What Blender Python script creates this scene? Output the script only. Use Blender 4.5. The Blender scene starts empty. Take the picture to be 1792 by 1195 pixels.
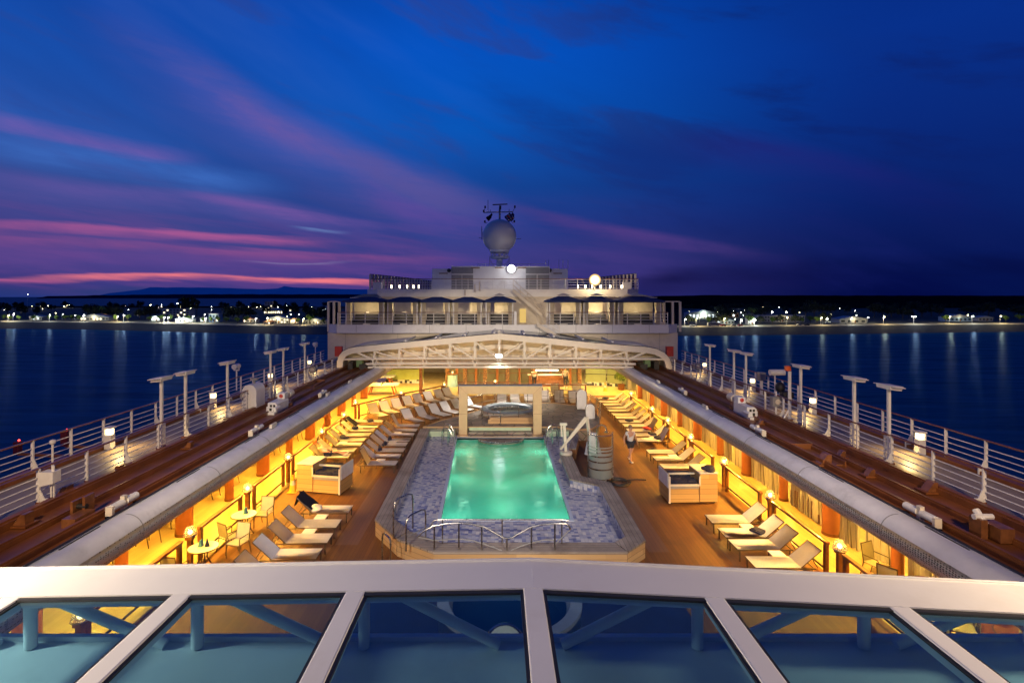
import bpy, bmesh, math, random
from mathutils import Vector, Matrix, Euler
random.seed(7)
PI = math.pi
scene = bpy.context.scene
COL = scene.collection
ORD = ['first','second','third','fourth','fifth','sixth','seventh','eighth','ninth','tenth','eleventh','twelfth','thirteenth',
       'fourteenth','fifteenth','sixteenth','seventeenth','eighteenth','nineteenth','twentieth','twenty-first','twenty-second',
       'twenty-third','twenty-fourth','twenty-fifth','twenty-sixth','twenty-seventh','twenty-eighth','twenty-ninth','thirtieth']
XC = 0.3                                   # centre line of the ship
CAMZ, FPX, VX, VY = 8.0, 950.0, 873.0, 519.0
def at(px, py, h):                         # where a ground point seen at a pixel of the photograph stands, at height h
    Y = FPX*(CAMZ-h)/(py-VY)
    return Vector(((px-VX)*Y/FPX, Y, h))
def S(hexs):
    c = [int(hexs[i:i+2],16)/255 for i in (0,2,4)]
    return tuple(x/12.92 if x <= .04045 else ((x+.055)/1.055)**2.4 for x in c)

# ---------------------------------------------------------------- materials
def newmat(name):
    m = bpy.data.materials.new(name); m.use_nodes = True
    nt = m.node_tree; nt.nodes.clear()
    out = nt.nodes.new('ShaderNodeOutputMaterial')
    return m, nt, out
def node(nt, t, **kw):
    n = nt.nodes.new(t)
    for k, v in kw.items():
        if k in n.inputs: n.inputs[k].default_value = v
        else: setattr(n, k, v)
    return n
def ramp(nt, stops, interp='LINEAR'):
    n = nt.nodes.new('ShaderNodeValToRGB'); cr = n.color_ramp; cr.interpolation = interp
    while len(cr.elements) < len(stops): cr.elements.new(.5)
    for e, (p, c) in zip(cr.elements, stops):
        e.position = p; e.color = (*c, 1) if len(c) == 3 else c
    return n
def mat(name, col, rough=.5, metal=0., var=.12, vs=3., bump=0., bs=40., spec=.5, dirt=None, coat=0.):
    """Principled with a slow tone drift, fine grain and an optional worn or dirty tone in patches"""
    m, nt, out = newmat(name); L = nt.links.new
    b = node(nt, 'ShaderNodeBsdfPrincipled', Metallic=metal)
    b.inputs['Specular IOR Level'].default_value = spec
    b.inputs['Coat Weight'].default_value = coat
    tc = node(nt, 'ShaderNodeTexCoord'); info = node(nt, 'ShaderNodeObjectInfo')
    add = node(nt, 'ShaderNodeVectorMath', operation='ADD'); L(tc.outputs['Object'], add.inputs[0])
    mul = node(nt, 'ShaderNodeMath', operation='MULTIPLY'); mul.inputs[1].default_value = 37.; L(info.outputs['Random'], mul.inputs[0]); L(mul.outputs[0], add.inputs[1])
    n1 = node(nt, 'ShaderNodeTexNoise', Scale=vs, Detail=6., Roughness=.6); L(add.outputs[0], n1.inputs['Vector'])
    lo = tuple(max(0, c*(1-var)) for c in col); hi = tuple(min(1, c*(1+var)) for c in col)
    r = ramp(nt, [(.3, lo), (.7, hi)]); L(n1.outputs['Fac'], r.inputs[0]); src = r.outputs[0]
    if dirt:
        n2 = node(nt, 'ShaderNodeTexNoise', Scale=vs*.6, Detail=8., Roughness=.7); L(add.outputs[0], n2.inputs['Vector'])
        r2 = ramp(nt, [(.55, (0,0,0)), (.72, (.6,.6,.6))]); L(n2.outputs['Fac'], r2.inputs[0])
        mx = node(nt, 'ShaderNodeMix', data_type='RGBA'); L(r2.outputs[0], mx.inputs[0]); L(src, mx.inputs[6]); mx.inputs[7].default_value = (*dirt, 1); src = mx.outputs[2]
    L(src, b.inputs['Base Color'])
    mr = node(nt, 'ShaderNodeMapRange'); mr.inputs[3].default_value = max(.03, rough-.08); mr.inputs[4].default_value = min(1, rough+.1)
    L(n1.outputs['Fac'], mr.inputs[0]); L(mr.outputs[0], b.inputs['Roughness'])
    if bump:
        n3 = node(nt, 'ShaderNodeTexNoise', Scale=bs, Detail=3.); L(tc.outputs['Object'], n3.inputs['Vector'])
        bp = node(nt, 'ShaderNodeBump', Strength=bump, Distance=.01); L(n3.outputs['Fac'], bp.inputs['Height']); L(bp.outputs[0], b.inputs['Normal'])
    L(b.outputs[0], out.inputs[0])
    return m
def emit(name, col, strength, sample=False):
    m, nt, out = newmat(name)
    e = node(nt, 'ShaderNodeEmission', Strength=strength); e.inputs[0].default_value = (*col, 1)
    nt.links.new(e.outputs[0], out.inputs[0])
    m.cycles.emission_sampling = 'AUTO' if sample else 'NONE'
    return m
def planks(name, c0, c1, width=.1, axis=0, rough=.6, gap=.08, gapcol=(.02,.012,.008), length=2.6, dirt=None):
    """boards running along one axis, each board its own tone, dark caulking between them"""
    m, nt, out = newmat(name); L = nt.links.new
    b = node(nt, 'ShaderNodeBsdfPrincipled')
    tc = node(nt, 'ShaderNodeTexCoord'); sp = node(nt, 'ShaderNodeSeparateXYZ'); L(tc.outputs['Object'], sp.inputs[0])
    def M(op, a, bb=None):
        n = node(nt, 'ShaderNodeMath', operation=op)
        for i, v in enumerate((a, bb)):
            if v is None: continue
            if isinstance(v, (int, float)): n.inputs[i].default_value = v
            else: L(v, n.inputs[i])
        return n.outputs[0]
    u, v = sp.outputs[axis], sp.outputs[1 if axis == 0 else 0]
    if axis == 2: v = M('ADD', sp.outputs[0], sp.outputs[1])
    q = M('DIVIDE', u, width); i = M('FLOOR', q); f = M('FRACT', q)
    j = M('FLOOR', M('ADD', M('DIVIDE', v, length), M('MULTIPLY', i, .37)))
    cmb = node(nt, 'ShaderNodeCombineXYZ'); L(i, cmb.inputs[0]); L(j, cmb.inputs[1])
    wn = node(nt, 'ShaderNodeTexWhiteNoise', noise_dimensions='3D'); L(cmb.outputs[0], wn.inputs[0])
    mp = node(nt, 'ShaderNodeMapping'); L(tc.outputs['Object'], mp.inputs[0])
    sc = [1.2, 1.2, 1.2]; sc[axis] = 26.; mp.inputs['Scale'].default_value = sc
    gr = node(nt, 'ShaderNodeTexNoise', Scale=2., Detail=6., Roughness=.65); L(mp.outputs[0], gr.inputs['Vector'])
    t = M('ADD', M('MULTIPLY', wn.outputs[0], .55), M('MULTIPLY', gr.outputs['Fac'], .55))
    r = ramp(nt, [(.1, c0), (.9, c1)]); L(t, r.inputs[0]); src = r.outputs[0]
    if dirt:
        n2 = node(nt, 'ShaderNodeTexNoise', Scale=.7, Detail=8., Roughness=.65); L(tc.outputs['Object'], n2.inputs['Vector'])
        r2 = ramp(nt, [(.5, (0,0,0)), (.68, (.75,.75,.75))]); L(n2.outputs['Fac'], r2.inputs[0])
        mx = node(nt, 'ShaderNodeMix', data_type='RGBA'); L(r2.outputs[0], mx.inputs[0]); L(src, mx.inputs[6]); mx.inputs[7].default_value = (*dirt, 1); src = mx.outputs[2]
    g = M('LESS_THAN', f, gap)
    mx = node(nt, 'ShaderNodeMix', data_type='RGBA'); L(g, mx.inputs[0]); L(src, mx.inputs[6]); mx.inputs[7].default_value = (*gapcol, 1)
    L(mx.outputs[2], b.inputs['Base Color'])
    mr = node(nt, 'ShaderNodeMapRange'); mr.inputs[3].default_value = rough-.12; mr.inputs[4].default_value = rough+.12
    L(gr.outputs['Fac'], mr.inputs[0]); L(mr.outputs[0], b.inputs['Roughness'])
    bp = node(nt, 'ShaderNodeBump', Strength=.25, Distance=.01); L(M('SUBTRACT', M('MULTIPLY', gr.outputs['Fac'], .3), g), bp.inputs['Height']); L(bp.outputs[0], b.inputs['Normal'])
    L(b.outputs[0], out.inputs[0])
    return m
def tiles(name, size, cols, grout, rough=.3):
    m, nt, out = newmat(name); L = nt.links.new
    b = node(nt, 'ShaderNodeBsdfPrincipled', Roughness=rough)
    tc = node(nt, 'ShaderNodeTexCoord')
    dv = node(nt, 'ShaderNodeVectorMath', operation='SCALE'); dv.inputs['Scale'].default_value = 1/size
    of = node(nt, 'ShaderNodeVectorMath', operation='ADD'); of.inputs[1].default_value = (.013, .017, .031)
    L(tc.outputs['Object'], of.inputs[0]); L(of.outputs[0], dv.inputs[0])
    fl = node(nt, 'ShaderNodeVectorMath', operation='FLOOR'); L(dv.outputs[0], fl.inputs[0])
    fr = node(nt, 'ShaderNodeVectorMath', operation='FRACTION'); L(dv.outputs[0], fr.inputs[0])
    wn = node(nt, 'ShaderNodeTexWhiteNoise', noise_dimensions='3D'); L(fl.outputs[0], wn.inputs[0])
    r = ramp(nt, [(i/(len(cols)), c) for i, c in enumerate(cols)], 'CONSTANT'); L(wn.outputs[0], r.inputs[0])
    sp = node(nt, 'ShaderNodeSeparateXYZ'); L(fr.outputs[0], sp.inputs[0])
    mn = node(nt, 'ShaderNodeMath', operation='MINIMUM'); L(sp.outputs[0], mn.inputs[0]); L(sp.outputs[1], mn.inputs[1])
    lt = node(nt, 'ShaderNodeMath', operation='LESS_THAN'); lt.inputs[1].default_value = .06; L(mn.outputs[0], lt.inputs[0])
    mx = node(nt, 'ShaderNodeMix', data_type='RGBA'); L(lt.outputs[0], mx.inputs[0]); L(r.outputs[0], mx.inputs[6]); mx.inputs[7].default_value = (*grout, 1)
    L(mx.outputs[2], b.inputs['Base Color'])
    mr = node(nt, 'ShaderNodeMapRange'); mr.inputs[3].default_value = rough-.1; mr.inputs[4].default_value = rough+.2
    L(wn.outputs[0], mr.inputs[0]); L(mr.outputs[0], b.inputs['Roughness'])
    L(b.outputs[0], out.inputs[0])
    return m
def schlick(nt, f0, normal=None):
    """mirror share by angle, the same from both sides of a sheet"""
    lw = node(nt, 'ShaderNodeLayerWeight', Blend=.5)
    if normal is not None: nt.links.new(normal, lw.inputs['Normal'])
    p = node(nt, 'ShaderNodeMath', operation='POWER'); p.inputs[1].default_value = 5.; nt.links.new(lw.outputs['Facing'], p.inputs[0])
    a = node(nt, 'ShaderNodeMath', operation='MULTIPLY_ADD'); a.inputs[1].default_value = 1-f0; a.inputs[2].default_value = f0; nt.links.new(p.outputs[0], a.inputs[0])
    return a.outputs[0]
def paving(name, cols, grout, scale=1.5):
    """irregular flat stones with pointed joints"""
    m, nt, out = newmat(name); L = nt.links.new
    b = node(nt, 'ShaderNodeBsdfPrincipled', Roughness=.55); tc = node(nt, 'ShaderNodeTexCoord')
    v = node(nt, 'ShaderNodeTexVoronoi', Scale=scale); e = node(nt, 'ShaderNodeTexVoronoi', feature='DISTANCE_TO_EDGE', Scale=scale)
    L(tc.outputs['Object'], v.inputs['Vector']); L(tc.outputs['Object'], e.inputs['Vector'])
    s = node(nt, 'ShaderNodeSeparateColor'); L(v.outputs['Color'], s.inputs[0])
    r = ramp(nt, [(i/(len(cols)-1), c) for i, c in enumerate(cols)]); L(s.outputs[0], r.inputs[0])
    n = node(nt, 'ShaderNodeTexNoise', Scale=9., Detail=6.); L(tc.outputs['Object'], n.inputs['Vector'])
    mx = node(nt, 'ShaderNodeMix', data_type='RGBA', blend_type='OVERLAY'); mx.inputs[0].default_value = .5; L(r.outputs[0], mx.inputs[6]); L(n.outputs['Color'], mx.inputs[7])
    lt = node(nt, 'ShaderNodeMath', operation='LESS_THAN'); lt.inputs[1].default_value = .03; L(e.outputs['Distance'], lt.inputs[0])
    m2 = node(nt, 'ShaderNodeMix', data_type='RGBA'); L(lt.outputs[0], m2.inputs[0]); L(mx.outputs[2], m2.inputs[6]); m2.inputs[7].default_value = (*grout, 1)
    L(m2.outputs[2], b.inputs['Base Color']); bp = node(nt, 'ShaderNodeBump', Strength=.3, Distance=.01); L(n.outputs['Fac'], bp.inputs['Height']); L(bp.outputs[0], b.inputs['Normal'])
    L(b.outputs[0], out.inputs[0]); return m
def glass(name, tint, gloss=.02, body=0., bodycol=(1,1,1), ior=1.45, mixmax=1.):
    """a thin sheet: tinted see-through, mirror at a slant, with some frosting"""
    m, nt, out = newmat(name); L = nt.links.new
    t = node(nt, 'ShaderNodeBsdfTransparent'); t.inputs[0].default_value = (*tint, 1)
    g = node(nt, 'ShaderNodeBsdfGlossy', Roughness=gloss)
    fr = schlick(nt, ((ior-1)/(ior+1))**2)
    base = t.outputs[0]
    if body:
        d = node(nt, 'ShaderNodeBsdfDiffuse'); d.inputs[0].default_value = (*bodycol, 1)
        tr = node(nt, 'ShaderNodeBsdfTranslucent'); tr.inputs[0].default_value = (*bodycol, 1)
        md = node(nt, 'ShaderNodeMixShader', Fac=.4); L(d.outputs[0], md.inputs[1]); L(tr.outputs[0], md.inputs[2])
        mb = node(nt, 'ShaderNodeMixShader', Fac=body); L(base, mb.inputs[1]); L(md.outputs[0], mb.inputs[2]); base = mb.outputs[0]
    mx = node(nt, 'ShaderNodeMixShader'); L(fr, mx.inputs[0]); L(base, mx.inputs[1]); L(g.outputs[0], mx.inputs[2])
    L(mx.outputs[0], out.inputs[0])
    return m

# ---------------------------------------------------------------- mesh builder
class MB:
    def __init__(s): s.bm = bmesh.new()
    def box(s, c, d, rz=0., m=None, bev=0.):
        r = bmesh.ops.create_cube(s.bm, size=1.)
        vs = r['verts']
        M = Matrix.Translation(Vector(c)) @ Matrix.Rotation(rz, 4, 'Z') @ (m.to_4x4() if m else Matrix.Identity(4)) @ Matrix.Diagonal((*d, 1))
        bmesh.ops.transform(s.bm, matrix=M, verts=vs)
        if bev:
            es = {e for v in vs for e in v.link_edges}
            bmesh.ops.bevel(s.bm, geom=list(es), offset=bev, segments=2, affect='EDGES', profile=.6)
        return s
    def bar(s, p0, p1, w, h=None):                     # square bar between two points
        p0, p1 = Vector(p0), Vector(p1); d = p1-p0
        if d.length < 1e-6: return s
        q = d.to_track_quat('X', 'Z').to_matrix()
        return s.box((p0+p1)/2, (d.length, w, h or w), 0, q)
    def cyl(s, p0, p1, r, r2=None, n=10, caps=True):
        p0, p1 = Vector(p0), Vector(p1); d = p1-p0
        if d.length < 1e-6: return s
        M = Matrix.Translation((p0+p1)/2) @ d.to_track_quat('Z', 'Y').to_matrix().to_4x4()
        bmesh.ops.create_cone(s.bm, cap_ends=caps, segments=n, radius1=r, radius2=r if r2 is None else r2, depth=d.length, matrix=M)
        return s
    def tube(s, pts, r, n=8, closed=False):
        pts = [Vector(p) for p in pts]; rings = []
        N = len(pts)
        up = None
        for i, p in enumerate(pts):
            a = pts[(i-1) % N] if (closed or i > 0) else p
            b = pts[(i+1) % N] if (closed or i < N-1) else p
            t = (b-a).normalized()
            if up is None: up = Vector((0,0,1)) if abs(t.z) < .9 else Vector((1,0,0))
            x = t.cross(up)
            if x.length < 1e-4: x = t.cross(Vector((0,1,0)))
            x.normalize(); y = x.cross(t).normalized(); up = y
            rings.append([s.bm.verts.new(p + r*(x*math.cos(2*PI*k/n) + y*math.sin(2*PI*k/n))) for k in range(n)])
        for i in range(N if closed else N-1):
            A, B = rings[i], rings[(i+1) % N]
            for k in range(n): s.bm.faces.new((A[k], A[(k+1) % n], B[(k+1) % n], B[k]))
        if not closed:
            s.bm.faces.new(rings[0][::-1]); s.bm.faces.new(rings[-1])
        return s
    def lathe(s, prof, c=(0,0,0), n=24, a0=0., a1=2*PI):
        c = Vector(c); full = abs(a1-a0-2*PI) < 1e-6; m = n if full else n+1
        rings = [[s.bm.verts.new(c + Vector((r*math.cos(a0+(a1-a0)*k/n), r*math.sin(a0+(a1-a0)*k/n), z))) for k in range(m)] for r, z in prof]
        for A, B in zip(rings, rings[1:]):
            for k in range(n): s.bm.faces.new((A[k], A[(k+1) % m], B[(k+1) % m], B[k]))
        return s
    def prism(s, poly, z0, z1):                        # polygon in plan, extruded upward
        lo = [s.bm.verts.new((x, y, z0)) for x, y in poly]; hi = [s.bm.verts.new((x, y, z1)) for x, y in poly]
        n = len(poly)
        s.bm.faces.new(hi); s.bm.faces.new(lo[::-1])
        for i in range(n): s.bm.faces.new((lo[i], lo[(i+1) % n], hi[(i+1) % n], hi[i]))
        return s
    def extr(s, prof, y0, y1, close=True):             # profile in x-z, extruded along y
        A = [s.bm.verts.new((x, y0, z)) for x, z in prof]; B = [s.bm.verts.new((x, y1, z)) for x, z in prof]
        n = len(prof)
        for i in range(n if close else n-1): s.bm.faces.new((A[i], A[(i+1) % n], B[(i+1) % n], B[i]))
        if close: s.bm.faces.new(A[::-1]); s.bm.faces.new(B)
        return s
    def face(s, pts):
        s.bm.faces.new([s.bm.verts.new(p) for p in pts]); return s
    def fill(s, outer, holes, z):                      # flat polygon with holes
        es = []
        for loop in [outer]+holes:
            vs = [s.bm.verts.new((x, y, z)) for x, y in loop]
            es += [s.bm.edges.new((vs[i], vs[(i+1) % len(vs)])) for i in range(len(vs))]
        bmesh.ops.triangle_fill(s.bm, edges=es, use_beauty=True, use_dissolve=False)
        return s
    def ball(s, c, r, sc=(1,1,1), u=12, v=8):
        M = Matrix.Translation(Vector(c)) @ Matrix.Diagonal((*sc, 1))
        bmesh.ops.create_uvsphere(s.bm, u_segments=u, v_segments=v, radius=r, matrix=M); return s
    def mesh(s, name, smooth=False):
        bmesh.ops.recalc_face_normals(s.bm, faces=s.bm.faces[:])
        me = bpy.data.meshes.new(name); s.bm.to_mesh(me); s.bm.free()
        if smooth:
            me.polygons.foreach_set('use_smooth', [True]*len(me.polygons))
            try: me.set_sharp_from_angle(angle=math.radians(38))
            except Exception: pass
        return me
    def build(s, name, m, parent=None, smooth=False, world=False):
        if world and parent is not None:
            off = Vector((0,0,0)); p = parent
            while p is not None: off += Vector(p.location); p = p.parent
            bmesh.ops.translate(s.bm, vec=-off, verts=s.bm.verts[:])
        me = s.mesh(name, smooth)
        o = bpy.data.objects.new(name, me); me.materials.append(m); COL.objects.link(o)
        if parent is not None: o.parent = parent
        return o
def tag(o, label=None, cat=None, group=None, kind=None):
    if label: o['label'] = label
    if cat: o['category'] = cat
    if group: o['group'] = group
    if kind: o['kind'] = kind
    return o
def thing(name, label, cat, loc=(0,0,0), rz=0., group=None):
    o = bpy.data.objects.new(name, None); COL.objects.link(o)
    o.location = loc; o.rotation_euler = (0,0,rz); o.empty_display_size = .2
    return tag(o, label, cat, group)
def struct(name, mb, m, smooth=False): return tag(mb.build(name, m, None, smooth), kind='structure')
def dup(root, loc, rz=0., label=None, group=None, cat=None):
    r = root.copy(); COL.objects.link(r); r.location = loc; r.rotation_euler = (0,0,rz)
    if label: r['label'] = label
    if group: r['group'] = group
    if cat: r['category'] = cat
    for ch in list(root.children):
        c = ch.copy(); COL.objects.link(c); c.parent = r
        for g in list(ch.children):
            d = g.copy(); COL.objects.link(d); d.parent = c
    return r
LD = {}
def light(kind, loc, power, col, r=.1, parent=None, aim=None, size=None, spread=None, blend=.6, name='lamp_light'):
    key = (kind, power, col, r, size, spread)
    if key not in LD:
        l = bpy.data.lights.new(name, kind); l.energy = power; l.color = col
        if kind == 'AREA':
            l.shape = 'RECTANGLE'; l.size, l.size_y = size
            if spread: l.spread = spread
        else: l.shadow_soft_size = r
        if kind == 'SPOT': l.spot_size = spread; l.spot_blend = blend
        LD[key] = l
    o = bpy.data.objects.new(name, LD[key]); COL.objects.link(o); o.location = loc
    if parent is not None: o.parent = parent
    if aim is not None: o.rotation_euler = (Vector(aim)-Vector(loc)).to_track_quat('-Z', 'Y').to_euler()
    return o
def arc(c, r, a0, a1, n=8, plane='xz'):
    pts = []
    for k in range(n+1):
        a = a0+(a1-a0)*k/n
        p = [c[0], c[1], c[2]]
        i, j = {'xz': (0,2), 'yz': (1,2), 'xy': (0,1)}[plane]
        p[i] += r*math.cos(a); p[j] += r*math.sin(a); pts.append(tuple(p))
    return pts

M = {}
M['white'] = mat('white_paint', (.74,.72,.68), .38, var=.06, vs=1.2, dirt=(.52,.47,.4), bump=.05, bs=14)
M['whitemetal'] = mat('white_metal', (.72,.7,.66), .4, var=.08, vs=4, dirt=(.5,.44,.36))
M['roofcream'] = mat('cream_roof_paint', (.80,.71,.56), .45, var=.06, vs=1.5, dirt=(.62,.53,.4))
M['cream'] = mat('cream_paint', (.66,.58,.46), .5, var=.08, vs=1.5, dirt=(.5,.42,.32))
M['silver'] = mat('dull_silver_paint', (.62,.60,.60), .30, var=.12, vs=1.5, dirt=(.34,.32,.31), bump=.06, bs=9)
M['chrome'] = mat('polished_steel', (.46,.44,.41), .26, 1., var=.06)
M['darkmetal'] = mat('dark_metal', (.05,.045,.04), .45, .6, var=.2)
M['black'] = mat('black_rubber', (.015,.015,.017), .55, var=.3)
M['deckbrown'] = planks('pool_deck_boards', (.125,.045,.008), (.21,.083,.014), .13, 0, .66, .05, (.05,.022,.008), dirt=(.10,.042,.012))
M['gallery'] = planks('gallery_boards', (.40,.30,.13), (.52,.40,.18), .16, 0, .32, .03, (.25,.17,.09))
M['track'] = mat('red_brown_deck_paint', (.21,.070,.018), .42, var=.3, vs=1.4, dirt=(.10,.038,.014), bump=.15, bs=6)
M['runway'] = mat('grey_running_track', (.27,.215,.165), .45, var=.2, vs=1.2, dirt=(.13,.11,.11), bump=.1, bs=30)
M['teak'] = planks('weathered_teak', (.24,.19,.15), (.40,.33,.27), .14, 0, .6, .07, (.05,.04,.03), 3., dirt=(.15,.11,.08))
M['teaky'] = planks('weathered_teak_across', (.24,.19,.15), (.40,.33,.27), .16, 1, .6, .07, (.05,.04,.03), 3., dirt=(.15,.11,.08))
M['teakside'] = planks('varnished_teak_side', (.42,.25,.11), (.60,.38,.18), .16, 2, .5, .06, (.1,.05,.02))
M['cartwood'] = planks('pale_slatted_wood', (.42,.24,.075), (.58,.37,.13), .19, 2, .5, .05, (.16,.09,.04), 4.)
M['handrail'] = mat('varnished_brown_wood', (.20,.075,.025), .35, var=.35, vs=6, coat=.3)
M['column'] = mat('orange_brown_column', (.36,.12,.035), .4, var=.15, vs=2)
M['stone'] = paving('grey_crazy_paving', [(.15,.115,.085),(.24,.19,.145),(.19,.15,.12),(.30,.245,.19)], (.07,.055,.045))
M['sand'] = mat('beige_cladding', (.56,.37,.20), .5, var=.07, vs=2.2, dirt=(.46,.30,.16))
M['tile'] = tiles('blue_mosaic_tiles', .125, [S('7c80a0'), S('b4b1b4'), S('9697ac'), S('c4c0be'), S('a2a2b2'), S('656c96'), S('bdbabc'), S('a8a8b4')], S('858796'), .35)
M['basin'] = tiles('pale_pool_tiles', .2, [(.26,.51,.46), (.29,.55,.49), (.24,.48,.44)], (.2,.43,.38), .3)
M['sling'] = mat('white_mesh_sling', (.76,.73,.71), .75, var=.05, vs=5, bump=.2, bs=220)
M['slingedge'] = mat('bronze_frame', (.12,.09,.06), .4, .7, var=.2)
M['navy'] = mat('navy_towel', (.016,.017,.045), .95, var=.35, vs=9, bump=.6, bs=60)
M['red'] = mat('red_cloth', (.42,.03,.03), .9, var=.2)
M['canopy'] = mat('navy_canvas', (.02,.035,.11), .85, var=.2, vs=2, bump=.2, bs=30)
M['yellow'] = mat('yellow_plastic', (.8,.45,.03), .4, var=.1)
M['redpaint'] = mat('red_paint', (.45,.03,.02), .4, var=.15)
M['orange'] = mat('orange_paint', (.75,.13,.03), .4, var=.15)
M['greenpanel'] = mat('green_panel', (.36,.42,.12), .4, var=.1)
M['vent'] = mat('grey_louvre', (.26,.25,.24), .6, var=.1)
M['skin'] = mat('skin', (.45,.25,.17), .55, var=.08)
M['hair'] = mat('grey_brown_hair', (.12,.09,.07), .7, var=.3)
M['cloth_white'] = mat('white_cloth', (.6,.58,.56), .85, var=.08)
M['cloth_dark'] = mat('dark_cloth', (.03,.03,.04), .85, var=.2)
M['blueprint'] = mat('blue_card', (.10,.33,.52), .5, var=.1)
M['teal'] = mat('pale_blue_enamel', (.35,.55,.60), .35, var=.08)
M['paneglass'] = glass('blue_tinted_glass', (.36,.56,.68), .015, .03, (.03,.14,.34), 1.5)
M['clear'] = glass('clear_glass', (.85,.9,.88), .03)
M['frost'] = glass('frosted_glass', (.8,.8,.78), .3, .75, (.62,.6,.56))
M['dome'] = glass('lamp_glass', (.95,.9,.8), .08, .25, (.9,.8,.6))
M['darkglass'] = glass('dark_glass', (.2,.25,.3), .03)
M['warmglass'] = glass('etched_glass', (.62,.62,.5), .2, .5, (.42,.4,.3))
WARM = (1., .50, .055); WARM2 = (1., .70, .34); COOL = (.82,.9,1.)
M['bulb'] = emit('warm_bulb', (1., .74, .36), 6.)
M['bulbhot'] = emit('deck_lamp_lens', (1., .74, .34), 7.)
M['flood_warm'] = emit('warm_floodlight_lens', (1., .78, .42), 2.6)
M['flood_cool'] = emit('cool_floodlight_lens', (.85,.9,1.), 45.)
# ---------------------------------------------------------------- camera
cam = bpy.data.cameras.new('camera'); cam.sensor_width = 36.; cam.lens = 36.*FPX/1792.
cam.shift_x = (896-VX)/1792.; cam.shift_y = (VY-597.5)/1792.
cam.clip_start = .1; cam.clip_end = 60000.
co = bpy.data.objects.new('camera', cam); COL.objects.link(co); co.location = (0,0,CAMZ); co.rotation_euler = (PI/2,0,0)
scene.camera = co
vs = scene.view_settings; vs.view_transform = 'Standard'; vs.look = 'None'; vs.exposure = 0.; vs.gamma = 1.
scene.render.engine = 'CYCLES'
cy = scene.cycles
cy.max_bounces = 7; cy.diffuse_bounces = 3; cy.glossy_bounces = 3; cy.transmission_bounces = 4; cy.transparent_max_bounces = 14
cy.sample_clamp_indirect = 2.5; cy.sample_clamp_direct = 0; cy.caustics_reflective = False; cy.caustics_refractive = False
cy.use_denoising = True; cy.use_light_tree = True; cy.blur_glossy = .5

# ---------------------------------------------------------------- dusk sky
w = bpy.data.worlds.new('World'); scene.world = w; w.use_nodes = True
nt = w.node_tree; nt.nodes.clear(); L = nt.links.new
def Mt(op, a, b=None, c=None):
    n = node(nt, 'ShaderNodeMath', operation=op)
    for i, v in enumerate((a, b, c)):
        if v is None: continue
        if isinstance(v, (int, float)): n.inputs[i].default_value = v
        else: L(v, n.inputs[i])
    return n.outputs[0]
def mixc(f, a, b, mode='MIX'):
    n = node(nt, 'ShaderNodeMix', data_type='RGBA', blend_type=mode)
    for i, v in ((0, f), (6, a), (7, b)):
        if isinstance(v, (int, float)): n.inputs[i].default_value = v
        elif isinstance(v, tuple): n.inputs[i].default_value = (*v, 1)
        else: L(v, n.inputs[i])
    return n.outputs[2]
tc = node(nt, 'ShaderNodeTexCoord'); sp = node(nt, 'ShaderNodeSeparateXYZ'); L(tc.outputs['Generated'], sp.inputs[0])
X, Y, Z = sp.outputs
az = Mt('ARCTAN2', X, Y)                                   # 0 over the far end of the ship, positive to the dark side
el = Mt('ARCTAN2', Z, Mt('SQRT', Mt('ADD', Mt('MULTIPLY', X, X), Mt('MULTIPLY', Y, Y))))
elp = Mt('MAXIMUM', el, 0.)
def AE(px, py):                                            # direction of a place in the sky
    a = math.atan2(px-VX, FPX); return a, math.atan2(VY-py, math.hypot(px-VX, FPX))
def vr(stops):                                             # tone by height above the horizon (radians)
    r = ramp(nt, [(min(1, e/.8), S(c)) for e, c in stops]); L(Mt('DIVIDE', elp, .8), r.inputs[0]); return r.outputs[0]
left = vr([(0,'1c357c'),(.02,'2c3278'),(.05,'443c88'),(.10,'3a3c86'),(.17,'2a4690'),(.24,'2250a6'),(.33,'144eac'),(.45,'0a46a8'),(.8,'0a2468')])
mid  = vr([(0,'14286c'),(.03,'283078'),(.07,'2e387f'),(.13,'243a8a'),(.20,'104496'),(.30,'0256ba'),(.42,'0054c4'),(.55,'0044ac'),(.8,'062c72')])
right= vr([(0,'030a40'),(.03,'040e4a'),(.08,'071858'),(.15,'061f68'),(.25,'06287a'),(.38,'052f8a'),(.5,'042a80'),(.8,'051448')])
def sstep(x, a, b):
    n = node(nt, 'ShaderNodeMapRange', interpolation_type='SMOOTHSTEP'); n.inputs[1].default_value = a; n.inputs[2].default_value = b
    L(x, n.inputs[0]); return n.outputs[0]
col = mixc(sstep(az, -.62, -.02), left, mid)
col = mixc(sstep(az, -.10, .66), col, right)
# cirrus: long noise drawn out along slanting lines
def cnoise(sa, se, slant, det=6., rough=.6, off=0.):
    c = node(nt, 'ShaderNodeCombineXYZ')
    L(Mt('ADD', Mt('MULTIPLY', az, sa), off), c.inputs[0]); L(Mt('MULTIPLY', Mt('ADD', el, Mt('MULTIPLY', az, slant)), se), c.inputs[1])
    n = node(nt, 'ShaderNodeTexNoise', Scale=1., Detail=det, Roughness=rough); n.inputs['Distortion'].default_value = .25
    L(c.outputs[0], n.inputs['Vector']); return n.outputs['Fac']
nA = cnoise(1.6, 7., .42, 4., .5); nB = cnoise(3., 30., .10, off=4.); nC = cnoise(5., 60., .06, off=9.)
col = mixc(Mt('MULTIPLY', sstep(nA, .45, .75), .28), col, S('0c2a74'))
col = mixc(Mt('MULTIPLY', Mt('MULTIPLY', sstep(nA, .52, .30), sstep(az, .3, -.5)), .16), col, S('4a6fc4'))
nD = cnoise(2.6, 9.5, .24, 7., .6, 17.)
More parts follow.
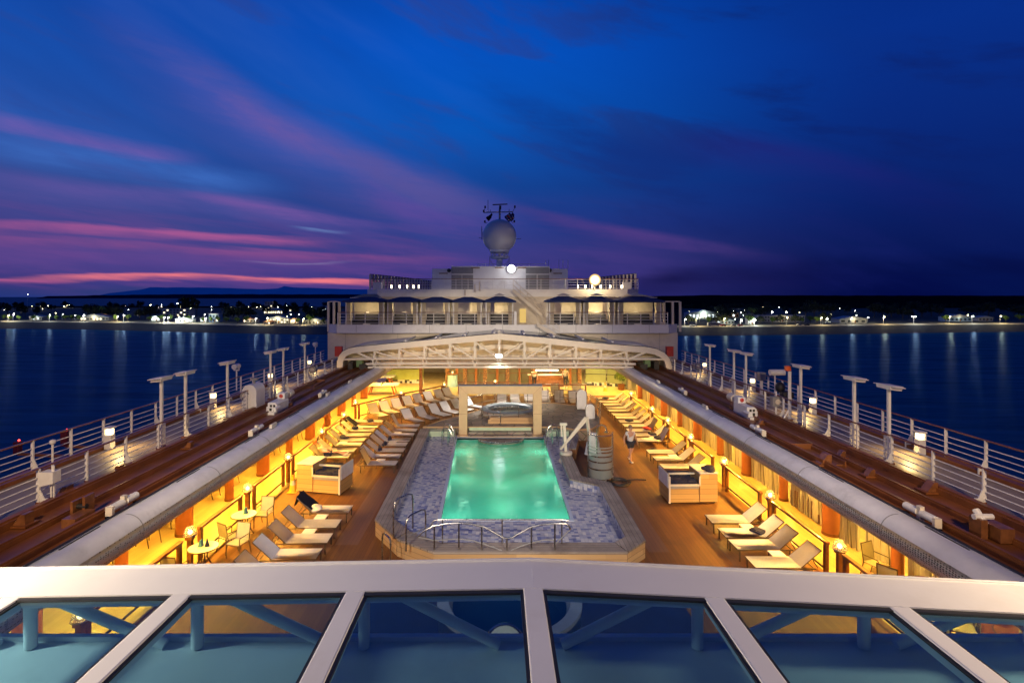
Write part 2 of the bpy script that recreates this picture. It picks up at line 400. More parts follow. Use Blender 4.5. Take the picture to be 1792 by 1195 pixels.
col = mixc(Mt('MULTIPLY', Mt('MULTIPLY', sstep(nD, .50, .66), sstep(el, .0, .06)), .5), col, mixc(sstep(az, -.2, .5), S('2f3f86'), S('0a1a5c')))
col = mixc(Mt('MULTIPLY', Mt('MULTIPLY', sstep(nD, .46, .30), sstep(el, .36, .12)), .22), col, mixc(sstep(az, -.3, .45), S('5a4f96'), S('1c2270')))
pinkside = sstep(az, .42, -.30)
low = Mt('MULTIPLY', sstep(el, .20, .06), sstep(el, -.01, .015))
col = mixc(Mt('MULTIPLY', Mt('MULTIPLY', Mt('MULTIPLY', sstep(nB, .44, .66), low), pinkside), .36), col, S('7c4890'))
wob = Mt('MULTIPLY', Mt('SUBTRACT', nC, .5), .02); wob2 = Mt('MULTIPLY', Mt('SUBTRACT', nA, .5), .09)
def band(pts, wid, colour, alpha, soft=1., wb=None, fade=.06):
    """a streak of cloud through a few points of the sky"""
    global col
    P = [AE(*p) for p in pts]
    cur = node(nt, 'ShaderNodeFloatCurve'); a0, a1 = P[0][0], P[-1][0]
    c = cur.mapping.curves[0]; cur.mapping.use_clip = False
    while len(c.points) < len(P): c.points.new(.5, .5)
    for q, (a, e) in zip(c.points, P): q.location = ((a-a0)/(a1-a0), e)
    cur.mapping.update()
    t = Mt('DIVIDE', Mt('SUBTRACT', az, a0), a1-a0); L(t, cur.inputs['Value'])
    d = Mt('SUBTRACT', el, cur.outputs[0])
    d = Mt('ADD', d, wb if wb is not None else wob)
    wdt = wid/FPX
    up = sstep(d, wdt*1.0, 0.); dn = sstep(d, -wdt*1.6*soft, 0.)
    ends = Mt('MULTIPLY', sstep(t, -fade, fade*1.5), sstep(t, 1+fade, 1-fade*1.5))
    tex = Mt('ADD', Mt('MULTIPLY', sstep(Mt('ADD', Mt('MULTIPLY', nC, .18), Mt('MULTIPLY', nD, .82)), .36, .60), .75), .35)
    m = Mt('MINIMUM', Mt('MULTIPLY', Mt('MULTIPLY', Mt('MULTIPLY', up, dn), ends), Mt('MULTIPLY', tex, alpha)), 1.)
    col = mixc(m, col, S(colour))
band([(-60,400),(300,470),(700,470),(1000,460),(1300,490)], 70, '4f3d8c', .40, 1., wob2, .15)
band([(840,130),(1000,230),(1180,290),(1420,300)], 60, '0d2f7e', .7, 1.2, wob2, .25)
band([(240,60),(380,150),(520,235),(660,300),(880,372)], 52, '66589f', .55, 1.2, wob2, .18)
band([(330,140),(470,215),(580,265)], 26, '7c5aa4', .36, 1., wob2, .25)
band([(640,330),(720,372),(840,392)], 22, '62469a', .5, 1., wob2, .3)
band([(-60,205),(80,235),(200,262),(330,281)], 22, '7d5cab', .7, .35, wob, .15)
band([(-60,240),(150,272),(300,298),(460,318)], 20, '3f74cc', .6, 1.2, wob, .2)
band([(-60,300),(160,330),(400,350),(640,395)], 16, '63539f', .6, 1.4, wob, .2)
band([(340,340),(480,365),(640,392)], 9, '7a55a0', .6, 1., wob, .3)
band([(-80,392),(120,398),(330,410),(560,424)], 8, 'a85692', .8, 1.1, wob, .15)
band([(-80,414),(200,424),(420,440),(760,452)], 7, '8c4c8c', .65, 1.3, wob, .15)
band([(-80,436),(300,448),(640,466)], 10, '70458f', .5, 1.3, wob, .2)
band([(60,486),(260,481),(480,488),(720,496)], 5, 'ee7a86', 1., 1.1, wob, .16)
band([(-80,489),(30,489),(110,490)], 3, 'a4558c', .9, 1., wob, .2)
band([(440,458),(520,461),(600,459)], 3, '8078a8', .6, 1., wob, .3)
band([(520,398),(560,403),(600,406)], 4, '6f8ac4', .6, 1., wob, .3)
band([(900,362),(1010,390),(1120,410),(1320,446)], 14, '553c84', .65, 1., wob, .25)
band([(1180,240),(1400,280),(1620,330)], 34, '241f74', .4, 1., wob2, .3)
band([(1080,500),(1250,478),(1500,466),(1900,470)], 22, '040c3e', .75, 1.2, wob, .15)
band([(-80,508),(200,508),(600,508)], 9, '23386f', .6, 1., wob, .2)
below = sstep(el, .0, -.02)
col = mixc(below, col, S('06102c'))
sky = node(nt, 'ShaderNodeTexSky', sky_type='NISHITA', sun_disc=False)
sky.sun_elevation = math.radians(-4.); sky.sun_rotation = math.radians(-60.)
bg1 = node(nt, 'ShaderNodeBackground', Strength=1.); L(col, bg1.inputs[0])
bg2 = node(nt, 'ShaderNodeBackground', Strength=.05); L(sky.outputs[0], bg2.inputs[0])
ad = node(nt, 'ShaderNodeAddShader'); L(bg1.outputs[0], ad.inputs[0]); L(bg2.outputs[0], ad.inputs[1])
wo = node(nt, 'ShaderNodeOutputWorld'); L(ad.outputs[0], wo.inputs[0])
w.cycles.sampling_method = 'MANUAL'; w.cycles.sample_map_resolution = 512

# ---------------------------------------------------------------- sea and shore
SEA = -22.
def sea_mat():
    m, nt, out = newmat('night_sea'); L = nt.links.new
    tc = node(nt, 'ShaderNodeTexCoord')
    mp = node(nt, 'ShaderNodeMapping'); mp.inputs['Scale'].default_value = (.045,.16,.1); L(tc.outputs['Object'], mp.inputs[0])
    n1 = node(nt, 'ShaderNodeTexNoise', Scale=1., Detail=7., Roughness=.62); L(mp.outputs[0], n1.inputs['Vector'])
    mp2 = node(nt, 'ShaderNodeMapping'); mp2.inputs['Scale'].default_value = (.006,.014,.1); L(tc.outputs['Object'], mp2.inputs[0])
    n2 = node(nt, 'ShaderNodeTexNoise', Scale=1., Detail=3.); L(mp2.outputs[0], n2.inputs['Vector'])
    bp = node(nt, 'ShaderNodeBump', Strength=.28, Distance=1.5); L(n1.outputs['Fac'], bp.inputs['Height'])
    d = node(nt, 'ShaderNodeBsdfDiffuse')
    mp3 = node(nt, 'ShaderNodeMapping'); mp3.inputs['Scale'].default_value = (.03,.22,.1); L(tc.outputs['Object'], mp3.inputs[0])
    n3 = node(nt, 'ShaderNodeTexNoise', Scale=1., Detail=8., Roughness=.7); L(mp3.outputs[0], n3.inputs['Vector'])
    cr = ramp(nt, [(.32,(.020,.12,.15)),(.68,(.065,.27,.31))]); L(n3.outputs['Fac'], cr.inputs[0]); L(cr.outputs[0], d.inputs[0])  # sky reflected by ripples, painted as streaks in the water colour
    g = node(nt, 'ShaderNodeBsdfGlossy'); g.inputs[0].default_value = (.42,.66,1.,1); L(bp.outputs[0], g.inputs['Normal'])
    mr = node(nt, 'ShaderNodeMapRange'); mr.inputs[3].default_value = .20; mr.inputs[4].default_value = .30; L(n2.outputs['Fac'], mr.inputs[0]); L(mr.outputs[0], g.inputs['Roughness'])
    f = node(nt, 'ShaderNodeMath', operation='MULTIPLY'); f.inputs[1].default_value = .085; L(schlick(nt, .03, bp.outputs[0]), f.inputs[0])
    mx = node(nt, 'ShaderNodeMixShader'); L(f.outputs[0], mx.inputs[0]); L(d.outputs[0], mx.inputs[1]); L(g.outputs[0], mx.inputs[2])
    L(mx.outputs[0], out.inputs[0]); return m
mb = MB(); mb.face([(-30000,-3000,SEA),(30000,-3000,SEA),(30000,40000,SEA),(-30000,40000,SEA)])
struct('sea', mb, sea_mat())
WL = [(-1500,560),(-900,548)]+[(at(px,py,SEA).x, at(px,py,SEA).y) for px, py in ((0,576),(120,577),(250,580),(340,583),(570,587),(1192,589),(1340,587.5),(1500,585.5),(1650,583),(1792,581.5))]+[(900,490),(1500,520)]
def wl(x):
    for (a, b), (c, d) in zip(WL, WL[1:]):
        if a <= x <= c: return b+(d-b)*(x-a)/(c-a)
    return WL[0][1] if x < 0 else WL[-1][1]
BW = 40.                                                    # width of the dark beach
def gz(x, d):                                               # ground height d metres behind the waterline
    if d < BW: return SEA-.4+max(0,d/BW)**1.3*4.6-(.6 if d < 0 else 0)
    return SEA+4.4+min(1.6, (d-BW)*.006)
M['beach'] = mat('shaded_dark_sand', (.022,.02,.018), .8, var=.3, vs=.08)  # the unlit beach: its shade is put into the sand colour
M['prom'] = mat('pale_promenade', (.30,.24,.15), .8, var=.25, vs=.05)
M['land'] = mat('dark_ground', (.045,.05,.03), .9, var=.4, vs=.02)
def strip(d0, d1, nd, dz=0.):
    mb = MB(); xs = [-1500+25*i for i in range(121)]; g = []
    for x in xs: g.append([mb.bm.verts.new((x, wl(x)+d0+(d1-d0)*k/nd, gz(x, d0+(d1-d0)*k/nd)+dz)) for k in range(nd+1)])
    for A, B in zip(g, g[1:]):
        for k in range(nd): mb.bm.faces.new((A[k], B[k], B[k+1], A[k+1]))
    return mb
struct('beach', strip(-6, BW, 8), M['beach'], True)
struct('promenade_path', strip(BW, BW+26, 1), M['prom'])
struct('shore_land', strip(BW+26, 820, 10), M['land'])
# hills beyond the bay
def ridge(name, pts, dist, base, m, depth=900., seed=1):
    rnd = random.Random(seed); mb = MB(); A = []; B = []; C = []
    for i in range(len(pts)-1):
        (x0,y0),(x1,y1) = pts[i], pts[i+1]; n = max(2, int(abs(x1-x0)/14))
        for k in range(n):
            px = x0+(x1-x0)*k/n; py = y0+(y1-y0)*k/n + rnd.uniform(-.35,.35)
            X = (px-VX)*dist/FPX; h = CAMZ+(VY-py)*dist/FPX
            A.append(mb.bm.verts.new((X, dist, base))); B.append(mb.bm.verts.new((X*1.02, dist+depth*.5, max(base+1, CAMZ+(h-CAMZ)*(1+.5*depth/dist))))); C.append(mb.bm.verts.new((X*1.05, dist+depth*1.6, base)))
    for i in range(len(A)-1):
        mb.bm.faces.new((A[i],A[i+1],B[i+1],B[i])); mb.bm.faces.new((B[i],B[i+1],C[i+1],C[i]))
    return struct(name, mb, m, True)
M['hillblue'] = mat('hazy_far_hill', (.14,.50,.72), 1., var=.1, vs=.0004, spec=0)  # distance haze is put into the blue of the hills
M['hilldark'] = mat('dark_far_shore', (.01,.016,.045), 1., var=.2, vs=.001, spec=0)
M['hillblack'] = mat('black_wooded_shore', (.006,.007,.012), 1., var=.3, vs=.003, spec=0)
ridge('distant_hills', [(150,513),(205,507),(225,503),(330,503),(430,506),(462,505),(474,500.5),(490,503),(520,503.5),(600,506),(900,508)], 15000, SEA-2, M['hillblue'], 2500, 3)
ridge('distant_land', [(60,518),(200,516),(330,515),(600,515),(1000,515)], 9000, SEA-3, M['hilldark'], 900, 5)
ridge('wooded_hills', [(1050,521),(1120,519),(1200,518),(1290,516.5),(1500,517),(1900,517.5),(2300,517)], 1560, SEA-.5, M['hillblack'], 500, 9)

# ---------------------------------------------------------------- trees of the waterfront
def leaf_mat(name, c0, c1):
    m, nt, out = newmat(name); L = nt.links.new
    b = node(nt, 'ShaderNodeBsdfPrincipled', Roughness=.75); g = node(nt, 'ShaderNodeNewGeometry')
    r = ramp(nt, [(0, c0), (1, c1)]); L(g.outputs['Random Per Island'], r.inputs[0]); L(r.outputs[0], b.inputs['Base Color'])
    L(b.outputs[0], out.inputs[0]); return m
M['leaf'] = leaf_mat('tree_leaves', (.05,.11,.02), (.15,.24,.05))
M['leafdk'] = leaf_mat('dark_leaves', (.012,.022,.010), (.035,.05,.02))
M['bark'] = mat('bark', (.09,.065,.045), .9, var=.3, vs=2)
def crown(seed, rx, rz, nblob=9, per=62, size=.95):
    rnd = random.Random(seed); mb = MB()
    for b in range(nblob):
        a = rnd.uniform(0, 2*PI); rr = rnd.uniform(.1,.75)*rx; bz = rnd.uniform(-.45,.65)*rz
        c = Vector((rr*math.cos(a), rr*math.sin(a), bz)); br = rx*rnd.uniform(.26,.48)
        for k in range(per):
            v = Vector((rnd.gauss(0,1), rnd.gauss(0,1), rnd.gauss(0,.8))).normalized()*br*rnd.uniform(.55,1.08)
            p = c+v; n = Vector((rnd.gauss(0,1), rnd.gauss(0,1), rnd.gauss(0,1))).normalized(); t = n.orthogonal().normalized(); s2 = n.cross(t)
            s = size*rnd.uniform(.35,.9)
            mb.face([p+t*s, p+s2*s*.6, p-t*s, p-s2*s*.6])
    return mb
def make_tree(seed, h, rx, rz, m, name='shore_tree', label='', nblob=9):
    t = thing(name, label, 'tree')
    mb = MB(); mb.cyl((0,0,-.5),(0.15,.1,h-rz*.6), .32,.18,7)
    for k in range(4):
        a = k*1.7+seed; mb.cyl((.1,.05,h-rz*1.2),(math.cos(a)*rx*.6,math.sin(a)*rx*.6,h+rz*.1), .13,.05,5)
    mb.build('trunk', M['bark'], t)
    o = crown(seed, rx, rz, nblob).build('crown', m, t); o.location = (0,0,h)
    return t
def make_palm(label):
    t = thing('palm_tree', label, 'palm tree')
    mb = MB(); mb.tube([(0,0,-.5),(.3,0,3),(.5,.1,6),(.55,.1,9)], .17, 6); mb.build('trunk', M['bark'], t)
    rnd = random.Random(4); mb = MB()
    for k in range(16):
        a = k*2*PI/16+rnd.uniform(-.2,.2); e = rnd.uniform(.1,.9); d = Vector((math.cos(a),math.sin(a),0)); sd = Vector((-d.y,d.x,0)); p = Vector((.55,.1,9)); pr = p; 
        for j in range(4):
            q = p+d*1.0*(1-.1*j)+Vector((0,0,e-.55*j)); wd = (.5,.55,.4,.1)[j]
            mb.face([pr-sd*(.5,.5,.55,.4)[j]*.6, pr+sd*(.5,.5,.55,.4)[j]*.6, q+sd*wd*.6, q-sd*wd*.6]); p = q; pr = q
    mb.build('crown', M['leaf'], t)
    return t
TL = ['round leafy tree with a spreading crown on the far waterfront','broad dark tree with a dense crown on the far waterfront','tall narrow dark tree rising over the waterfront roofs']
TG = ['leafy trees on the far waterfront','dark trees on the far waterfront','tall dark trees on the far waterfront']
protos = [make_tree(1, 5.2, 3.6, 2.4, M['leaf'], label=TL[0]), make_tree(2, 6.5, 5.2, 3.4, M['leafdk'], label=TL[1]), make_tree(3, 9.5, 3.4, 5.2, M['leafdk'], label=TL[2], nblob=11),
          make_tree(5, 4.6, 3.0, 2.1, M['leaf'], label=TL[0]), make_tree(6, 6.8, 6.4, 3.2, M['leafdk'], label=TL[1], nblob=12)]
PK = [0,1,2,0,1]
used = [False]*5
def put_tree(k, px, d, s=1.):
    """a tree d metres behind the waterline, in the direction px of the photograph"""
    tx = (px-VX)/FPX
    Yv = 450.
    for _ in range(8): Yv = wl(tx*Yv)+d
    loc = (tx*Yv, Yv, gz(0, d))
    if not used[k]: o = protos[k]; used[k] = True; o.location = loc
    else: o = dup(protos[k], loc, random.uniform(0,6), TL[PK[k]])
    o.rotation_euler.z = random.uniform(0, 6); o.scale = (s,s,s*random.uniform(.9,1.1)); o['group'] = TG[PK[k]]
    return o
R_ = random.Random(11)
for px in (4,18,34,58,84,98,112,125,135,203,220,262,284,298,331,352,372,384,398,414,430,520,545,566):        # along the promenade, lit by its lamps
    put_tree(R_.choice((0,3,3)), px+R_.uniform(-3,3), BW+R_.uniform(23,33), R_.uniform(.75,1.05))
for px in (150,162,174,190,206,242,252,262,400,408,418,428,440,548,560,572):
    put_tree(R_.choice((1,4)), px+R_.uniform(-3,3), BW+R_.uniform(60,120), R_.uniform(1.15,1.6))
for px in (320,328,336,344): put_tree(2, px, BW+R_.uniform(160,175), R_.uniform(1.5,1.75))
for k in range(84):
    px = R_.choice((R_.uniform(-20,250), R_.uniform(380,575), R_.uniform(-20,575))); put_tree(R_.choice((1,1,4,2)), px, BW+R_.uniform(90,640), R_.uniform(.8,1.35))
for px in (1205,1240,1254,1266,1312,1330,1352,1366,1392,1405,1418,1430,1442,1655,1760,1785): put_tree(R_.choice((0,3,1)), px, BW+R_.uniform(24,40), R_.uniform(.8,1.1))
for px in (1262,1270,1330,1340,1410,1425,1440,1454,1560,1580,1596,1612,1630,1644,1690,1710,1730,1775,1795,1545,1530): put_tree(R_.choice((1,4)), px, BW+R_.uniform(90,180), R_.uniform(1.2,1.7))
for k in range(70): put_tree(R_.choice((1,4,1)), R_.uniform(1195,1800), BW+R_.uniform(120,600), R_.uniform(.8,1.25))
for k in range(5):
    if not used[k]: put_tree(k, 40, BW+60)
pl = make_palm('palm tree with a fan of fronds above the dark waterfront trees')
def dir_loc(px, d):
    tx = (px-VX)/FPX; Yv = 450.
    for _ in range(8): Yv = wl(tx*Yv)+d
    return (tx*Yv, Yv, gz(0, d))
pl.location = dir_loc(177, BW+70); pl.scale = (1.7,1.7,1.45)
tag(dup(pl, dir_loc(1316, BW+60), 1., 'palm tree behind the brightest white sign on the dark-sky shore'))
tag(strip(640, 812, 4, .0).build('far_treeline', M['leafdk']), 'black mass of woodland behind the lit waterfront', 'woodland', kind='stuff')

# ---------------------------------------------------------------- waterfront lamps and buildings
M['lampw'] = emit('street_lamp_white', (.95,.96,.85), 34.); M['lampy'] = emit('street_lamp_yellow', (1.,.9,.5), 34.)
M['winw'] = emit('lit_window', (1.,.86,.55), 2.6); M['winc'] = emit('cool_lit_window', (.8,.95,1.), 2.6)
lampmesh = {}
def street_lamp(px, d, h, power, col, big=.55, label='', twin=False, group=None, streak=True):
    t = thing('street_lamp', label, 'street lamp', dir_loc(px, d), 0, group)
    key = (round(h,1), big, col, twin)
    if key not in lampmesh:
        mb = MB(); mb.cyl((0,0,-.5),(0,0,h), .12,.08,6)
        if twin: mb.bar((-1.6,0,h),(1.6,0,h), .12)
        else: mb.bar((0,0,h),(.8,0,h+.15), .12)
        p = mb.mesh('pole'); p.materials.append(M['whitemetal'])
        mb = MB()
        for x in ((-1.6,1.6) if twin else (.9,)): mb.ball((x,-.1,h-.1), big, (1,1,.8), 8, 6)
        q = mb.mesh('lamp_head'); q.materials.append(M['lampw'] if col == 'w' else M['lampy']); lampmesh[key] = (p, q)
    for n, me in zip(('pole','lamp_head'), lampmesh[key]):
        o = bpy.data.objects.new(n, me); COL.objects.link(o); o.parent = t
    if power: light('POINT', (.9,-.9,h-.6), power*2.4, (.92,.97,.88) if col == 'w' else (1.,.84,.45), .35, t)
    return t
LG = 'white lamps along the promenade'; k = 0
for px, h, pw, c, tw in ((14,6,2600,'y',0),(23,7.5,2600,'w',0),(86,6.5,1800,'w',0),(146,6.5,2200,'w',0),(205,5.5,2200,'y',0),(216,6.5,2600,'w',0),(287,5,3000,'w',0),(294,5,3000,'w',0),(312,5.5,2600,'w',0),(337,6.5,2600,'w',0),(359,5,2600,'w',0),(447,5.5,1800,'w',0),(467,6,2400,'y',0),(530,5.5,1500,'y',0)):
    street_lamp(px, BW+21, h, pw, c, .4, f'{ORD[k]} lit lamp standing along the promenade under the pink sky, counted from the photo edge', tw); k += 1
k = 0
for px, h, pw, c, tw in ((1198,6,1500,'w',0),(1218,6.5,2600,'y',0),(1267,6.5,2000,'y',0),(1296,4.5,1500,'w',0),(1320,5,2600,'w',0),(1376,7,2200,'y',0),(1436,6.5,2000,'y',0),(1489,6,1800,'w',0),(1546,6.8,3200,'y',0),(1599,7,3400,'w',1),(1661,6.8,3400,'y',0),(1701,7,2800,'w',0),(1750,7,4200,'y',0)):
    street_lamp(px, BW+18, h, pw, c, .4, f'{ORD[k]} lit lamp along the promenade on the dark-sky shore, counted from the ship', tw); k += 1
rn = random.Random(21)
far = [(48,515,0),(71,535,3),(83,535,0),(86,537,2),(96,536,0),(112,536,2),(219,535,0),(263,534,5),(267,538,0),(310,531,5),(282,533,0),(396,544,0),(449,537,2),(463,538,0),(473,535,1),(486,536,2),(501,535,0),(511,535,2),(493,540,2),(545,537,0),(508,550,0),(522,550,0),(1259,540,3),(1253,546,2),(1302,543,3),(1350,546,3),(1375,546,3),(1214,546,3),(1260,560,3),(1228,547,0),(1446,562,4),(1455,562,2),(1663,554,0),(1692,551,0),(1247,560,1),(1283,544,1)]
k = 0
for px, py, big in far:
    hz = 4+ (1 if big < 3 else 2)
    d = 950*(CAMZ-(SEA+5.2)-hz)/(py-VY) if py > 528 else 1050.
    d = max(BW+70, min(d, 1150)-wl((px-VX)/FPX*500)); d = min(d, 780)
    Yv = dir_loc(px, d)[1]; h = CAMZ-(py-VY)*Yv/FPX-gz(0,d)
    street_lamp(px, d, max(3.,h), 0 if big < 2 else 900, 'w' if rn.random() < .5 else 'y', .42+.14*big, f'{ORD[k%30]} small lit lamp among the inland roofs, '+('seen from the photo edge' if px < 873 and k < 30 else 'over the dark-sky town' if px > 873 else 'by the yellow light'), group=None); k += 1
for k in range(64):                                         # specks of light among the roofs and trees
    left_ = k < 40; px = rn.uniform(2,572) if left_ else rn.uniform(1198,1560)
    d = rn.uniform(BW+40, 620); h = rn.uniform(2.5,6.5)
    street_lamp(px, d, h, 260 if k % 2 else 0, 'w' if rn.random() < .4 else 'y', rn.uniform(.22,.4), 'tiny far town light among dark trees under the pink sky' if left_ else 'tiny far town light among dark roofs on the dark-sky shore', group='tiny lights of the far town, pink-sky shore' if left_ else 'tiny lights of the far town, dark-sky shore')
M['wallp'] = mat('pale_render', (.42,.40,.36), .8, var=.1, vs=.2); M['wallb'] = mat('blue_render', (.22,.32,.45), .8, var=.1, vs=.2)
M['roofm'] = mat('metal_sheet_roof', (.30,.32,.33), .5, var=.15, vs=.2); M['rooft'] = mat('tiled_roof', (.22,.10,.06), .8, var=.2, vs=.3)
def building(px, d, wd, hh, dp, wm, rm, nwin, lit, label, cat='building', gable=True, name='waterfront_building', storeys=1, cool=False, lamp=0):
    t = thing(name, label, cat, dir_loc(px, d))
    mb = MB(); mb.box((0,dp/2,hh/2-.3),(wd,dp,hh+.6)); mb.build('wall', wm, t)
    mb = MB()
    if gable: mb.extr([(-wd/2-.5,hh),(wd/2+.5,hh),(wd/2+.5,hh+.25),(0,hh+wd*.09+.6),(-wd/2-.5,hh+.25)], -.8, dp+.5)
    else: mb.box((0,dp/2,hh+.25),(wd+.6,dp+.8,.4))
    mb.build('roof', rm, t)
    for s in range(storeys):
        for i in range(nwin):
            x = -wd/2+wd*(i+.5)/nwin; mb = MB(); z = hh*(s+.5)/storeys
            mb.box((x,-.03,z),(wd/nwin*.5,.1,hh/storeys*.5)); f = mb.build('window', (M['winc'] if cool else M['winw']) if (i*7+s*3) % 5 in lit else M['darkglass'], t)
    mb = MB(); mb.box((wd*.31/nwin,-.04,1.1),(.9,.14,2.2)); mb.build('door', M['handrail'], t)
    if lamp: light('POINT', (0,-2.5,hh*.9), lamp*.9, (.85,1.,.85) if cool else (1.,.85,.5), .5, t)
    return t
B = building
B(62, BW+44, 13, 3.4, 8, M['wallp'], M['roofm'], 5, (1,2), 'low pale building with cool lit windows behind the promenade', cool=True, lamp=900)
B(165, BW+38, 30, 3.6, 8, M['wallp'], M['roofm'], 9, (0,2,3), 'long low pavilion with lit bays behind the promenade trees', lamp=1600)
B(182, BW+66, 18, 3.8, 9, M['wallp'], M['rooft'], 4, (1,), 'small house half hidden by dark trees behind the long pavilion', lamp=500)
B(272, BW+40, 9, 4.2, 8, M['wallp'], M['roofm'], 3, (0,1,2,3,4), 'small shop front with every window glowing white', cool=True, lamp=1800)
B(308, BW+150, 34, 9, 12, M['wallp'], M['roofm'], 8, (3,), 'wide dark office block behind the green lit trees', gable=False, storeys=3)
B(322, BW+30, 17, 2.9, 6, M['wallp'], M['roofm'], 5, (0,1,3), 'low open kiosk with a pale green roof beside the promenade', cool=True, lamp=2400)
B(374, BW+40, 9.5, 8, 8, M['wallb'], M['roofm'], 3, (4,), 'blue two storey house facing the water', gable=False, storeys=2, lamp=900)
B(356, BW+40, 6, 3.2, 6, M['wallp'], M['roofm'], 2, (0,1,2,3,4), 'bright white booth beside the blue house', cool=True, lamp=1500)
B(437, BW+46, 13, 3.2, 7, M['wallp'], M['rooft'], 4, (0,3), 'dim low bar with a glowing sign beside dark trees', lamp=700)
B(486, BW+40, 21, 4.4, 9, M['wallp'], M['roofm'], 8, (0,1,2), 'two level restaurant with rows of warm windows', storeys=2, lamp=2000)
B(471, BW+22, 10, 2.4, 6, M['wallp'], M['rooft'], 3, (2,), 'thatched open hut in front of the warm restaurant', lamp=0)
B(552, BW+34, 20, 3, 8, M['wallp'], M['roofm'], 6, (1,), 'wide green tented hall at the end of the shore by the ship', lamp=800)
B(515, BW+44, 8, 3.6, 7, M['cream'], M['rooft'], 3, (0,2), 'yellow lit cottage beside the tented hall', lamp=1500)
B(478, BW+240, 26, 5, 10, M['wallp'], M['roofm'], 9, (0,1,2,3,4), 'inland hall with a long row of yellow windows', lamp=0)
B(503, BW+330, 22, 6, 12, M['wallp'], M['roofm'], 5, (1,), 'inland warehouse with a pale metal roof', gable=True)
B(470, BW+420, 14, 15, 12, M['wallp'], M['roofm'], 3, (0,), 'tall dark tower block inland of the restaurant', gable=False, storeys=5)
B(562, BW+380, 26, 6, 12, M['wallp'], M['roofm'], 6, (1,3), 'inland shed beside the ship with blue lit windows', cool=True)
B(408, BW+400, 20, 7, 12, M['wallp'], M['roofm'], 5, (0,), 'inland block above the dark trees beside the blue house', gable=False, storeys=2)
B(1231, BW+150, 34, 6, 14, M['wallp'], M['roofm'], 8, (0,1,2,3,4), 'large bright hall with white lit front nearest the ship on the dark shore', cool=True, lamp=3500)
B(1270, BW+44, 16, 3.2, 8, M['wallp'], M['roofm'], 5, (0,), 'low pale shed behind the parked white bus', cool=True, lamp=700)
B(1315, BW+38, 6, 5.5, 6, M['wallp'], M['roofm'], 2, (0,1,2,3,4), 'small kiosk whose front glows white and red', cool=True, lamp=3000, gable=False)
B(1368, BW+70, 46, 6.2, 10, M['wallp'], M['roofm'], 16, (), 'long two storey colonnaded building on the dark shore', gable=False, storeys=2, lamp=1200)
B(1284, BW+170, 12, 5, 9, M['rooft'], M['rooft'], 3, (1,2), 'small red roofed house with turquoise lit windows', cool=True, lamp=600)
B(1493, BW+40, 26, 3.6, 14, M['wallp'], M['roofm'], 4, (), 'white warehouse with a long sloping roof at the promenade', lamp=900)
B(1678, BW+55, 26, 4.2, 10, M['wallb'], M['roofm'], 6, (), 'low bluish building behind the dark-sky promenade lamps', lamp=500)
B(1725, BW+60, 15, 3.4, 8, M['wallp'], M['roofm'], 4, (), 'small grey shed among dark trees at the far edge')
def vehicle(px, d, kind, m, label, cat):
    t = thing(kind, label, cat, dir_loc(px, d), .05)
    Lg, Wd, H = (11,2.5,3.1) if kind == 'parked_bus' else (4.3,1.8,1.45)
    mb = MB()
    if kind == 'parked_bus': mb.box((0,0,1.75),(Lg,Wd,2.7), bev=.2)
    else: mb.extr([(-2.1,.35),(2.1,.35),(2.15,.8),(1.2,.9),(.6,1.45),(-1.1,1.45),(-1.7,.95),(-2.15,.85)], -.9, .9)
    mb.build('body', m, t)
    mb = MB(); mb.box((0,-Wd/2-.01,2.1 if H > 2 else 1.15),(Lg*.86 if H > 2 else 1.6,.06,.9 if H > 2 else .36)); mb.build('window', M['darkglass'], t)
    for x in (-Lg*.32, Lg*.32):
        for y in (-Wd*.45, Wd*.45): mb = MB(); mb.cyl((x,y-.12,.42),(x,y+.12,.42),.42,n=12); mb.build('wheel', M['black'], t)
    return t
vehicle(1249, BW+17, 'parked_bus', M['wallp'], 'long white bus parked on the promenade of the dark shore', 'bus')
for k, (px, m, c) in enumerate(((1211,'wallp','pale'),(1216,'wallp','white'),(1266,'redpaint','red'),(1283,'wallp','light grey'),(1296,'redpaint','dark red'),(1398,'wallp','silver'),(1412,'darkmetal','black'))):
    vehicle(px, BW+14, 'parked_car', M[m], f'{c} car parked on the dark-sky promenade, {ORD[k]} from the ship', 'car')
# ---------------------------------------------------------------- decks of the ship (setting)
HP = 2.9                                                   # promenade deck above the pool deck
def R(x): return XC+x
BO = [(-4.15,18.1),(-3.17,16.75),(-1.9,15.85),(3.76,15.85),(4.5,16.6),(4.5,21.7),(3.42,22.5),(3.42,26.0),(4.1,29.0),(4.1,30.6),(-4.2,30.9),(-4.45,30.4)]      # outer edge of the pool surround
POOL = [(-2.02,18.95),(2.5,18.95),(2.47,29.9),(-2.30,29.9)]
mb = MB(); mb.fill([(R(-9.2),4),(R(9.2),4),(R(9.2),44),(R(-9.2),44)], [[(-3.9,18.6),(-3,17.2),(3.6,16.4),(4.1,17),(4.1,21.5),(3,22.5),(3,26),(3.8,30.2),(-4,30.4)]], 0.)
struct('pool_deck', mb, M['deckbrown'])
for sx, nm in ((-1,'gallery_floor'),(1,'gallery_floor')):
    mb = MB(); x0, x1 = sorted((R(sx*9.2), R(sx*13.7))); mb.face([(x0,4,0),(x1,4,0),(x1,58,0),(x0,58,0)]); struct(nm, mb, M['gallery'])
mb = MB(); mb.face([(R(-9.2),44,0),(R(9.2),44,0),(R(9.2),58,0),(R(-9.2),58,0)]); struct('grill_floor', mb, M['gallery'])
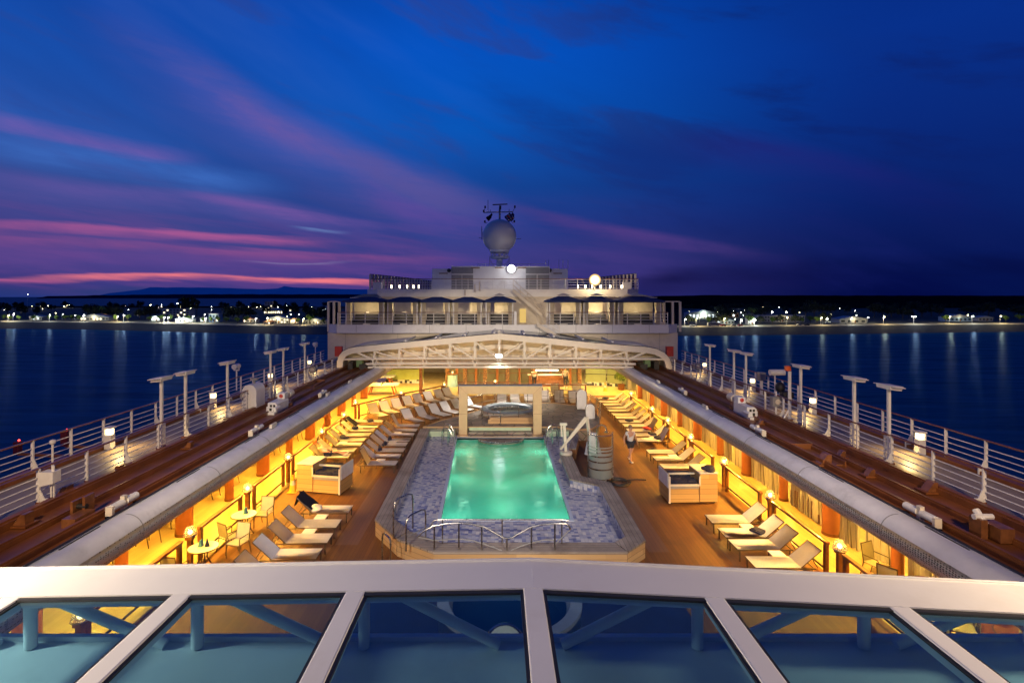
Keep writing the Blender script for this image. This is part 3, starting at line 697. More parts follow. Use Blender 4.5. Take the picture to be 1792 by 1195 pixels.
# lighter and darker matting lanes laid on the deck
M['mat1'] = planks('darker_deck_strip', (.13,.055,.02), (.20,.09,.032), .13, 0, .5, .05, (.05,.025,.012))
for x0, x1, y0, y1 in ((-5.3,-4.55,17.5,33),(4.7,5.35,17,33),(7.0,8.9,15.0,19.5),(-7.3,-5.36,14.6,20.3)):
    mb = MB(); mb.face([(x0,y0,.004),(x1,y0,.004),(x1,y1,.004),(x0,y1,.004)]); struct('deck_floor_strip', mb, M['mat1'])
for sx in (-1, 1):                                         # slab that is the gallery ceiling and the promenade floor
    x0, x1 = sorted((R(sx*9.0), R(sx*14.0)))
    mb = MB(); mb.box(((x0+x1)/2,24,2.79),(x1-x0,44,.14)); struct('gallery_ceiling', mb, M['cream'])
    x0, x1 = sorted((R(sx*9.0), R(sx*11.45)))
    mb = MB(); mb.face([(x0,3,HP-.02),(x1,3,HP-.02),(x1,45,HP-.02),(x0,45,HP-.02)]); struct('roof_track_floor', mb, M['track'])
    x0, x1 = sorted((R(sx*11.45), R(sx*13.5)))
    mb = MB(); mb.face([(x0,3,HP-.016),(x1,3,HP-.016),(x1,45,HP-.016),(x0,45,HP-.016)]); struct('running_track_floor', mb, M['runway'])
    x0, x1 = sorted((R(sx*13.5), R(sx*14.0)))
    mb = MB(); mb.box(((x0+x1)/2,24,HP+.03),(x1-x0,42,.12)); struct('waterway_kerb', mb, M['track'])
    mb = MB(); mb.box((R(sx*13.95),24,-8.2),(.12,60,22)); struct('hull_wall', mb, M['white'])
    mb = MB(); mb.box((R(sx*13.75),30,1.35),(.12,56,2.7)); struct('gallery_side_wall', mb, M['cream'])
mb = MB(); mb.box((R(0),51.5,2.79),(27.8,12.8,.14)); struct('grill_ceiling', mb, M['cream'])

# rails on which the glass roof travels, with stops
for sx, side in ((-1,'pink-sky side'),(1,'dark-sky side')):
    for q, (x, w_, h_) in enumerate(((9.55,.16,.13),(10.35,.10,.10),(11.2,.3,.16))):
        t = thing('roof_rail', f'long low brown steel rail, {ORD[q]} from the pool opening on the {side}', 'rail', (R(sx*x),23,HP-.02), 0, 'rails for the sliding roof')
        mb = MB(); mb.box((0,0,h_/2),(w_,40,h_)); mb.box((0,0,h_+.02),(w_*.5,40,.05)); mb.build('rail_head', M['track'], t)
        mb = MB()
        for k in range(26): mb.box((sx*(w_/2+.05),-19.5+k*1.55,.03),(.11,.12,.07))
        mb.build('rivet', M['track'], t)
    # wedge stops and upstands
    pts = [(40,918,.25),(112,868,.25),(205,828,.22),(330,784,.2)] if sx < 0 else [(1625,860,.25),(1470,800,.2),(1440,812,.3),(1245,712,.16),(1330,742,.16),(1520,833,.2)]
    for q, (px, py, s) in enumerate(pts):
        p = at(px, py, HP)
        t = thing('rail_stop', f'red-brown wedge on the roof rails, {ORD[q]} from the glass roof on the {side}', 'rail stop', (p.x,p.y,HP), 0, 'wedge stops on the roof rails')
        mb = MB(); mb.extr([(-s*.6,0),(s*.6,0),(s*.6,s*1.1),(s*.2,s*1.1)], -s*.5, s*.5); mb.build('wedge', M['handrail'], t)
        mb = MB(); mb.box((0,0,.02),(s*1.8,s*1.6,.04)); mb.build('base_plate', M['track'], t)
    # low boxed upstand on the track
    p = at(1430,800,HP) if sx > 0 else at(549,674,HP)
    t = thing('track_upstand', f'low red-brown boxed upstand on the roof track of the {side}', 'upstand', (p.x,p.y,HP-.02))
    mb = MB(); mb.box((0,.9,.1),(.7,.05,.22)); mb.box((-.33,0,.1),(.05,1.8,.2)); mb.box((.33,0,.08),(.05,1.8,.16)); mb.build('frame', M['track'], t)
    mb = MB(); mb.box((0,0,.03),(.6,1.7,.04)); mb.build('pan', M['handrail'], t)

# rounded silver coaming along each side of the opening
def perforated():
    m, nt, out = newmat('perforated_silver'); L = nt.links.new
    b = node(nt, 'ShaderNodeBsdfPrincipled', Roughness=.4); tc = node(nt, 'ShaderNodeTexCoord')
    mp = node(nt, 'ShaderNodeMapping'); mp.inputs['Scale'].default_value = (17,14,24); L(tc.outputs['Object'], mp.inputs[0])
    v = node(nt, 'ShaderNodeTexVoronoi', Scale=1.); v.inputs['Randomness'].default_value = .25; L(mp.outputs[0], v.inputs['Vector'])
    r = ramp(nt, [(.30,(.02,.018,.016)),(.40,(.42,.40,.38))]); L(v.outputs['Distance'], r.inputs[0]); L(r.outputs[0], b.inputs['Base Color']); L(b.outputs[0], out.inputs[0]); return m
M['perf'] = perforated()
for sx, side in ((-1,'pink-sky side'),(1,'dark-sky side')):
    t = thing('rounded_coaming', f'long rounded silver coaming over the gallery edge on the {side}', 'coaming', (R(0),24,HP))
    cx, cz, r = 8.8, 2.65, .38
    prof = [(9.05,3.03)]+[(cx-r*math.sin(a), cz+r*math.cos(a)) for a in [i*PI/16 for i in range(8)]]
    y0, y1 = 4, 42.5
    def sweep(pr, name, m):
        mb = MB(); A = []; n = 24
        for k in range(n+1): A.append([mb.bm.verts.new((R(sx*x), y0+(y1-y0)*k/n, z)) for x, z in pr])
        for P, Q in zip(A, A[1:]):
            for i in range(len(pr)-1): mb.bm.faces.new((P[i],P[i+1],Q[i+1],Q[i]))
        return mb.build(name, m, t, True, world=True)
    sweep(prof, 'tube', M['silver'])
    pr2 = [prof[-1]]+[(cx-r*math.sin(a), cz+r*math.cos(a)) for a in [i*PI/16 for i in range(8,16)]]+[(cx+.05,2.2),(cx+.2,2.2)]
    sweep([(prof[-2][0]+.0,prof[-2][1])]+pr2, 'perforated_skirt', M['perf'])
    sweep([(9.05,3.03),(9.05,2.86)], 'flange', M['silver'])
    mb = MB()
    for k in range(11): y = 5.5+k*3.45; mb.extr([(R(sx*(cx-(r+.004)*math.sin(a))), cz+(r+.004)*math.cos(a)) for a in [i*PI/14 for i in range(-2,10)]], y, y+.03, False)
    mb.build('joint_strip', M['vent'], t, world=True)
    mb = MB()
    for k in range(9): mb.box((R(sx*8.93),7.3+k*3.9,3.036),(.03,1.1,.012))
    mb.build('slot', M['black'], t, world=True)
    mb = MB(); mb.tube([(R(sx*9.0),y0,3.06),(R(sx*9.0),y1,3.06)], .022, 6); mb.build('cable', M['darkmetal'], t, world=True)
    for k, (px, py) in enumerate(((548,690),(590,668),(490,745)) if sx < 0 else ((1150,668),(1255,712))):
        p = at(px, py, 3.1)
        q = thing('cleat', f'pale cleat on the silver coaming, {ORD[k]} from the far truss on the {side}' , 'cleat', (R(sx*8.87),p.y,3.03))
        mb = MB(); mb.box((0,0,.05),(.12,.5,.06), bev=.02); mb.build('base', M['whitemetal'], q); mb = MB(); mb.cyl((0,-.2,.12),(0,.25,.12),.05,n=8); mb.build('pin', M['cream'], q)

# ---------------------------------------------------------------- open railings
def railing(name, label, x, y0, y1, step, z, h=.95, nr=4, side=1, brace=2, cat='railing', base=None, group=None, top=True):
    t = thing(name, label, cat, (x,y0,z), 0, group)
    n = int((y1-y0)/step)
    pm = []
    for br in (False, True):
        mb = MB(); mb.box((0,0,h/2+.05),(.075,.045,h-.1)); 
        if br: mb.extr([(.03*side,.02),(.24*side,.02),(.04*side,h*.45)], -.012, .012); mb.box((side*.2,0,.1),(.05,.045,.2))
        me = mb.mesh('post'); me.materials.append(M['whitemetal']); pm.append(me)
    mb = MB(); mb.box((0,0,.055),(.09,.06,.11)); bme = mb.mesh('post_foot'); bme.materials.append(M['track'])
    for k in range(n+1):
        o = bpy.data.objects.new('post', pm[1 if brace and k % brace == 0 else 0]); COL.objects.link(o); o.parent = t; o.location = (0,k*step,0)
        f = bpy.data.objects.new('post_foot', bme); COL.objects.link(f); f.parent = o
    for k in range(nr):
        mb = MB(); zz = h*(.22+.72*k/nr); mb.tube([(0,-.4,zz),(0,(y1-y0)*.5,zz),(0,y1-y0,zz)], .016, 6); mb.build('rail', M['whitemetal'], t)
    if top: mb = MB(); mb.box((0,(y1-y0)/2-.2,h),(.07,y1-y0+.4,.035)); mb.build('handrail', M['handrail'], t)
    return t
railing('outer_railing', 'long white four-rail railing at the ship edge on the pink-sky side', R(-13.7), 7.2, 41.6, 1.4, HP, .97, 4, 1)
railing('outer_railing', 'long white four-rail railing at the ship edge on the dark-sky side', R(13.7), 7.2, 41.6, 1.4, HP, .97, 4, -1)
railing('inner_railing', 'white railing between the running track and the roof rails on the pink-sky side', R(-11.5), 7.0, 37.2, 1.55, HP, .92, 4, 1)
railing('inner_railing', 'white railing between the running track and the roof rails on the dark-sky side', R(11.5), 7.0, 37.2, 1.55, HP, .92, 4, -1)

# ---------------------------------------------------------------- T masts
mastdata = {}
def mast(sx, p, k):
    side = 'pink-sky side' if sx < 0 else 'dark-sky side'
    t = thing('light_mast', f'white T-shaped mast with a slanted head, {ORD[k]} from the glass roof on the {side}', 'mast', (R(sx*11.62),p.y,HP), 0, 'white T-shaped masts along the railings')
    if sx not in mastdata:
        l = []
        mb = MB(); mb.box((0,0,1.17),(.08,.08,2.26)); mb.box((-.02*sx,.14,.42),(.05,.05,.82)); 
        for z in (.08,.42,.78): mb.box((0,.08,z),(.05,.1,.06))
        l.append(('pole', mb, M['whitemetal']))
        mb = MB(); mb.extr([(-.17,0),(.17,0),(.22,.13),(-.2,.12)], -.3, .3); l.append(('head', mb, M['whitemetal']))
        mb = MB(); mb.box((0,0,.102),(.34,.92,.022)); l.append(('head_cover', mb, M['silver']))
        mb = MB(); mb.box((0,.31,.06),(.2,.05,.1)); l.append(('lens', mb, M['black']))
        mb = MB(); mb.box((0,.05,.03),(.2,.34,.06)); l.append(('foot', mb, M['track']))
        mastdata[sx] = [(n, b.mesh(n), m) for n, b, m in l]
        for n, me, m in mastdata[sx]: me.materials.append(m)
    head = None
    for n, me, m in mastdata[sx]:
        o = bpy.data.objects.new(n, me); COL.objects.link(o)
        if n == 'head': o.parent = t; o.location = (0,0,2.28); o.rotation_euler = (.0,.10*sx,0); head = o
        elif n in ('head_cover','lens'): o.parent = head
        else: o.parent = t
for k, (px, py) in enumerate(((290,785),(337,766),(407,733),(478,699),(499,689),(533,672))): mast(-1, at(px,py,HP), k)
for k, (px, py) in enumerate(((1537,811),(1480,785),(1392,745),(1301,704),(1276,695),(1236,677))): mast(1, at(px,py,HP), k)

# ---------------------------------------------------------------- low deck lamps along the outer railing
def deck_lamp(sx, y, k):
    side = 'pink-sky side' if sx < 0 else 'dark-sky side'
    t = thing('deck_lamp', f'low boxy glowing deck lamp, {ORD[k]} from the glass roof along the {side}', 'deck lamp', (R(sx*13.35),y,HP), 0, 'glowing deck lamps along the running track')
    mb = MB(); mb.box((0,0,.24),(.22,.24,.48), bev=.02); mb.box((0,0,.72),(.26,.28,.05)); mb.box((sx*.1,0,.58),(.04,.24,.24)); mb.build('housing', M['whitemetal'], t)
    mb = MB(); mb.box((-sx*.02,0,.585),(.15,.15,.16)); mb.build('lens', M['bulbhot'], t)
    light('SPOT', (-sx*.34,0,.62), 100., (1.,.66,.24), .06, t, spread=2.7, aim=None, blend=.6).rotation_euler = (0, math.radians(38)*(-sx)*-1, 0)
for k, y in enumerate((18.2,24.8,31.0,37.4)): deck_lamp(-1, y, k)
for k, y in enumerate((17.6,23.6,29.2,36.0)): deck_lamp(1, y, k)

# ---------------------------------------------------------------- fittings on the promenade
def speaker(px, py, sx, lab):
    p = at(px, py, HP); t = thing('deck_speaker', lab, 'loudspeaker', (p.x,p.y,HP))
    mb = MB(); mb.cyl((0,0,0),(0,0,.55),.04,n=8); mb.box((0,0,1.0),(.05,.05,.2)); mb.build('post', M['whitemetal'], t)
    if sx < 0: mb = MB(); mb.cyl((0,-.16,.68),(0,.12,.68),.21,n=18)
    else: mb = MB(); mb.box((0,0,.68),(.42,.3,.42), bev=.03)
    mb.build('cabinet', M['vent'], t)
    mb = MB(); mb.cyl((0,-.18,.68),(0,-.15,.68),.11,n=16); mb.build('cone', M['cream'], t)
speaker(431,718,-1,'round dark loudspeaker on a white post beside the white ventilator hood')
speaker(548,666,-1,'round dark loudspeaker on a post near the far end of the pink-sky track')
speaker(1358,730,1,'square dark loudspeaker with a pale cone on the dark-sky inner railing')
speaker(1219,660,1,'square dark loudspeaker near the far truss on the dark-sky side')
p = at(443,716,HP); t = thing('ventilator_hood', 'white ventilator hood with a rounded top beside the running track', 'ventilator', (p.x,p.y,HP))
mb = MB(); mb.extr([(-.32,0),(.32,0),(.32,.85)]+[(.32*math.cos(a),.85+.32*math.sin(a)) for a in [i*PI/10 for i in range(1,10)]]+[(-.32,.85)], -.4,.5); mb.build('hood', M['white'], t, True)
mb = MB(); mb.box((-.1,-.41,.5),(.3,.02,.5)); mb.build('door', M['whitemetal'], t); mb = MB(); mb.cyl((0,.1,1.1),(0,.1,1.35),.06,n=8); mb.box((0,.1,1.36),(.3,.2,.1)); mb.build('cap', M['vent'], t)
p = at(90,880,HP); t = thing('junction_box', 'pale grey box on the near inner railing of the pink-sky side', 'box', (p.x+.1,p.y-.1,HP)); t.scale = (.62,.62,.8)
mb = MB(); mb.extr([(-.27,.62),(.27,.72),(.27,1.06),(-.27,1.06)], -.3,.1); mb.build('casing', M['whitemetal'], t); mb = MB(); mb.box((-.03,0,.33),(.06,.05,.66)); mb.box((.08,0,.33),(.05,.05,.66)); mb.build('bracket', M['whitemetal'], t); mb = MB(); mb.cyl((.12,-.1,1.06),(.12,-.1,1.22),.06,n=10); mb.build('knob', M['whitemetal'], t)
p = at(83,822,HP); t = thing('rail_camera', 'small white camera on the near outer railing of the pink-sky side', 'camera', (p.x+.15,p.y,HP))
mb = MB(); mb.cyl((0,0,.1),(0,0,.75),.03,n=8); mb.build('post', M['whitemetal'], t); mb = MB(); mb.ball((0,0,.82),.08,(1,1.3,1)); mb.build('head', M['whitemetal'], t, True)
def searchlight(px, py, lab):
    p = at(px, py, HP); t = thing('rail_searchlight', lab, 'searchlight', (p.x,p.y,HP))
    mb = MB(); mb.cyl((0,0,0),(0,0,1.05),.04,n=8); mb.box((0,0,1.1),(.3,.06,.06)); mb.box((.14,0,1.25),(.04,.06,.3)); mb.box((-.14,0,1.25),(.04,.06,.3)); mb.build('bracket', M['whitemetal'], t)
    mb = MB(); mb.cyl((-.02,-.25,1.3),(-.02,.25,1.3),.14,n=14); mb.build('drum', M['whitemetal'], t, True)
searchlight(414,683,'white searchlight on the outer railing beyond the ventilator hood'); searchlight(552,630,'white searchlight on the outer railing near the far truss')
p = at(1331,738,HP); t = thing('beacon_mast', 'white post topped by a red beacon on the dark-sky inner railing', 'beacon', (R(11.55),p.y,HP))
mb = MB(); mb.cyl((0,0,.1),(0,0,2.05),.065,n=10); mb.tube([(-.04,0,.5),(-.28,0,.05)],.03,6); mb.build('post', M['whitemetal'], t); mb = MB(); mb.box((-.08,0,2.18),(.2,.2,.2), bev=.03); mb.build('beacon', M['orange'], t); mb = MB(); mb.cyl((0,0,0),(0,0,.12),.12,n=10); mb.build('foot', M['track'], t)
p = at(1386,705,HP); t = thing('lookout_device', 'black binocular viewer and white drum at the dark-sky outer railing', 'viewer', (R(13.2),p.y,HP))
mb = MB(); mb.cyl((0,0,0),(0,0,.6),.05,n=8); mb.cyl((-.1,.3,0),(-.1,.3,1.35),.035,n=8); mb.build('stand', M['whitemetal'], t)
mb = MB(); mb.ball((0,0,.75),.22,(1,1,1.2)); mb.box((.15,-.3,.45),(.5,.4,.3), bev=.05); mb.build('viewer_body', M['black'], t, True)
mb = MB(); mb.cyl((-.35,.3,1.42),(.35,.3,1.42),.15,n=14); mb.build('drum', M['whitemetal'], t, True)
p = at(1312,690,HP); t = thing('control_box', 'grey control box on a white stand at the dark-sky outer railing', 'box', (R(13.4),p.y,HP)); mb = MB(); mb.box((0,0,.95),(.3,.4,.42), bev=.02); mb.build('casing', M['vent'], t); mb = MB(); mb.box((0,0,.4),(.12,.1,.8)); mb.build('stand', M['whitemetal'], t)

def winch(px, py, sx, lab):
    p = at(px, py, HP); t = thing('roof_winch', lab, 'winch', (p.x,p.y,HP-.02))
    mb = MB(); mb.extr([(-.2,.1),(.2,.1),(.2,.42),(.1,.5),(-.2,.5)], -.95, .35); mb.box((0,-.3,.05),(.3,1.6,.1)); mb.build('housing', M['white'], t)
    mb = MB(); mb.box((0,.18,.62),(.34,.4,.26), bev=.02); mb.build('gearbox', M['white'], t)
    mb = MB(); mb.cyl((0,.35,.55),(0,.7,.55),.11,n=14); mb.cyl((0,.7,.55),(0,1.2,.55),.17,n=16); mb.build('motor', M['cream'], t, True)
    mb = MB(); mb.ball((0,-.03,.62),.09,(1,.25,1)); mb.build('emblem', M['redpaint'], t)
    mb = MB(); mb.box((-.08,-.955,.2),(.1,.015,.12)); mb.box((.08,-.955,.2),(.1,.015,.12)); mb.box((-.06,-.955,.36),(.09,.015,.1)); mb.box((.08,-.955,.36),(.09,.015,.1)); mb.build('opening', M['darkmetal'], t)
    mb = MB(); mb.cyl((-.28*sx,-.9,.3),(-.28*sx,-1.4,.3),.07,n=10); mb.box((sx*.35,-.3,.12),(.26,.3,.2)); mb.build('conduit', M['whitemetal'], t)
    mb = MB(); mb.tube([(0,1.1,.4),(-.2*sx,.7,.1),(.1*sx,.3,.15)],.025,6); mb.box((.1,.7,.1),(.16,.5,.2)); mb.build('pipe', M['handrail'], t)
winch(492,716,-1,'white roof winch with a red round mark on the pink-sky roof track'); winch(1298,724,1,'white roof winch with a red round mark on the dark-sky roof track')
def clamp(px, py, sx, lab):
    p = at(px, py, HP); t = thing('roof_clamp', lab, 'clamp', (R(sx*9.27),p.y,HP))
    mb = MB(); mb.cyl((0,-.44,.2),(0,-.05,.2),.085,n=12); mb.cyl((0,.05,.2),(0,.44,.2),.085,n=12); mb.build('cylinder', M['whitemetal'], t, True)
    for bx in (((0,0,.18),(.1,.12,.34)),((0,-.47,.15),(.16,.08,.22))): mb = MB(); mb.box(*bx); mb.build('yoke', M['cream'], t); mb = MB(); mb.box((0,-.5,.0),(.12,.1,.1)); mb.box((0,.45,.0),(.12,.1,.1)); mb.build('foot', M['handrail'], t)
for q, (px, py) in enumerate(((222,892),(462,760),(572,694))): clamp(px, py, -1, f'white cylinder roof clamp beside the coaming, {ORD[q]} from the glass roof on the pink-sky side')
for q, (px, py) in enumerate(((1630,912),(1322,760),(1198,690))): clamp(px, py, 1, f'white cylinder roof clamp beside the coaming, {ORD[q]} from the glass roof on the dark-sky side')
p = at(1712,938,HP); t = thing('rail_bracket', 'white jointed latch on a brown bracket near the dark-sky coaming', 'bracket', (p.x,p.y,HP)); mb = MB(); mb.box((0,0,.2),(.14,.3,.4)); mb.box((.3,-.1,.15),(.3,.5,.3)); mb.build('bracket_plate', M['handrail'], t); mb = MB(); mb.cyl((-.1,0,.42),(.3,0,.42),.06,n=8); mb.cyl((.05,-.1,.3),(.05,.12,.52),.07,n=8); mb.build('latch', M['whitemetal'], t)
p = at(140,905,HP); t = thing('rail_bracket', 'rust-brown jointed bracket near the pink-sky coaming', 'bracket', (p.x,p.y,HP)); mb = MB(); mb.box((-.08,0,.2),(.06,.3,.42)); mb.box((.12,.1,.24),(.06,.3,.5)); mb.box((.2,-.3,.1),(.3,.6,.2)); mb.build('bracket_plate', M['handrail'], t); mb = MB(); mb.cyl((-.16,0,.26),(.16,0,.26),.06,n=8); mb.build('latch', M['darkmetal'], t)

# ---------------------------------------------------------------- columns, curtains, rails of the galleries
colm = {}
def column(x, y, r, lab, group):
    if r not in colm:
        a = MB().cyl((0,0,.1),(0,0,2.72),r,n=20).mesh('shaft', True); a.materials.append(M['column'])
        b = MB().cyl((0,0,0),(0,0,.1),r+.02,n=20).mesh('base_ring', True); b.materials.append(M['handrail']); colm[r] = (a, b)
    t = thing('gallery_column', lab, 'column', (x,y,0), 0, group)
    for n, me in zip(('shaft','base_ring'), colm[r]):
        o = bpy.data.objects.new(n, me); COL.objects.link(o); o.parent = t
for sx, side in ((-1,'open gallery'),(1,'curtained gallery')):
    for k in range(11):
        column(R(sx*10.9), 12.2+3.05*k, .27 if k % 2 == 0 else .16, f"{'thick' if k % 2 == 0 else 'slim'} orange-brown round column, {ORD[k]} from the glass roof along the {side}", 'orange-brown columns of the galleries')
def curtain_mat():
    m, nt, out = newmat('striped_curtain'); L = nt.links.new
    b = node(nt, 'ShaderNodeBsdfPrincipled', Roughness=.85); tc = node(nt, 'ShaderNodeTexCoord'); sp = node(nt, 'ShaderNodeSeparateXYZ'); L(tc.outputs['UV'], sp.inputs[0])
    mu = node(nt, 'ShaderNodeMath', operation='MULTIPLY'); mu.inputs[1].default_value = 13.; L(sp.outputs[0], mu.inputs[0]); fr = node(nt, 'ShaderNodeMath', operation='FRACT'); L(mu.outputs[0], fr.inputs[0])
    r = ramp(nt, [(0,(.70,.62,.44)),(.5,(.76,.68,.50)),(.56,(.24,.20,.12)),(.70,(.28,.24,.15)),(.76,(.72,.64,.46))], 'LINEAR'); L(fr.outputs[0], r.inputs[0]); L(r.outputs[0], b.inputs['Base Color'])
    tr = node(nt, 'ShaderNodeBsdfTranslucent'); L(r.outputs[0], tr.inputs[0]); mx = node(nt, 'ShaderNodeMixShader', Fac=.45); L(b.outputs[0], mx.inputs[1]); L(tr.outputs[0], mx.inputs[2]); L(mx.outputs[0], out.inputs[0]); return m
M['curtain'] = curtain_mat()
def curtain_mesh(seed, wid):
    rnd = random.Random(seed); mb = MB(); n = 48; rows = 6; V = []; uvl = mb.bm.loops.layers.uv.new('UV')
    ph = [rnd.uniform(0,6) for _ in range(3)]
    for j in range(rows+1):
        z = .04+2.62*j/rows; row = []
        gather = 1-.18*math.sin(PI*min(1, j/rows))*rnd.uniform(.3,1)
        for i in range(n+1):
            u = i/n; d = .07*math.sin(u*38+ph[0]+.35*j)+.035*math.sin(u*17+ph[1])
            row.append(mb.bm.verts.new((d, (u-.5)*wid*gather+.02*math.sin(u*30+ph[2]), z)))
        V.append(row)
    for j in range(rows):
        for i in range(n):
            f = mb.bm.faces.new((V[j][i],V[j][i+1],V[j+1][i+1],V[j+1][i]))
            for l, uv in zip(f.loops, ((i/n,j/rows),((i+1)/n,j/rows),((i+1)/n,(j+1)/rows),(i/n,(j+1)/rows))): l[uvl].uv = uv
    me = mb.mesh('curtain', True); me.materials.append(M['curtain']); return me
cms = [curtain_mesh(s, w_) for s, w_ in ((1,1.2),(2,.95),(3,1.35))]
k = 0
for b in range(11):
    y = 12.2+3.05*b
    for dy in (-.95, .95):
        if b == 2 and dy > 0 and False: continue
        o = bpy.data.objects.new('curtain', cms[k % 3]); COL.objects.link(o); o.location = (R(10.95), y+dy+random.uniform(-.1,.1), 0)
        tag(o, f'beige striped curtain hanging in folds, {ORD[k]} from the glass roof along the curtained gallery', 'curtain', 'striped curtains of the curtained gallery'); k += 1
# wooden rails with glass lamps along the pool deck
def deck_rail(a, b, lab, n=2):
    a = Vector((*a,0)); b = Vector((*b,0)); d = b-a; t = thing('deck_rail', lab, 'rail', a, math.atan2(d.y,d.x), 'wooden rails between the pool deck and the galleries'); Ln = d.length
    mb = MB(); mb.box((Ln/2,0,.98),(Ln,.13,.09), bev=.03); mb.build('handrail', M['handrail'], t)
    for k in range(n): mb = MB(); mb.box((.1+(Ln-.2)*k/(n-1),0,.47),(.12,.1,.94)); mb.build('post', M['handrail'], t)
    mb = MB(); mb.box((Ln/2,0,.2),(Ln-.2,.03,.05)); mb.build('lower_rail', M['darkmetal'], t)
lampm = None
def rail_lamp(x, y, lab, lit=True):
    global lampm
    t = thing('rail_lamp', lab, 'lamp', (x,y,0), 0, 'glass lamps on the wooden rail posts')
    if lampm is None:
        l = []
        mb = MB(); mb.box((0,0,.45),(.13,.13,.9)); mb.box((0,0,.92),(.2,.2,.12)); l.append(('post', mb, M['handrail'], False))
        mb = MB(); mb.lathe([(.17,.98),(.165,1.06),(.14,1.15),(.09,1.22),(.02,1.25)], n=18); l.append(('glass_dome', mb, M['dome'], True))
        mb = MB(); mb.ball((0,0,1.07),.065,(1,1,1.1)); l.append(('bulb', mb, M['bulb'], True))
        mb = MB(); mb.lathe([(.18,.97),(.19,.985),(.18,1.0)], n=18); l.append(('brass_ring', mb, M['chrome'], True))
        lampm = []
        for n, b, m, s in l: me = b.mesh(n, s); me.materials.append(m); lampm.append((n, me))
    for n, me in lampm: o = bpy.data.objects.new(n, me); COL.objects.link(o); o.parent = t
    light('POINT', (0,0,1.12), 14., (1.,.6,.2), .07, t)
LX, RX = -9.1, 9.42
SEG_L = [(11.9,15.55),(16.45,19.2),(20.1,23.0),(23.9,27.4),(28.4,31.4)]
LAMP_L = [11.9-.1,16.0,19.66,23.45,27.9,31.9]
for k, (a, b) in enumerate(SEG_L): deck_rail((LX,a),(LX,b),f'brown wooden rail on posts, {ORD[k]} from the glass roof along the open gallery')
for k, y in enumerate(LAMP_L): rail_lamp(LX, y, f'lit glass lamp on a brown post, {ORD[k]} from the glass roof along the open gallery')
deck_rail((-9.2,35.4),(-7.1,39.1),'brown wooden rail behind the fan of loungers, beside the open gallery',3); deck_rail((-6.95,39.3),(-4.4,42.7),'brown wooden rail behind the loungers nearest the blue drinks stand',3)
for (x, y), c in (((-9.4,35.6),'at the near end of the slanting rail'),((-7.05,39.2),'in the middle of the slanting rail'),((-4.3,42.8),'at the far end of the slanting rail')): rail_lamp(x, y, 'lit glass lamp on a post '+c)
SEG_R = [(11.9,14.75),(15.45,18.6),(19.4,22.4),(23.7,26.4),(27.2,30.1),(30.8,33.2),(33.9,38.6)]
LAMP_R = [11.8,15.1,18.97,22.85,26.8,30.45,33.55,38.9]
for k, (a, b) in enumerate(SEG_R): deck_rail((RX-.05,a),(RX-.05,b),f'brown wooden rail on posts, {ORD[k]} from the glass roof along the curtained gallery')
for k, y in enumerate(LAMP_R): rail_lamp(RX+.06, y, f'lit glass lamp on a brown post, {ORD[k]} from the glass roof along the curtained gallery')
# warm ceiling lights under both galleries
for sx in (-1, 1):
    for k in range(12):
        y = 10.6+3.05*k
        light('SPOT', (R(sx*11.9), y, 2.66), (540. if sx < 0 else 640.), (WARM if sx < 0 else (1.,.60,.12)), .12, None, aim=(R(sx*11.5), y, 0), spread=2.75, blend=.5, name='gallery_downlight')
        light('SPOT', (R(sx*9.75), y+1.5, 2.66), 1000., WARM, .12, None, aim=(R(sx*8.3), y+1.5, 0), spread=2.7, blend=.6, name='gallery_downlight')
for x in (-7.5,-4.5,-1.5,1.5,4.5,7.5,10.5,-10.5):
    light('SPOT', (R(x), 47., 2.66), 520., (1.,.68,.22), .12, None, aim=(R(x), 47, 0), spread=2.7, blend=.5, name='grill_downlight')

M['redlens'] = emit('red_signal_lens', (1.,.06,.04), 6.)
for px, py, s, lab in ((115,782,1.,'dark red box with a small red light outboard of the pink-sky railing'),(31,796,.8,'smaller dark red box with a red light outboard of the near pink-sky railing')):
    p = at(px, py, 2.0); t = thing('signal_box', lab, 'signal box', (p.x,p.y,2.0)); mb = MB(); mb.box((0,0,.35*s),(.26*s,.26*s,.6*s), bev=.03); mb.build('casing', mat('dark_red_paint', (.10,.008,.008), .5), t); mb = MB(); mb.ball((.05,0,.7*s),.035,(1,1,1),10,8); mb.build('lens', M['redlens'], t)
    mb = MB(); mb.bar((0,0,.05),(R(-13.9)-p.x,0,-.2),.1); mb.build('support_arm', M['track'], t)
# ---------------------------------------------------------------- pool
TZ, BZ, WZ = .22, .56, .10
inner = [(-3.62,18.35),(-2.85,17.25),(-1.75,16.42),(3.5,16.42),(3.95,16.9),(3.95,21.4),(2.9,22.15),(2.9,26.2),(3.6,29.0),(3.6,30.2),(-3.85,30.2)]
mb = MB(); mb.fill([(-4.0,18.2),(-3.05,16.9),(-1.8,16.0),(3.65,16.0),(4.3,16.75),(4.3,21.6),(3.3,22.4),(3.3,26.0),(4.05,29.0),(4.05,30.5),(-4.2,30.5)], [POOL], TZ)
struct('tile_floor', mb, M['tile'])
def wallstrip(poly, z0, z1, closed=True):
    mb = MB(); n = len(poly)
    for i in range(n if closed else n-1):
        a, b = poly[i], poly[(i+1) % n]; mb.face([(a[0],a[1],z0),(b[0],b[1],z0),(b[0],b[1],z1),(a[0],a[1],z1)])
    return mb
pool = thing('swimming_pool', 'rectangular pool of glowing green water sunk in a blue tiled floor', 'pool', (.2,24.4,0))
mb = wallstrip(POOL, -1.5, TZ); mb.face([(x,y,-1.5) for x, y in POOL]); mb.build('basin', M['basin'], pool, world=True)
mb = MB()                                                  # coping a little proud of the tiles
out_ = [(x+(.12 if x > 0 else -.12), y+(.12 if y > 25 else -.12)) for x, y in POOL]
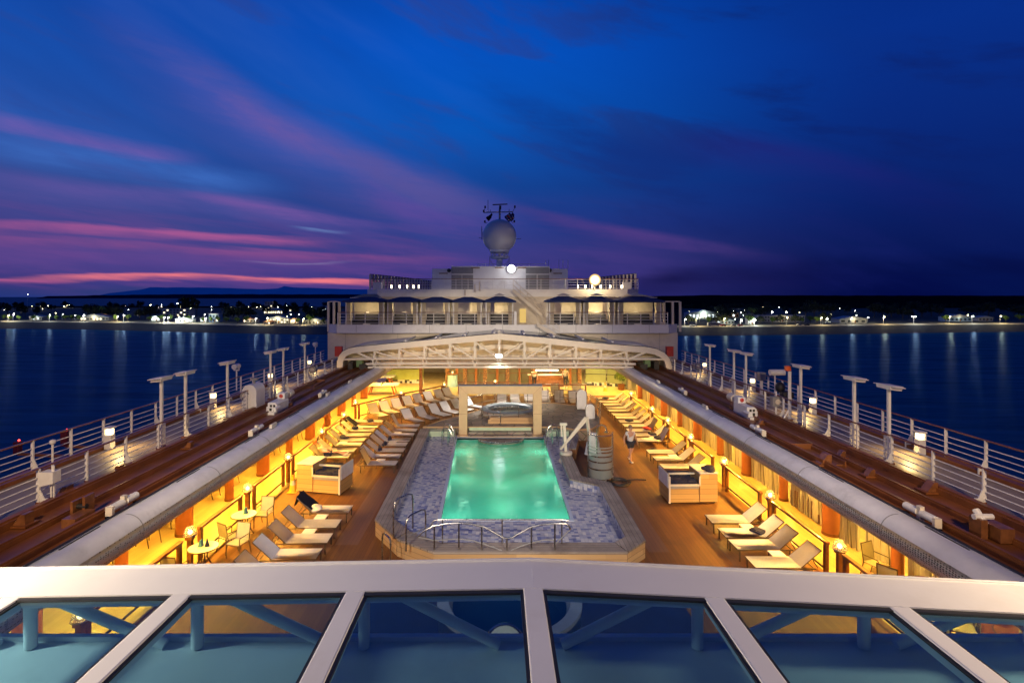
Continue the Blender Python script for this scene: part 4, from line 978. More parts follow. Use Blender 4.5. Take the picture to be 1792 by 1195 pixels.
for i in range(4):
    a, b, c, d = out_[i], out_[(i+1)%4], POOL[(i+1)%4], POOL[i]
    mb.face([(a[0],a[1],TZ+.02),(b[0],b[1],TZ+.02),(c[0],c[1],TZ+.02),(d[0],d[1],TZ+.02)]); mb.face([(c[0],c[1],TZ+.02),(d[0],d[1],TZ+.02),(d[0],d[1],TZ-.1),(c[0],c[1],TZ-.1)]); mb.face([(a[0],a[1],TZ+.02),(b[0],b[1],TZ+.02),(b[0],b[1],TZ-.05),(a[0],a[1],TZ-.05)])
mb.build('coping', mat('pale_blue_coping', (.40,.45,.56), .4, var=.08), pool, world=True)
def water_mat():
    m, nt, out = newmat('pool_water'); L = nt.links.new
    tc = node(nt, 'ShaderNodeTexCoord'); n = node(nt, 'ShaderNodeTexNoise', Scale=3.2, Detail=4., Roughness=.55); L(tc.outputs['Object'], n.inputs['Vector'])
    n2 = node(nt, 'ShaderNodeTexNoise', Scale=14., Detail=3.); L(tc.outputs['Object'], n2.inputs['Vector'])
    ad = node(nt, 'ShaderNodeMath', operation='MULTIPLY_ADD'); ad.inputs[1].default_value = .35; L(n2.outputs['Fac'], ad.inputs[0]); L(n.outputs['Fac'], ad.inputs[2])
    bp = node(nt, 'ShaderNodeBump', Strength=.2, Distance=.06); L(ad.outputs[0], bp.inputs['Height'])
    fr = schlick(nt, .02, bp.outputs[0])
    t = node(nt, 'ShaderNodeBsdfTransparent'); t.inputs[0].default_value = (.55,.95,.80,1)
    rf = node(nt, 'ShaderNodeBsdfRefraction', IOR=1.2, Roughness=.05); rf.inputs[0].default_value = (.55,.95,.80,1); L(bp.outputs[0], rf.inputs['Normal'])
    g = node(nt, 'ShaderNodeBsdfGlossy', Roughness=.03); L(bp.outputs[0], g.inputs['Normal'])
    d = node(nt, 'ShaderNodeBsdfDiffuse'); d.inputs[0].default_value = (.05,.33,.24,1)
    tr = node(nt, 'ShaderNodeBsdfTranslucent'); tr.inputs[0].default_value = (.10,.62,.46,1)      # milky water
    m1 = node(nt, 'ShaderNodeMixShader', Fac=.6); L(d.outputs[0], m1.inputs[1]); L(tr.outputs[0], m1.inputs[2])
    m2 = node(nt, 'ShaderNodeMixShader', Fac=.6); L(t.outputs[0], m2.inputs[1]); L(m1.outputs[0], m2.inputs[2])
    m3 = node(nt, 'ShaderNodeMixShader'); L(fr, m3.inputs[0]); L(m2.outputs[0], m3.inputs[1]); L(g.outputs[0], m3.inputs[2])
    L(m3.outputs[0], out.inputs[0]); return m
M['water'] = water_mat()
mb = MB(); mb.face([(x,y,WZ) for x, y in POOL]); struct('pool_water', mb, M['water'])
PG = (.78,1.,.80)
for y, pw in ((19.5,70.),(23.6,85.),(27.6,120.)):
    for s in (-1, 1):
        x = (-2.2 if s < 0 else 2.46)-s*.0
        x = (POOL[0][0]+(POOL[3][0]-POOL[0][0])*(y-18.95)/10.95) if s < 0 else 2.48
        mb = MB(); mb.cyl((x+(-s)*.01,y,-.32),(x-s*.05,y,-.32),.13,n=16); mb.build('underwater_lamp', emit('pool_lamp_lens', (.95,1.,.75), 1.7), pool, world=True)
        light('POINT', (x-s*.45,y,-.45), pw*.34, PG, .28, None, name='underwater_light')
for y in (20.3,22.6,25.,27.4): light('POINT', (.2,y,-.55), 52., (.66,1.,.74), .8, None, name='underwater_light')  # fill lights added mid-water to even the glow, no lamps hang there
# far end of the pool: curved ledge, steps and the raised hot tub deck
mb = MB(); pts = [(1.25*math.cos(a)+.1, 29.9-.95*math.sin(a)) for a in [i*PI/18 for i in range(19)]]
mb.prism(pts, -.6, TZ-.04); mb.build('ledge', M['stone'], pool, world=True)
mb = MB(); mb.tube([(x,y,TZ-.03) for x, y in pts], .035, 6); mb.build('ledge_trim', M['chrome'], pool, world=True)
for y, z, d in ((30.05,.30,.3),(30.35,.42,.35)):
    mb = MB(); mb.box((.08,y+d/2,z/2+.05),(3.6,d,z-.1)); struct('step_floor', mb, M['stone'])
mb = MB(); mb.box((.08,30.0,.21),(3.7,.05,.1)); struct('step_floor_nosing', mb, M['sand'])
PZ = .62
PLAT = [(-4.3,30.72),(-3.4,32.4),(-2.2,33.9),(-1.1,35.6),(.3,37.2),(2.2,37.8),(4.0,37.5),(5.4,36.6),(6.1,35.0),(6.15,33.0),(5.8,31.4),(5.2,30.3),(4.3,30.05),(3.4,30.72)]
mb = MB(); mb.prism(PLAT, .01, PZ); struct('raised_stone_floor', mb, M['stone'])
mb = MB(); mb.tube([(x,y,PZ) for x, y in PLAT], .045, 6, True); struct('raised_floor_trim', mb, M['teakside'])
M['greenwall'] = mat('green_lit_tiles', (.42,.52,.36), .4, var=.08)  # the pool's green light is painted into this wall colour
mb = MB(); mb.box((.08,30.70,.53),(3.5,.03,.2)); struct('pool_end_wall', mb, M['greenwall'])
for x0, x1 in ((-4.0,-2.45),(2.65,3.9)): mb = MB(); mb.box(((x0+x1)/2,30.46,.36),(x1-x0,.5,.28)); struct('pool_end_wall', mb, M['greenwall'])
# teak bench running round the pool surround
def bench(name, lab, o, i, m):
    t = thing(name, lab, 'bench', (sum(p[0] for p in o)/len(o), sum(p[1] for p in o)/len(o), 0))
    poly = o+i[::-1]
    mb = MB(); mb.prism(poly, BZ-.06, BZ); mb.build('seat_top', m, t, world=True)
    cx = lambda p, q, f: (p[0]+(q[0]-p[0])*f, p[1]+(q[1]-p[1])*f)
    oi = [cx(a,b,.04) for a, b in zip(o,i)]; ii = [cx(b,a,.06) for a, b in zip(o,i)]
    wallstrip(oi, .005, BZ-.06, False).build('side_panel', M['teakside'], t, world=True)
    wallstrip(ii, TZ-.02, BZ-.06, False).build('inner_panel', M['tile'], t, world=True)
    mb = MB()
    for a, b in ((oi[0],ii[0]),(oi[-1],ii[-1])): mb.face([(a[0],a[1],.005),(b[0],b[1],.005),(b[0],b[1],BZ-.06),(a[0],a[1],BZ-.06)])
    mb.build('end_panel', M['handrail'], t, world=True)
bench('pool_bench', 'long weathered teak bench edge along the loungers side of the pool', [(-4.42,30.6),(-4.15,18.15),(-3.17,16.75)], [(-3.88,30.6),(-3.62,18.35),(-2.85,17.3)], M['teak'])
bench('pool_bench', 'weathered teak ledge at the near end of the pool under the wavy rail', [(-3.15,16.7),(-1.9,15.82),(3.76,15.82)], [(-2.83,17.25),(-1.75,16.45),(3.5,16.45)], M['teaky'])
bench('pool_bench', 'weathered teak bench with a notch for the glass shower screen', [(3.78,15.87),(4.5,16.6),(4.5,21.75),(3.42,22.55),(3.42,25.9)], [(3.52,16.47),(3.95,16.9),(3.95,21.45),(2.88,22.2),(2.88,25.9)], M['teak'])
bench('pool_bench', 'short teak ledge behind the pool lift towards the raised hot tub deck', [(3.78,26.6),(4.28,29.0),(4.3,30.0)], [(3.42,26.6),(3.92,29.0),(3.95,30.0)], M['teak'])
# wet prints on the bench and a puddle of shadow-free dark matting under the shower
# portal over the far end of the pool
t = thing('pool_portal', 'tall beige portal frame standing over the far end of the pool', 'portal', (.08,30.5,0))
for s in (-1, 1): mb = MB(); mb.box((.08+s*2.08,30.55,1.39),(.47,.5,2.34), bev=.012); mb.build('post', M['sand'], t, world=True)
mb = MB(); mb.box((.08,30.55,2.785),(4.63,.5,.45), bev=.012); mb.build('lintel', M['sand'], t, world=True)
mb = MB(); mb.box((.08,30.55,3.02),(4.72,.58,.03)); mb.build('cap', M['vent'], t, world=True)
mb = MB()
for s in (-1, 1): mb.bar((.08+s*1.85,30.298,2.57),(.08+s*2.3,30.298,3.0),.012,.006); mb.box((.08+s*2.08,30.298,1.45),(.47,.006,.012))
mb.build('joint', M['handrail'], t, world=True)
mb = MB()
for s in (-1, 1): mb.box((.08+s*2.08,30.48,.25),(.6,.66,.1), bev=.01)
mb.build('plinth', M['sand'], t, world=True)
# hot tub
hx, hy = .62, 34.0
t = thing('hot_tub', 'round hot tub with a pale rim on the raised stone deck', 'hot tub', (hx,hy,PZ))
mb = MB(); mb.lathe([(1.75,0),(1.75,.34),(1.72,.4)], n=40); mb.build('side_wall', M['stone'], t, True)
mb = MB(); mb.lathe([(1.75,.40),(1.6,.46),(1.42,.47),(1.32,.40),(1.25,.1),(.9,-.05),(0,-.06)], n=44); mb.build('shell', mat('pale_acrylic', (.15,.18,.20), .5, var=.06), t, True)
mb = MB(); mb.lathe([(1.31,.33),(0,.33)], n=40); mb.build('water', glass('still_water', (.35,.5,.55), .05, .25, (.1,.16,.18), 1.33), t)
mb = MB(); mb.box((.1,-2.05,.17),(2.5,.75,.34)); mb.box((.1,-2.44,.12),(2.7,.12,.24)); mb.build('step', M['teakside'], t)
mb = MB()
for k in range(7): a = PI*.2+k*2*PI/7; mb.cyl((1.5*math.cos(a),1.5*math.sin(a),.46),(1.5*math.cos(a),1.5*math.sin(a),.5),.05,n=10)
mb.build('jet_valve', M['chrome'], t)
# chrome rails
def chrome_rail(name, lab, posts, top, mids, r=.026, cat='railing'):
    t = thing(name, lab, cat, posts[0][0]); 
    mb = MB(); mb.tube(top, r, 8); mb.build('handrail', M['chrome'], t, True, world=True)
    for a, b in posts: mb = MB(); mb.cyl(a, b, r*.95, n=8); mb.build('post', M['chrome'], t, True, world=True)
    for m_ in mids: mb = MB(); mb.tube(m_, r*.6, 6); mb.build('mid_rail', M['vent'], t, True, world=True)
    return t
def V_(px, py, Y): return ((px-VX)*Y/FPX, Y, CAMZ-(py-VY)*Y/FPX)
Yw = 15.95
top = [V_(*p, Yw) for p in ((730,939),(741,929),(758,920),(780,916),(803,914.5),(826,916.5),(848,922),(866,932),(880,940),(888,941.5),(896,940),(910,932),(928,922),(950,917),(971,915.5),(990,916),(996,920),(998,926))]
xs = (760,803,843,887,930,971); tops = (919.5,914.5,920.5,941,921.5,915.5)
chrome_rail('wavy_handrail', 'wavy polished rail across the near end of the pool', [(((x-VX)*Yw/FPX, Yw, BZ), V_(x, ty, Yw)) for x, ty in zip(xs, tops)], top,
   [[V_(*p, Yw) for p in ((730,939),(760,945),(780,944),(803,942.5),(826,945),(848,952),(887,966))], [V_(*p, Yw) for p in ((887,966),(910,956),(930,949),(955,944),(971,945))], [V_(998,926,Yw), V_(971,952,Yw)]], .027)
Yw2 = 16.38
chrome_rail('bench_handrail', 'straight polished rail behind the wavy rail at the near end of the pool', [((x, Yw2, BZ), (x, Yw2, 1.28)) for x in (-1.7,.1,1.9)], [(-2.1,Yw2,1.02),(-1.95,Yw2,1.26),(-1.7,Yw2,1.28),(.1,Yw2,1.28),(1.9,Yw2,1.28),(2.1,Yw2,1.24)], [], .024)
for k, (x, y, lab) in enumerate(((-3.25,16.75,'polished looped grab rail over the teak steps at the near pool corner'),(-2.75,16.1,'polished looped rail between the teak steps and the wavy rail'),(-3.5,16.3,'low polished rail on the deck beside the teak steps'))):
    h = (1.15,1.0,.95)[k]; z0 = (BZ,BZ-.1,0)[k]; d = Vector((.42,.62,0)) if k != 2 else Vector((.3,-.42,0)); dz = (.0,0,0)[k]
    P0 = Vector((x,y,z0)); P1 = P0+d*1.15
    tp = [P0+Vector((0,0,h*.8)), P0+d*.08+Vector((0,0,h*.95)), P0+d*.25+Vector((0,0,h)), P0+d*.9+Vector((0,0,h)), P0+d*1.1+Vector((0,0,h*.95)), P1+Vector((0,0,h*.82))]
    chrome_rail('grab_rail', lab, [(P0, P0+Vector((0,0,h*.8))),(P1, P1+Vector((0,0,h*.82)))], tp, [[P0+Vector((0,0,h*.4)), P1+Vector((0,0,h*.4))]] if k == 1 else [], .026)
for sx, x in ((-1,-2.35),(1,2.5)):
    for q, y in enumerate((28.1,28.95)):
        top = [(x+sx*.62,y+.25,TZ),(x+sx*.62,y+.25,.95),(x+sx*.55,y+.2,1.12),(x+sx*.4,y+.15,1.18),(x+sx*.22,y+.1,1.1),(x+sx*.02,y,.75),(x-sx*.08,y,.2),(x-sx*.08,y,-.8)]
        t = chrome_rail('pool_ladder_rail', f"polished ladder rail, the {'nearer' if q == 0 else 'farther'} one beside the {'loungers' if sx < 0 else 'lift'} side of the portal", [((x+sx*.3,y+.12,TZ),(x+sx*.3,y+.12,1.14))], top, [[(x+sx*.62,y+.25,.6),(x+sx*.3,y+.12,.6)]], .024)
def rail_run(name, lab, pts, h, z, mids=1):
    P = [Vector((x,y,z)) for x, y in pts]
    chrome_rail(name, lab, [(p, p+Vector((0,0,h))) for p in P], [p+Vector((0,0,h)) for p in P], [[p+Vector((0,0,h*(k+1)/(mids+1))) for p in P] for k in range(mids)], .024)
rail_run('deck_handrail', 'polished rail round the outer edge of the raised hot tub deck', [(5.75,31.2),(6.1,32.6),(6.12,34.0),(5.95,35.4),(5.2,36.6),(4.2,37.3)], 1.0, PZ)
rail_run('deck_handrail', 'polished rail along the back of the raised hot tub deck', [(3.4,37.6),(2.0,37.7),(.6,37.25),(-.2,36.5)], 1.0, PZ)
rail_run('deck_handrail', 'polished rail at the loungers side of the raised hot tub deck', [(-2.0,34.0),(-1.1,35.4),(-.3,36.4)], 1.0, PZ)
rail_run('tub_handrail', 'polished rail in front of the hot tub above the wooden step', [(-.95,31.6),(.1,31.45),(1.15,31.6)], 1.0, PZ)
rail_run('tub_handrail', 'short polished rail beside the hot tub towards the white arched boards', [(2.2,32.4),(2.6,33.2),(2.7,34.2)], 1.0, PZ)
# arched white boards on the raised deck
for px, py, w_, h_, lab in ((1018,717,.62,1.32,'tall white arched board with a steel hoop on the raised deck'),(1033,734,.52,.92,'short white arched board at the near edge of the raised deck')):
    p = at(px, py, PZ); t = thing('arched_board', lab, 'board', (p.x,p.y,PZ))
    prof = [(-w_/2,.05),(w_/2,.05)]+[(w_/2*math.cos(a),h_-w_/2+w_/2*math.sin(a)) for a in [i*PI/14 for i in range(15)]]
    mb = MB(); mb.extr(prof, -.02, .02); mb.build('panel', M['whitemetal'], t)
    mb = MB(); mb.tube([(-w_/2-.03,0,0)]+[(-(w_/2+.03)*math.cos(a),0,h_-w_/2+(w_/2+.03)*math.sin(a)) for a in [i*PI/14 for i in range(15)]]+[(w_/2+.03,0,0)], .022, 8); mb.build('hoop', M['chrome'], t, True)
    mb = MB(); mb.box((.1,-.025,.3),(.2,.01,.22)); mb.build('door', M['whitemetal'], t)
# pool lift
p = at(991,808,TZ); t = thing('pool_lift', 'white pool lift with slanted arms and a covered seat', 'pool lift', (p.x,p.y,TZ))
mb = MB(); mb.lathe([(0,0),(.36,0),(.36,.12),(.3,.16),(.14,.18),(.14,.34),(.28,.36),(.28,.48),(.1,.5),(0,.5)], n=24); mb.build('base', M['cream'], t, True)
mb = MB(); mb.bar((-.02,0,.45),(-.1,0,1.75),.13); mb.box((-.14,0,1.78),(.34,.16,.12)); mb.bar((-.24,-.02,1.74),(-.22,-.02,1.2),.07); mb.build('mast', M['cream'], t)
mb = MB(); mb.bar((-.3,-.1,.62),(.98,.1,2.0),.1); mb.build('lower_arm', M['cream'], t)
mb = MB(); mb.bar((-.0,-.06,.98),(.9,.06,2.1),.08); mb.build('upper_arm', M['cream'], t)
mb = MB(); mb.bar((.98,.1,2.1),(1.12,.2,1.2),.11); mb.bar((1.1,.2,1.25),(1.5,.25,.6),.06); mb.build('hanger', M['cream'], t)
def cover(seed, w_, d_, h_):
    mb = MB(); rnd = random.Random(seed); n = 16; rows = 6; V = []
    for j in range(rows+1):
        f = j/rows; V.append([mb.bm.verts.new((w_*(.5-.28*f)*math.cos(2*PI*i/n)*(1+rnd.uniform(-.1,.12)), d_*(.5-.28*f)*math.sin(2*PI*i/n)*(1+rnd.uniform(-.1,.12)), h_*f)) for i in range(n)])
    for A, B_ in zip(V, V[1:]):
        for i in range(n): mb.bm.faces.new((A[i],A[(i+1)%n],B_[(i+1)%n],B_[i]))
    mb.bm.faces.new(V[-1]); return mb
o = cover(3,.8,.62,1.0).build('seat_cover', M['cloth_white'], t, True); o.location = (1.3,.25,.3)
# glass shower screen in the notch of the bench
p = at(1052,838,0); t = thing('shower_screen', 'curved shower screen of striped frosted glass with a chrome head', 'shower', (p.x-.02,p.y+.05,0))
for k, (z0, z1) in enumerate(((.12,.5),(.56,.82),(.88,1.06),(1.12,1.24),(1.3,1.38),(1.44,1.5))):
    mb = MB(); mb.lathe([(.52,z0),(.52,z1)], n=28, a0=PI*.92, a1=2.02*PI); mb.build('frosted_band', M['frost'], t, True)
mb = MB(); mb.lathe([(.525,.1),(.525,2.0)], n=28, a0=PI*.92, a1=2.02*PI); mb.build('glass_sheet', M['clear'], t, True)
mb = MB(); mb.lathe([(.53,.0),(.56,.0),(.56,.14),(.53,.14)], n=28, a0=PI*.92, a1=2.02*PI); mb.build('base_rim', M['chrome'], t, True)
mb = MB(); mb.tube([(.52*math.cos(a),.52*math.sin(a),2.0) for a in [PI*(.92+1.1*i/24) for i in range(25)]], .02, 6); mb.build('top_rim', M['chrome'], t, True)
for a in (.92,2.02): mb = MB(); mb.box((.54*math.cos(a*PI),.54*math.sin(a*PI),1.02),(.06,.06,2.04)); mb.build('frame_post', M['chrome'], t)
mb = MB(); mb.tube([(-.1,.3,0),(-.1,.3,2.1)]+[(-.1+.2-.2*math.cos(b),.3-.1*b/PI,2.1+.2*math.sin(b)) for b in [i*PI/8 for i in range(1,9)]]+[(.3,.2,2.0)], .03, 8); mb.cyl((.3,.2,1.98),(.3,.2,2.02),.09,n=14); mb.build('shower_pipe', M['chrome'], t, True)
p = at(1082,846,0); mb = MB(); mb.tube([((.2+.4*i/140)*math.cos(i*PI/20)*(1+.05*math.sin(i*.37)),(.2+.4*i/140)*math.sin(i*PI/20)*(1+.06*math.sin(i*.23)),.03+.012*math.sin(i*.6)) for i in range(140)]+[(.9,.35,.02),(1.3,.3,.02)], .022, 6); o = mb.build('hose_coil', M['black'], None, True); o.location = (p.x,p.y+.1,.006); tag(o, 'dark hose coiled on the deck beside the shower screen', 'hose')

# dark floor with a round whirlpool below the near glass roof
mb = MB(); mb.face([(-4.2,4.5,.008),(4.8,4.5,.008),(4.8,14.4,.008),(-4.2,14.4,.008)]); struct('whirlpool_floor', mb, mat('dark_blue_floor', (.012,.022,.06), .4, var=.3))
t = thing('round_whirlpool', 'round whirlpool with a pale rim on a dark floor, seen through the central panes', 'whirlpool', (.25,12.75,0)); t.scale = (.95,.95,1.)
mb = MB(); mb.lathe([(1.75,.01),(1.75,.86)], n=44); mb.build('side_wall', mat('dark_blue_panel', (.02,.04,.10), .4), t, True)
mb = MB(); mb.lathe([(1.78,.86),(1.78,.95),(1.5,.95),(1.42,.8),(1.35,.4),(0,.35)], n=48); mb.build('rim', mat('grey_whirlpool_rim', (.30,.30,.33), .4), t, True)
mb = MB(); mb.lathe([(1.40,.78),(0,.78)], n=44); mb.build('water', glass('dark_still_water', (.2,.35,.45), .05, .3, (.02,.06,.10), 1.33), t)
t = thing('arched_board', 'white arched board with a steel hoop, seen through the pane beside the roof ridge', 'board', (.12,10.75,0)); w_, h_ = .66, 1.5
mb = MB(); mb.extr([(-w_/2,.05),(w_/2,.05)]+[(w_/2*math.cos(a),h_-w_/2+w_/2*math.sin(a)) for a in [i*PI/14 for i in range(15)]], -.02, .02); mb.build('panel', M['whitemetal'], t)
mb = MB(); mb.tube([(-w_/2-.03,0,0)]+[(-(w_/2+.03)*math.cos(a),0,h_-w_/2+(w_/2+.03)*math.sin(a)) for a in [i*PI/14 for i in range(15)]]+[(w_/2+.03,0,0)], .025, 8); mb.build('hoop', M['chrome'], t, True)
# ---------------------------------------------------------------- sun loungers
def lounger_parts(ang):
    """origin under the middle of the foot end, body towards -x"""
    W = .70; H = .36; SL = 1.28; BL = .74; a = math.radians(ang); l = []
    mb = MB()
    for s in (-1, 1): mb.box((-SL/2-.2,s*(W/2),H-.025),(SL+.4,.022,.032))
    for x in (-.02,-SL-.38): mb.box((x,0,H-.025),(.022,W,.032))
    l.append(('frame', mb, M['slingedge'], False))
    def sheet(p0, p1, sag):
        mb = MB(); n, k = 6, 5; p0, p1 = Vector(p0), Vector(p1); d = p1-p0; up = Vector((-d.z,0,d.x)).normalized(); up = up if up.z > 0 else -up; G = []
        for i in range(n+1):
            f = i/n; G.append([mb.bm.verts.new(p0+d*f+Vector((0,W*.485*(2*j/k-1),0))-up*sag*math.sin(PI*f)*math.sin(PI*j/k)) for j in range(k+1)])
        for A, B_ in zip(G, G[1:]):
            for j in range(k): mb.bm.faces.new((A[j],A[j+1],B_[j+1],B_[j]))
        ex = bmesh.ops.solidify(mb.bm, geom=mb.bm.faces[:], thickness=.014); return mb
    l.append(('seat_sling', sheet((0,0,H+.005),(-SL,0,H+.005),.02), M['sling'], True))
    q = (-SL-BL*math.cos(a),0,H+.01+BL*math.sin(a))
    l.append(('back_sling', sheet((-SL,0,H+.01),q,.02), M['sling'], True))
    mb = MB()
    for s in (-1, 1): mb.bar((-SL,s*W*.49,H),(q[0],s*W*.49,q[2]),.018)
    mb.bar((q[0],-W/2,q[2]),(q[0],W/2,q[2]),.018); l.append(('back_frame', mb, M['slingedge'], False))
    if ang > 8:
        mb = MB()
        for s in (-1, 1): mb.bar((-SL-BL*.55*math.cos(a),s*W*.42,H+BL*.55*math.sin(a)),(-SL-.42-.1*math.cos(a),s*W*.42,H-.03),.02)
        l.append(('back_prop', mb, M['darkmetal'], False))
    legs = []
    for x in (-.06,-SL-.3):
        for s in (-1, 1): mb = MB(); mb.box((x,s*(W/2-.01),H/2-.02),(.035,.03,H-.03)); legs.append(('leg', mb, M['slingedge'], False))
    out = []
    for n, b, m, sm in l+legs: me = b.mesh(n, sm); me.materials.append(m); out.append((n, me))
    return out
LP = {}
def lounger(x, y, rz, lab, group, ang=40):
    if ang not in LP: LP[ang] = lounger_parts(ang)
    t = thing('sun_lounger', lab, 'sun lounger', (x,y,0), rz, group)
    for n, me in LP[ang]: o = bpy.data.objects.new(n, me); COL.objects.link(o); o.parent = t
    return t
rj = random.Random(5)
J = lambda a: rj.uniform(-a, a)
def towel(loc, rz, kind, lab, m=None, group=None):
    mb = MB()
    if kind == 'folded': mb.box((0,0,.035),(.34,.42,.07), bev=.025); mb.box((.02,.01,.075),(.28,.36,.03), bev=.012)
    elif kind == 'roll': mb.cyl((0,-.24,.07),(0,.24,.07),.075,n=12); mb.box((.05,0,.03),(.16,.44,.04), bev=.015)
    elif kind == 'heap':
        rnd = random.Random(lab)
        for k in range(5): mb.ball((rnd.uniform(-.1,.1),rnd.uniform(-.12,.12),.05+.02*k),.14,(1.1,1.2,.42),10,6)
    o = mb.build('towel', m or M['navy'], None, True); o.location = loc; o.rotation_euler.z = rz
    return tag(o, lab, 'towel', group)
def drape(loc, rz, ang, lab):                              # towel laid over a raised back
    a = math.radians(ang); mb = MB(); G = []; n = 10
    for i in range(n+1):
        f = i/n; d = .02+.76*f; p = Vector((-1.24-d*math.cos(a)*1.0,0,.39+d*math.sin(a)))
        G.append([mb.bm.verts.new(p+Vector((.012*math.sin(7*f+j),.34*(2*j/6-1),.012*math.cos(5*f+j*2)))+Vector((math.sin(a)*.02,0,math.cos(a)*.02))) for j in range(7)])
    for k in range(1,4): G.append([mb.bm.verts.new(G[n][j].co+Vector((-.03*k,0,-.12*k))) for j in range(7)])
    for A, B_ in zip(G, G[1:]):
        for j in range(6): mb.bm.faces.new((A[j],A[j+1],B_[j+1],B_[j]))
    bmesh.ops.solidify(mb.bm, geom=mb.bm.faces[:], thickness=.012)
    o = mb.build('towel', M['navy'], None, True); o.location = loc; o.rotation_euler.z = rz; return tag(o, lab, 'towel')
sidem = None
def side_table(x, y, lab):
    global sidem
    t = thing('side_table', lab, 'side table', (x,y,0), 0, 'small white tables between the loungers')
    if sidem is None:
        sidem = []
        for n, b, m in (('table_top', MB().box((0,0,.33),(.4,.4,.03), bev=.008), M['sling']),)+tuple(('leg', MB().box((a*.17,b_*.17,.16),(.025,.025,.32)), M['slingedge']) for a in (-1,1) for b_ in (-1,1)): me = b.mesh(n); me.materials.append(m); sidem.append((n, me))
    for n, me in sidem: o = bpy.data.objects.new(n, me); COL.objects.link(o); o.parent = t
# near group on the open gallery side
for k, y in enumerate((15.05,16.15,17.2,18.3,19.55)):
    lounger(-5.36+J(.03), y, J(.03), (f'white lounger, {ORD[k]} from the glass roof in the near group on the open gallery side' if k < 4 else 'white lounger with a navy towel over its back in the near open gallery group'), 'near loungers by the two round tables', 42)
drape((-5.36,19.55,0),0,42,'navy towel hung over the back of the near lounger next to the slatted cabinet')
towel((-6.55,19.4,.37),.4,'heap','grey and white bundle at the hinge of the towelled near lounger', M['cloth_white'])
for k, y in enumerate((18.93,17.75)): side_table(-6.2, y, ('small white table beside the near lounger with the navy towel','small white table between the second and third near loungers')[k])
# two columns beside the pool bench
for k, y in enumerate((24.95,26.0,27.05,28.1,29.0,30.05,31.1,32.2)):
    lounger(-4.72+J(.04), y, J(.02), f'white sling lounger, {ORD[k]} from the slatted cabinet in the column next to the pool bench', 'loungers in the column next to the pool bench', 62 if k in (0,7) else 40)
for k, y in enumerate((26.1,27.1,28.1,29.1,30.1,31.2,32.1,33.3)):
    lounger(-7.14+J(.04), y, J(.02), f'white sling lounger, {ORD[k]} from the slatted cabinet in the column next to the wooden rail', 'loungers in the column next to the wooden rail', 3 if k == 7 else 40)
drape((-7.14,32.1,0),0,40,'navy towel over a lounger back beside the flat lounger')
for k, (x, y, kd, lab) in enumerate(((-5.9,27.95,'roll','navy towel roll on the fourth lounger next to the pool bench'),(-5.85,29.0,'roll','navy towel roll on the fifth lounger next to the pool bench'),(-5.95,27.05,'roll','navy towel roll on the third lounger next to the pool bench'),
      (-8.3,29.2,'heap','dark bundle on the fourth lounger next to the wooden rail'),(-8.3,31.2,'heap','dark bundle on the sixth lounger next to the wooden rail'),(-7.9,33.3,'folded','dark folded towel on the flat lounger'))): towel((x,y,.375),.1*k,kd,lab)
for x, y, lab in ((-5.55,25.5,'small white table between the first two loungers next to the pool bench'),(-5.6,28.55,'small white table beside the fourth lounger next to the pool bench'),(-5.7,30.6,'small white table beside the sixth lounger next to the pool bench'),(-8.2,26.6,'small white table by the person on the lounger next to the rail'),(-8.2,28.6,'small white table between loungers next to the wooden rail'),(-8.15,31.65,'small white table near the flat lounger')): side_table(x, y, lab)
# fan of two slanting rows below the slanting rail
for k in range(8):
    f = k/7; lounger(-7.36+4.29*f+J(.04), 34.8+6.3*f+J(.04), math.radians(-50)+J(.03), f'white sling lounger, {ORD[k]} from the open gallery in the row along the slanting rail', 'loungers in the row along the slanting rail', 46)
for k in range(6):
    f = k/5; lounger(-4.75+3.6*f+J(.04), 33.2+4.2*f+J(.04), math.radians(-47)+J(.03), f'white sling lounger, {ORD[k]} from the open gallery in the row nearest the raised deck', 'loungers in the slanting row nearest the raised deck', 44)
# loungers behind the hot tub, facing the pool
for k, x in enumerate((.2,1.25,2.3,3.4,4.45,5.5)):
    lounger(x, 39.2+J(.1), math.radians(-90)+J(.06), f'white sling lounger facing the pool behind the hot tub, {ORD[k]} from the slanting rail', 'loungers in a row behind the hot tub', 52)
for k, x in enumerate((3.2,4.6,6.2)):
    lounger(x, 42.2, math.radians(-90)+J(.06), f'white sling lounger facing the pool at the far wooden rail, {ORD[k]} from the serving counter', 'loungers at the far wooden rail', 55)
# curtained gallery side
yy = [29.0,30.1,31.1,32.25,33.3,34.4,35.3,36.5,37.5,38.5,39.6,40.7]
for k, y in enumerate(yy):
    lounger(7.38+J(.04), y, PI+J(.02), f'white sling lounger, {ORD[k]} from the walking person in the far row on the curtained side', 'loungers in the far row on the curtained side', 60 if k in (0,2) else 38)
for k, (y, kd, m, lab) in enumerate(((29.0,'heap',None,'dark bundle on the lounger nearest the walking person'),(30.1,'folded',None,'navy towel at the hinge of the second lounger of the far curtained row'),(31.1,'heap','red','red cloth on the third lounger of the far curtained row'),(33.3,'folded',None,'navy towel folded on the fifth lounger of the far curtained row'),(40.7,'folded',None,'black towel folded on the farthest lounger of the curtained row'))):
    towel((8.5-(.5 if k > 2 else 0),y,.375),.2*k,kd,lab,M[m] if m else None)
o = towel((8.0,28.98,.375),0,'folded','white printed towel spread on the lounger nearest the walking person',M['cloth_white']); o.scale = (2.4,1.2,.4)
for k, y in enumerate((26.8,25.65,24.5)):
    lounger(7.34, y, PI+J(.02), f'white sling lounger, {ORD[k]} from the walking person in the middle group on the curtained side', 'middle loungers on the curtained side', 40)
for k, y in enumerate((15.65,16.75,17.6,18.7)):
    lounger(7.22+J(.03), y, PI+J(.03), f'white sling lounger, {ORD[k]} from the glass roof in the near group on the curtained side', 'near loungers on the curtained side', 40)
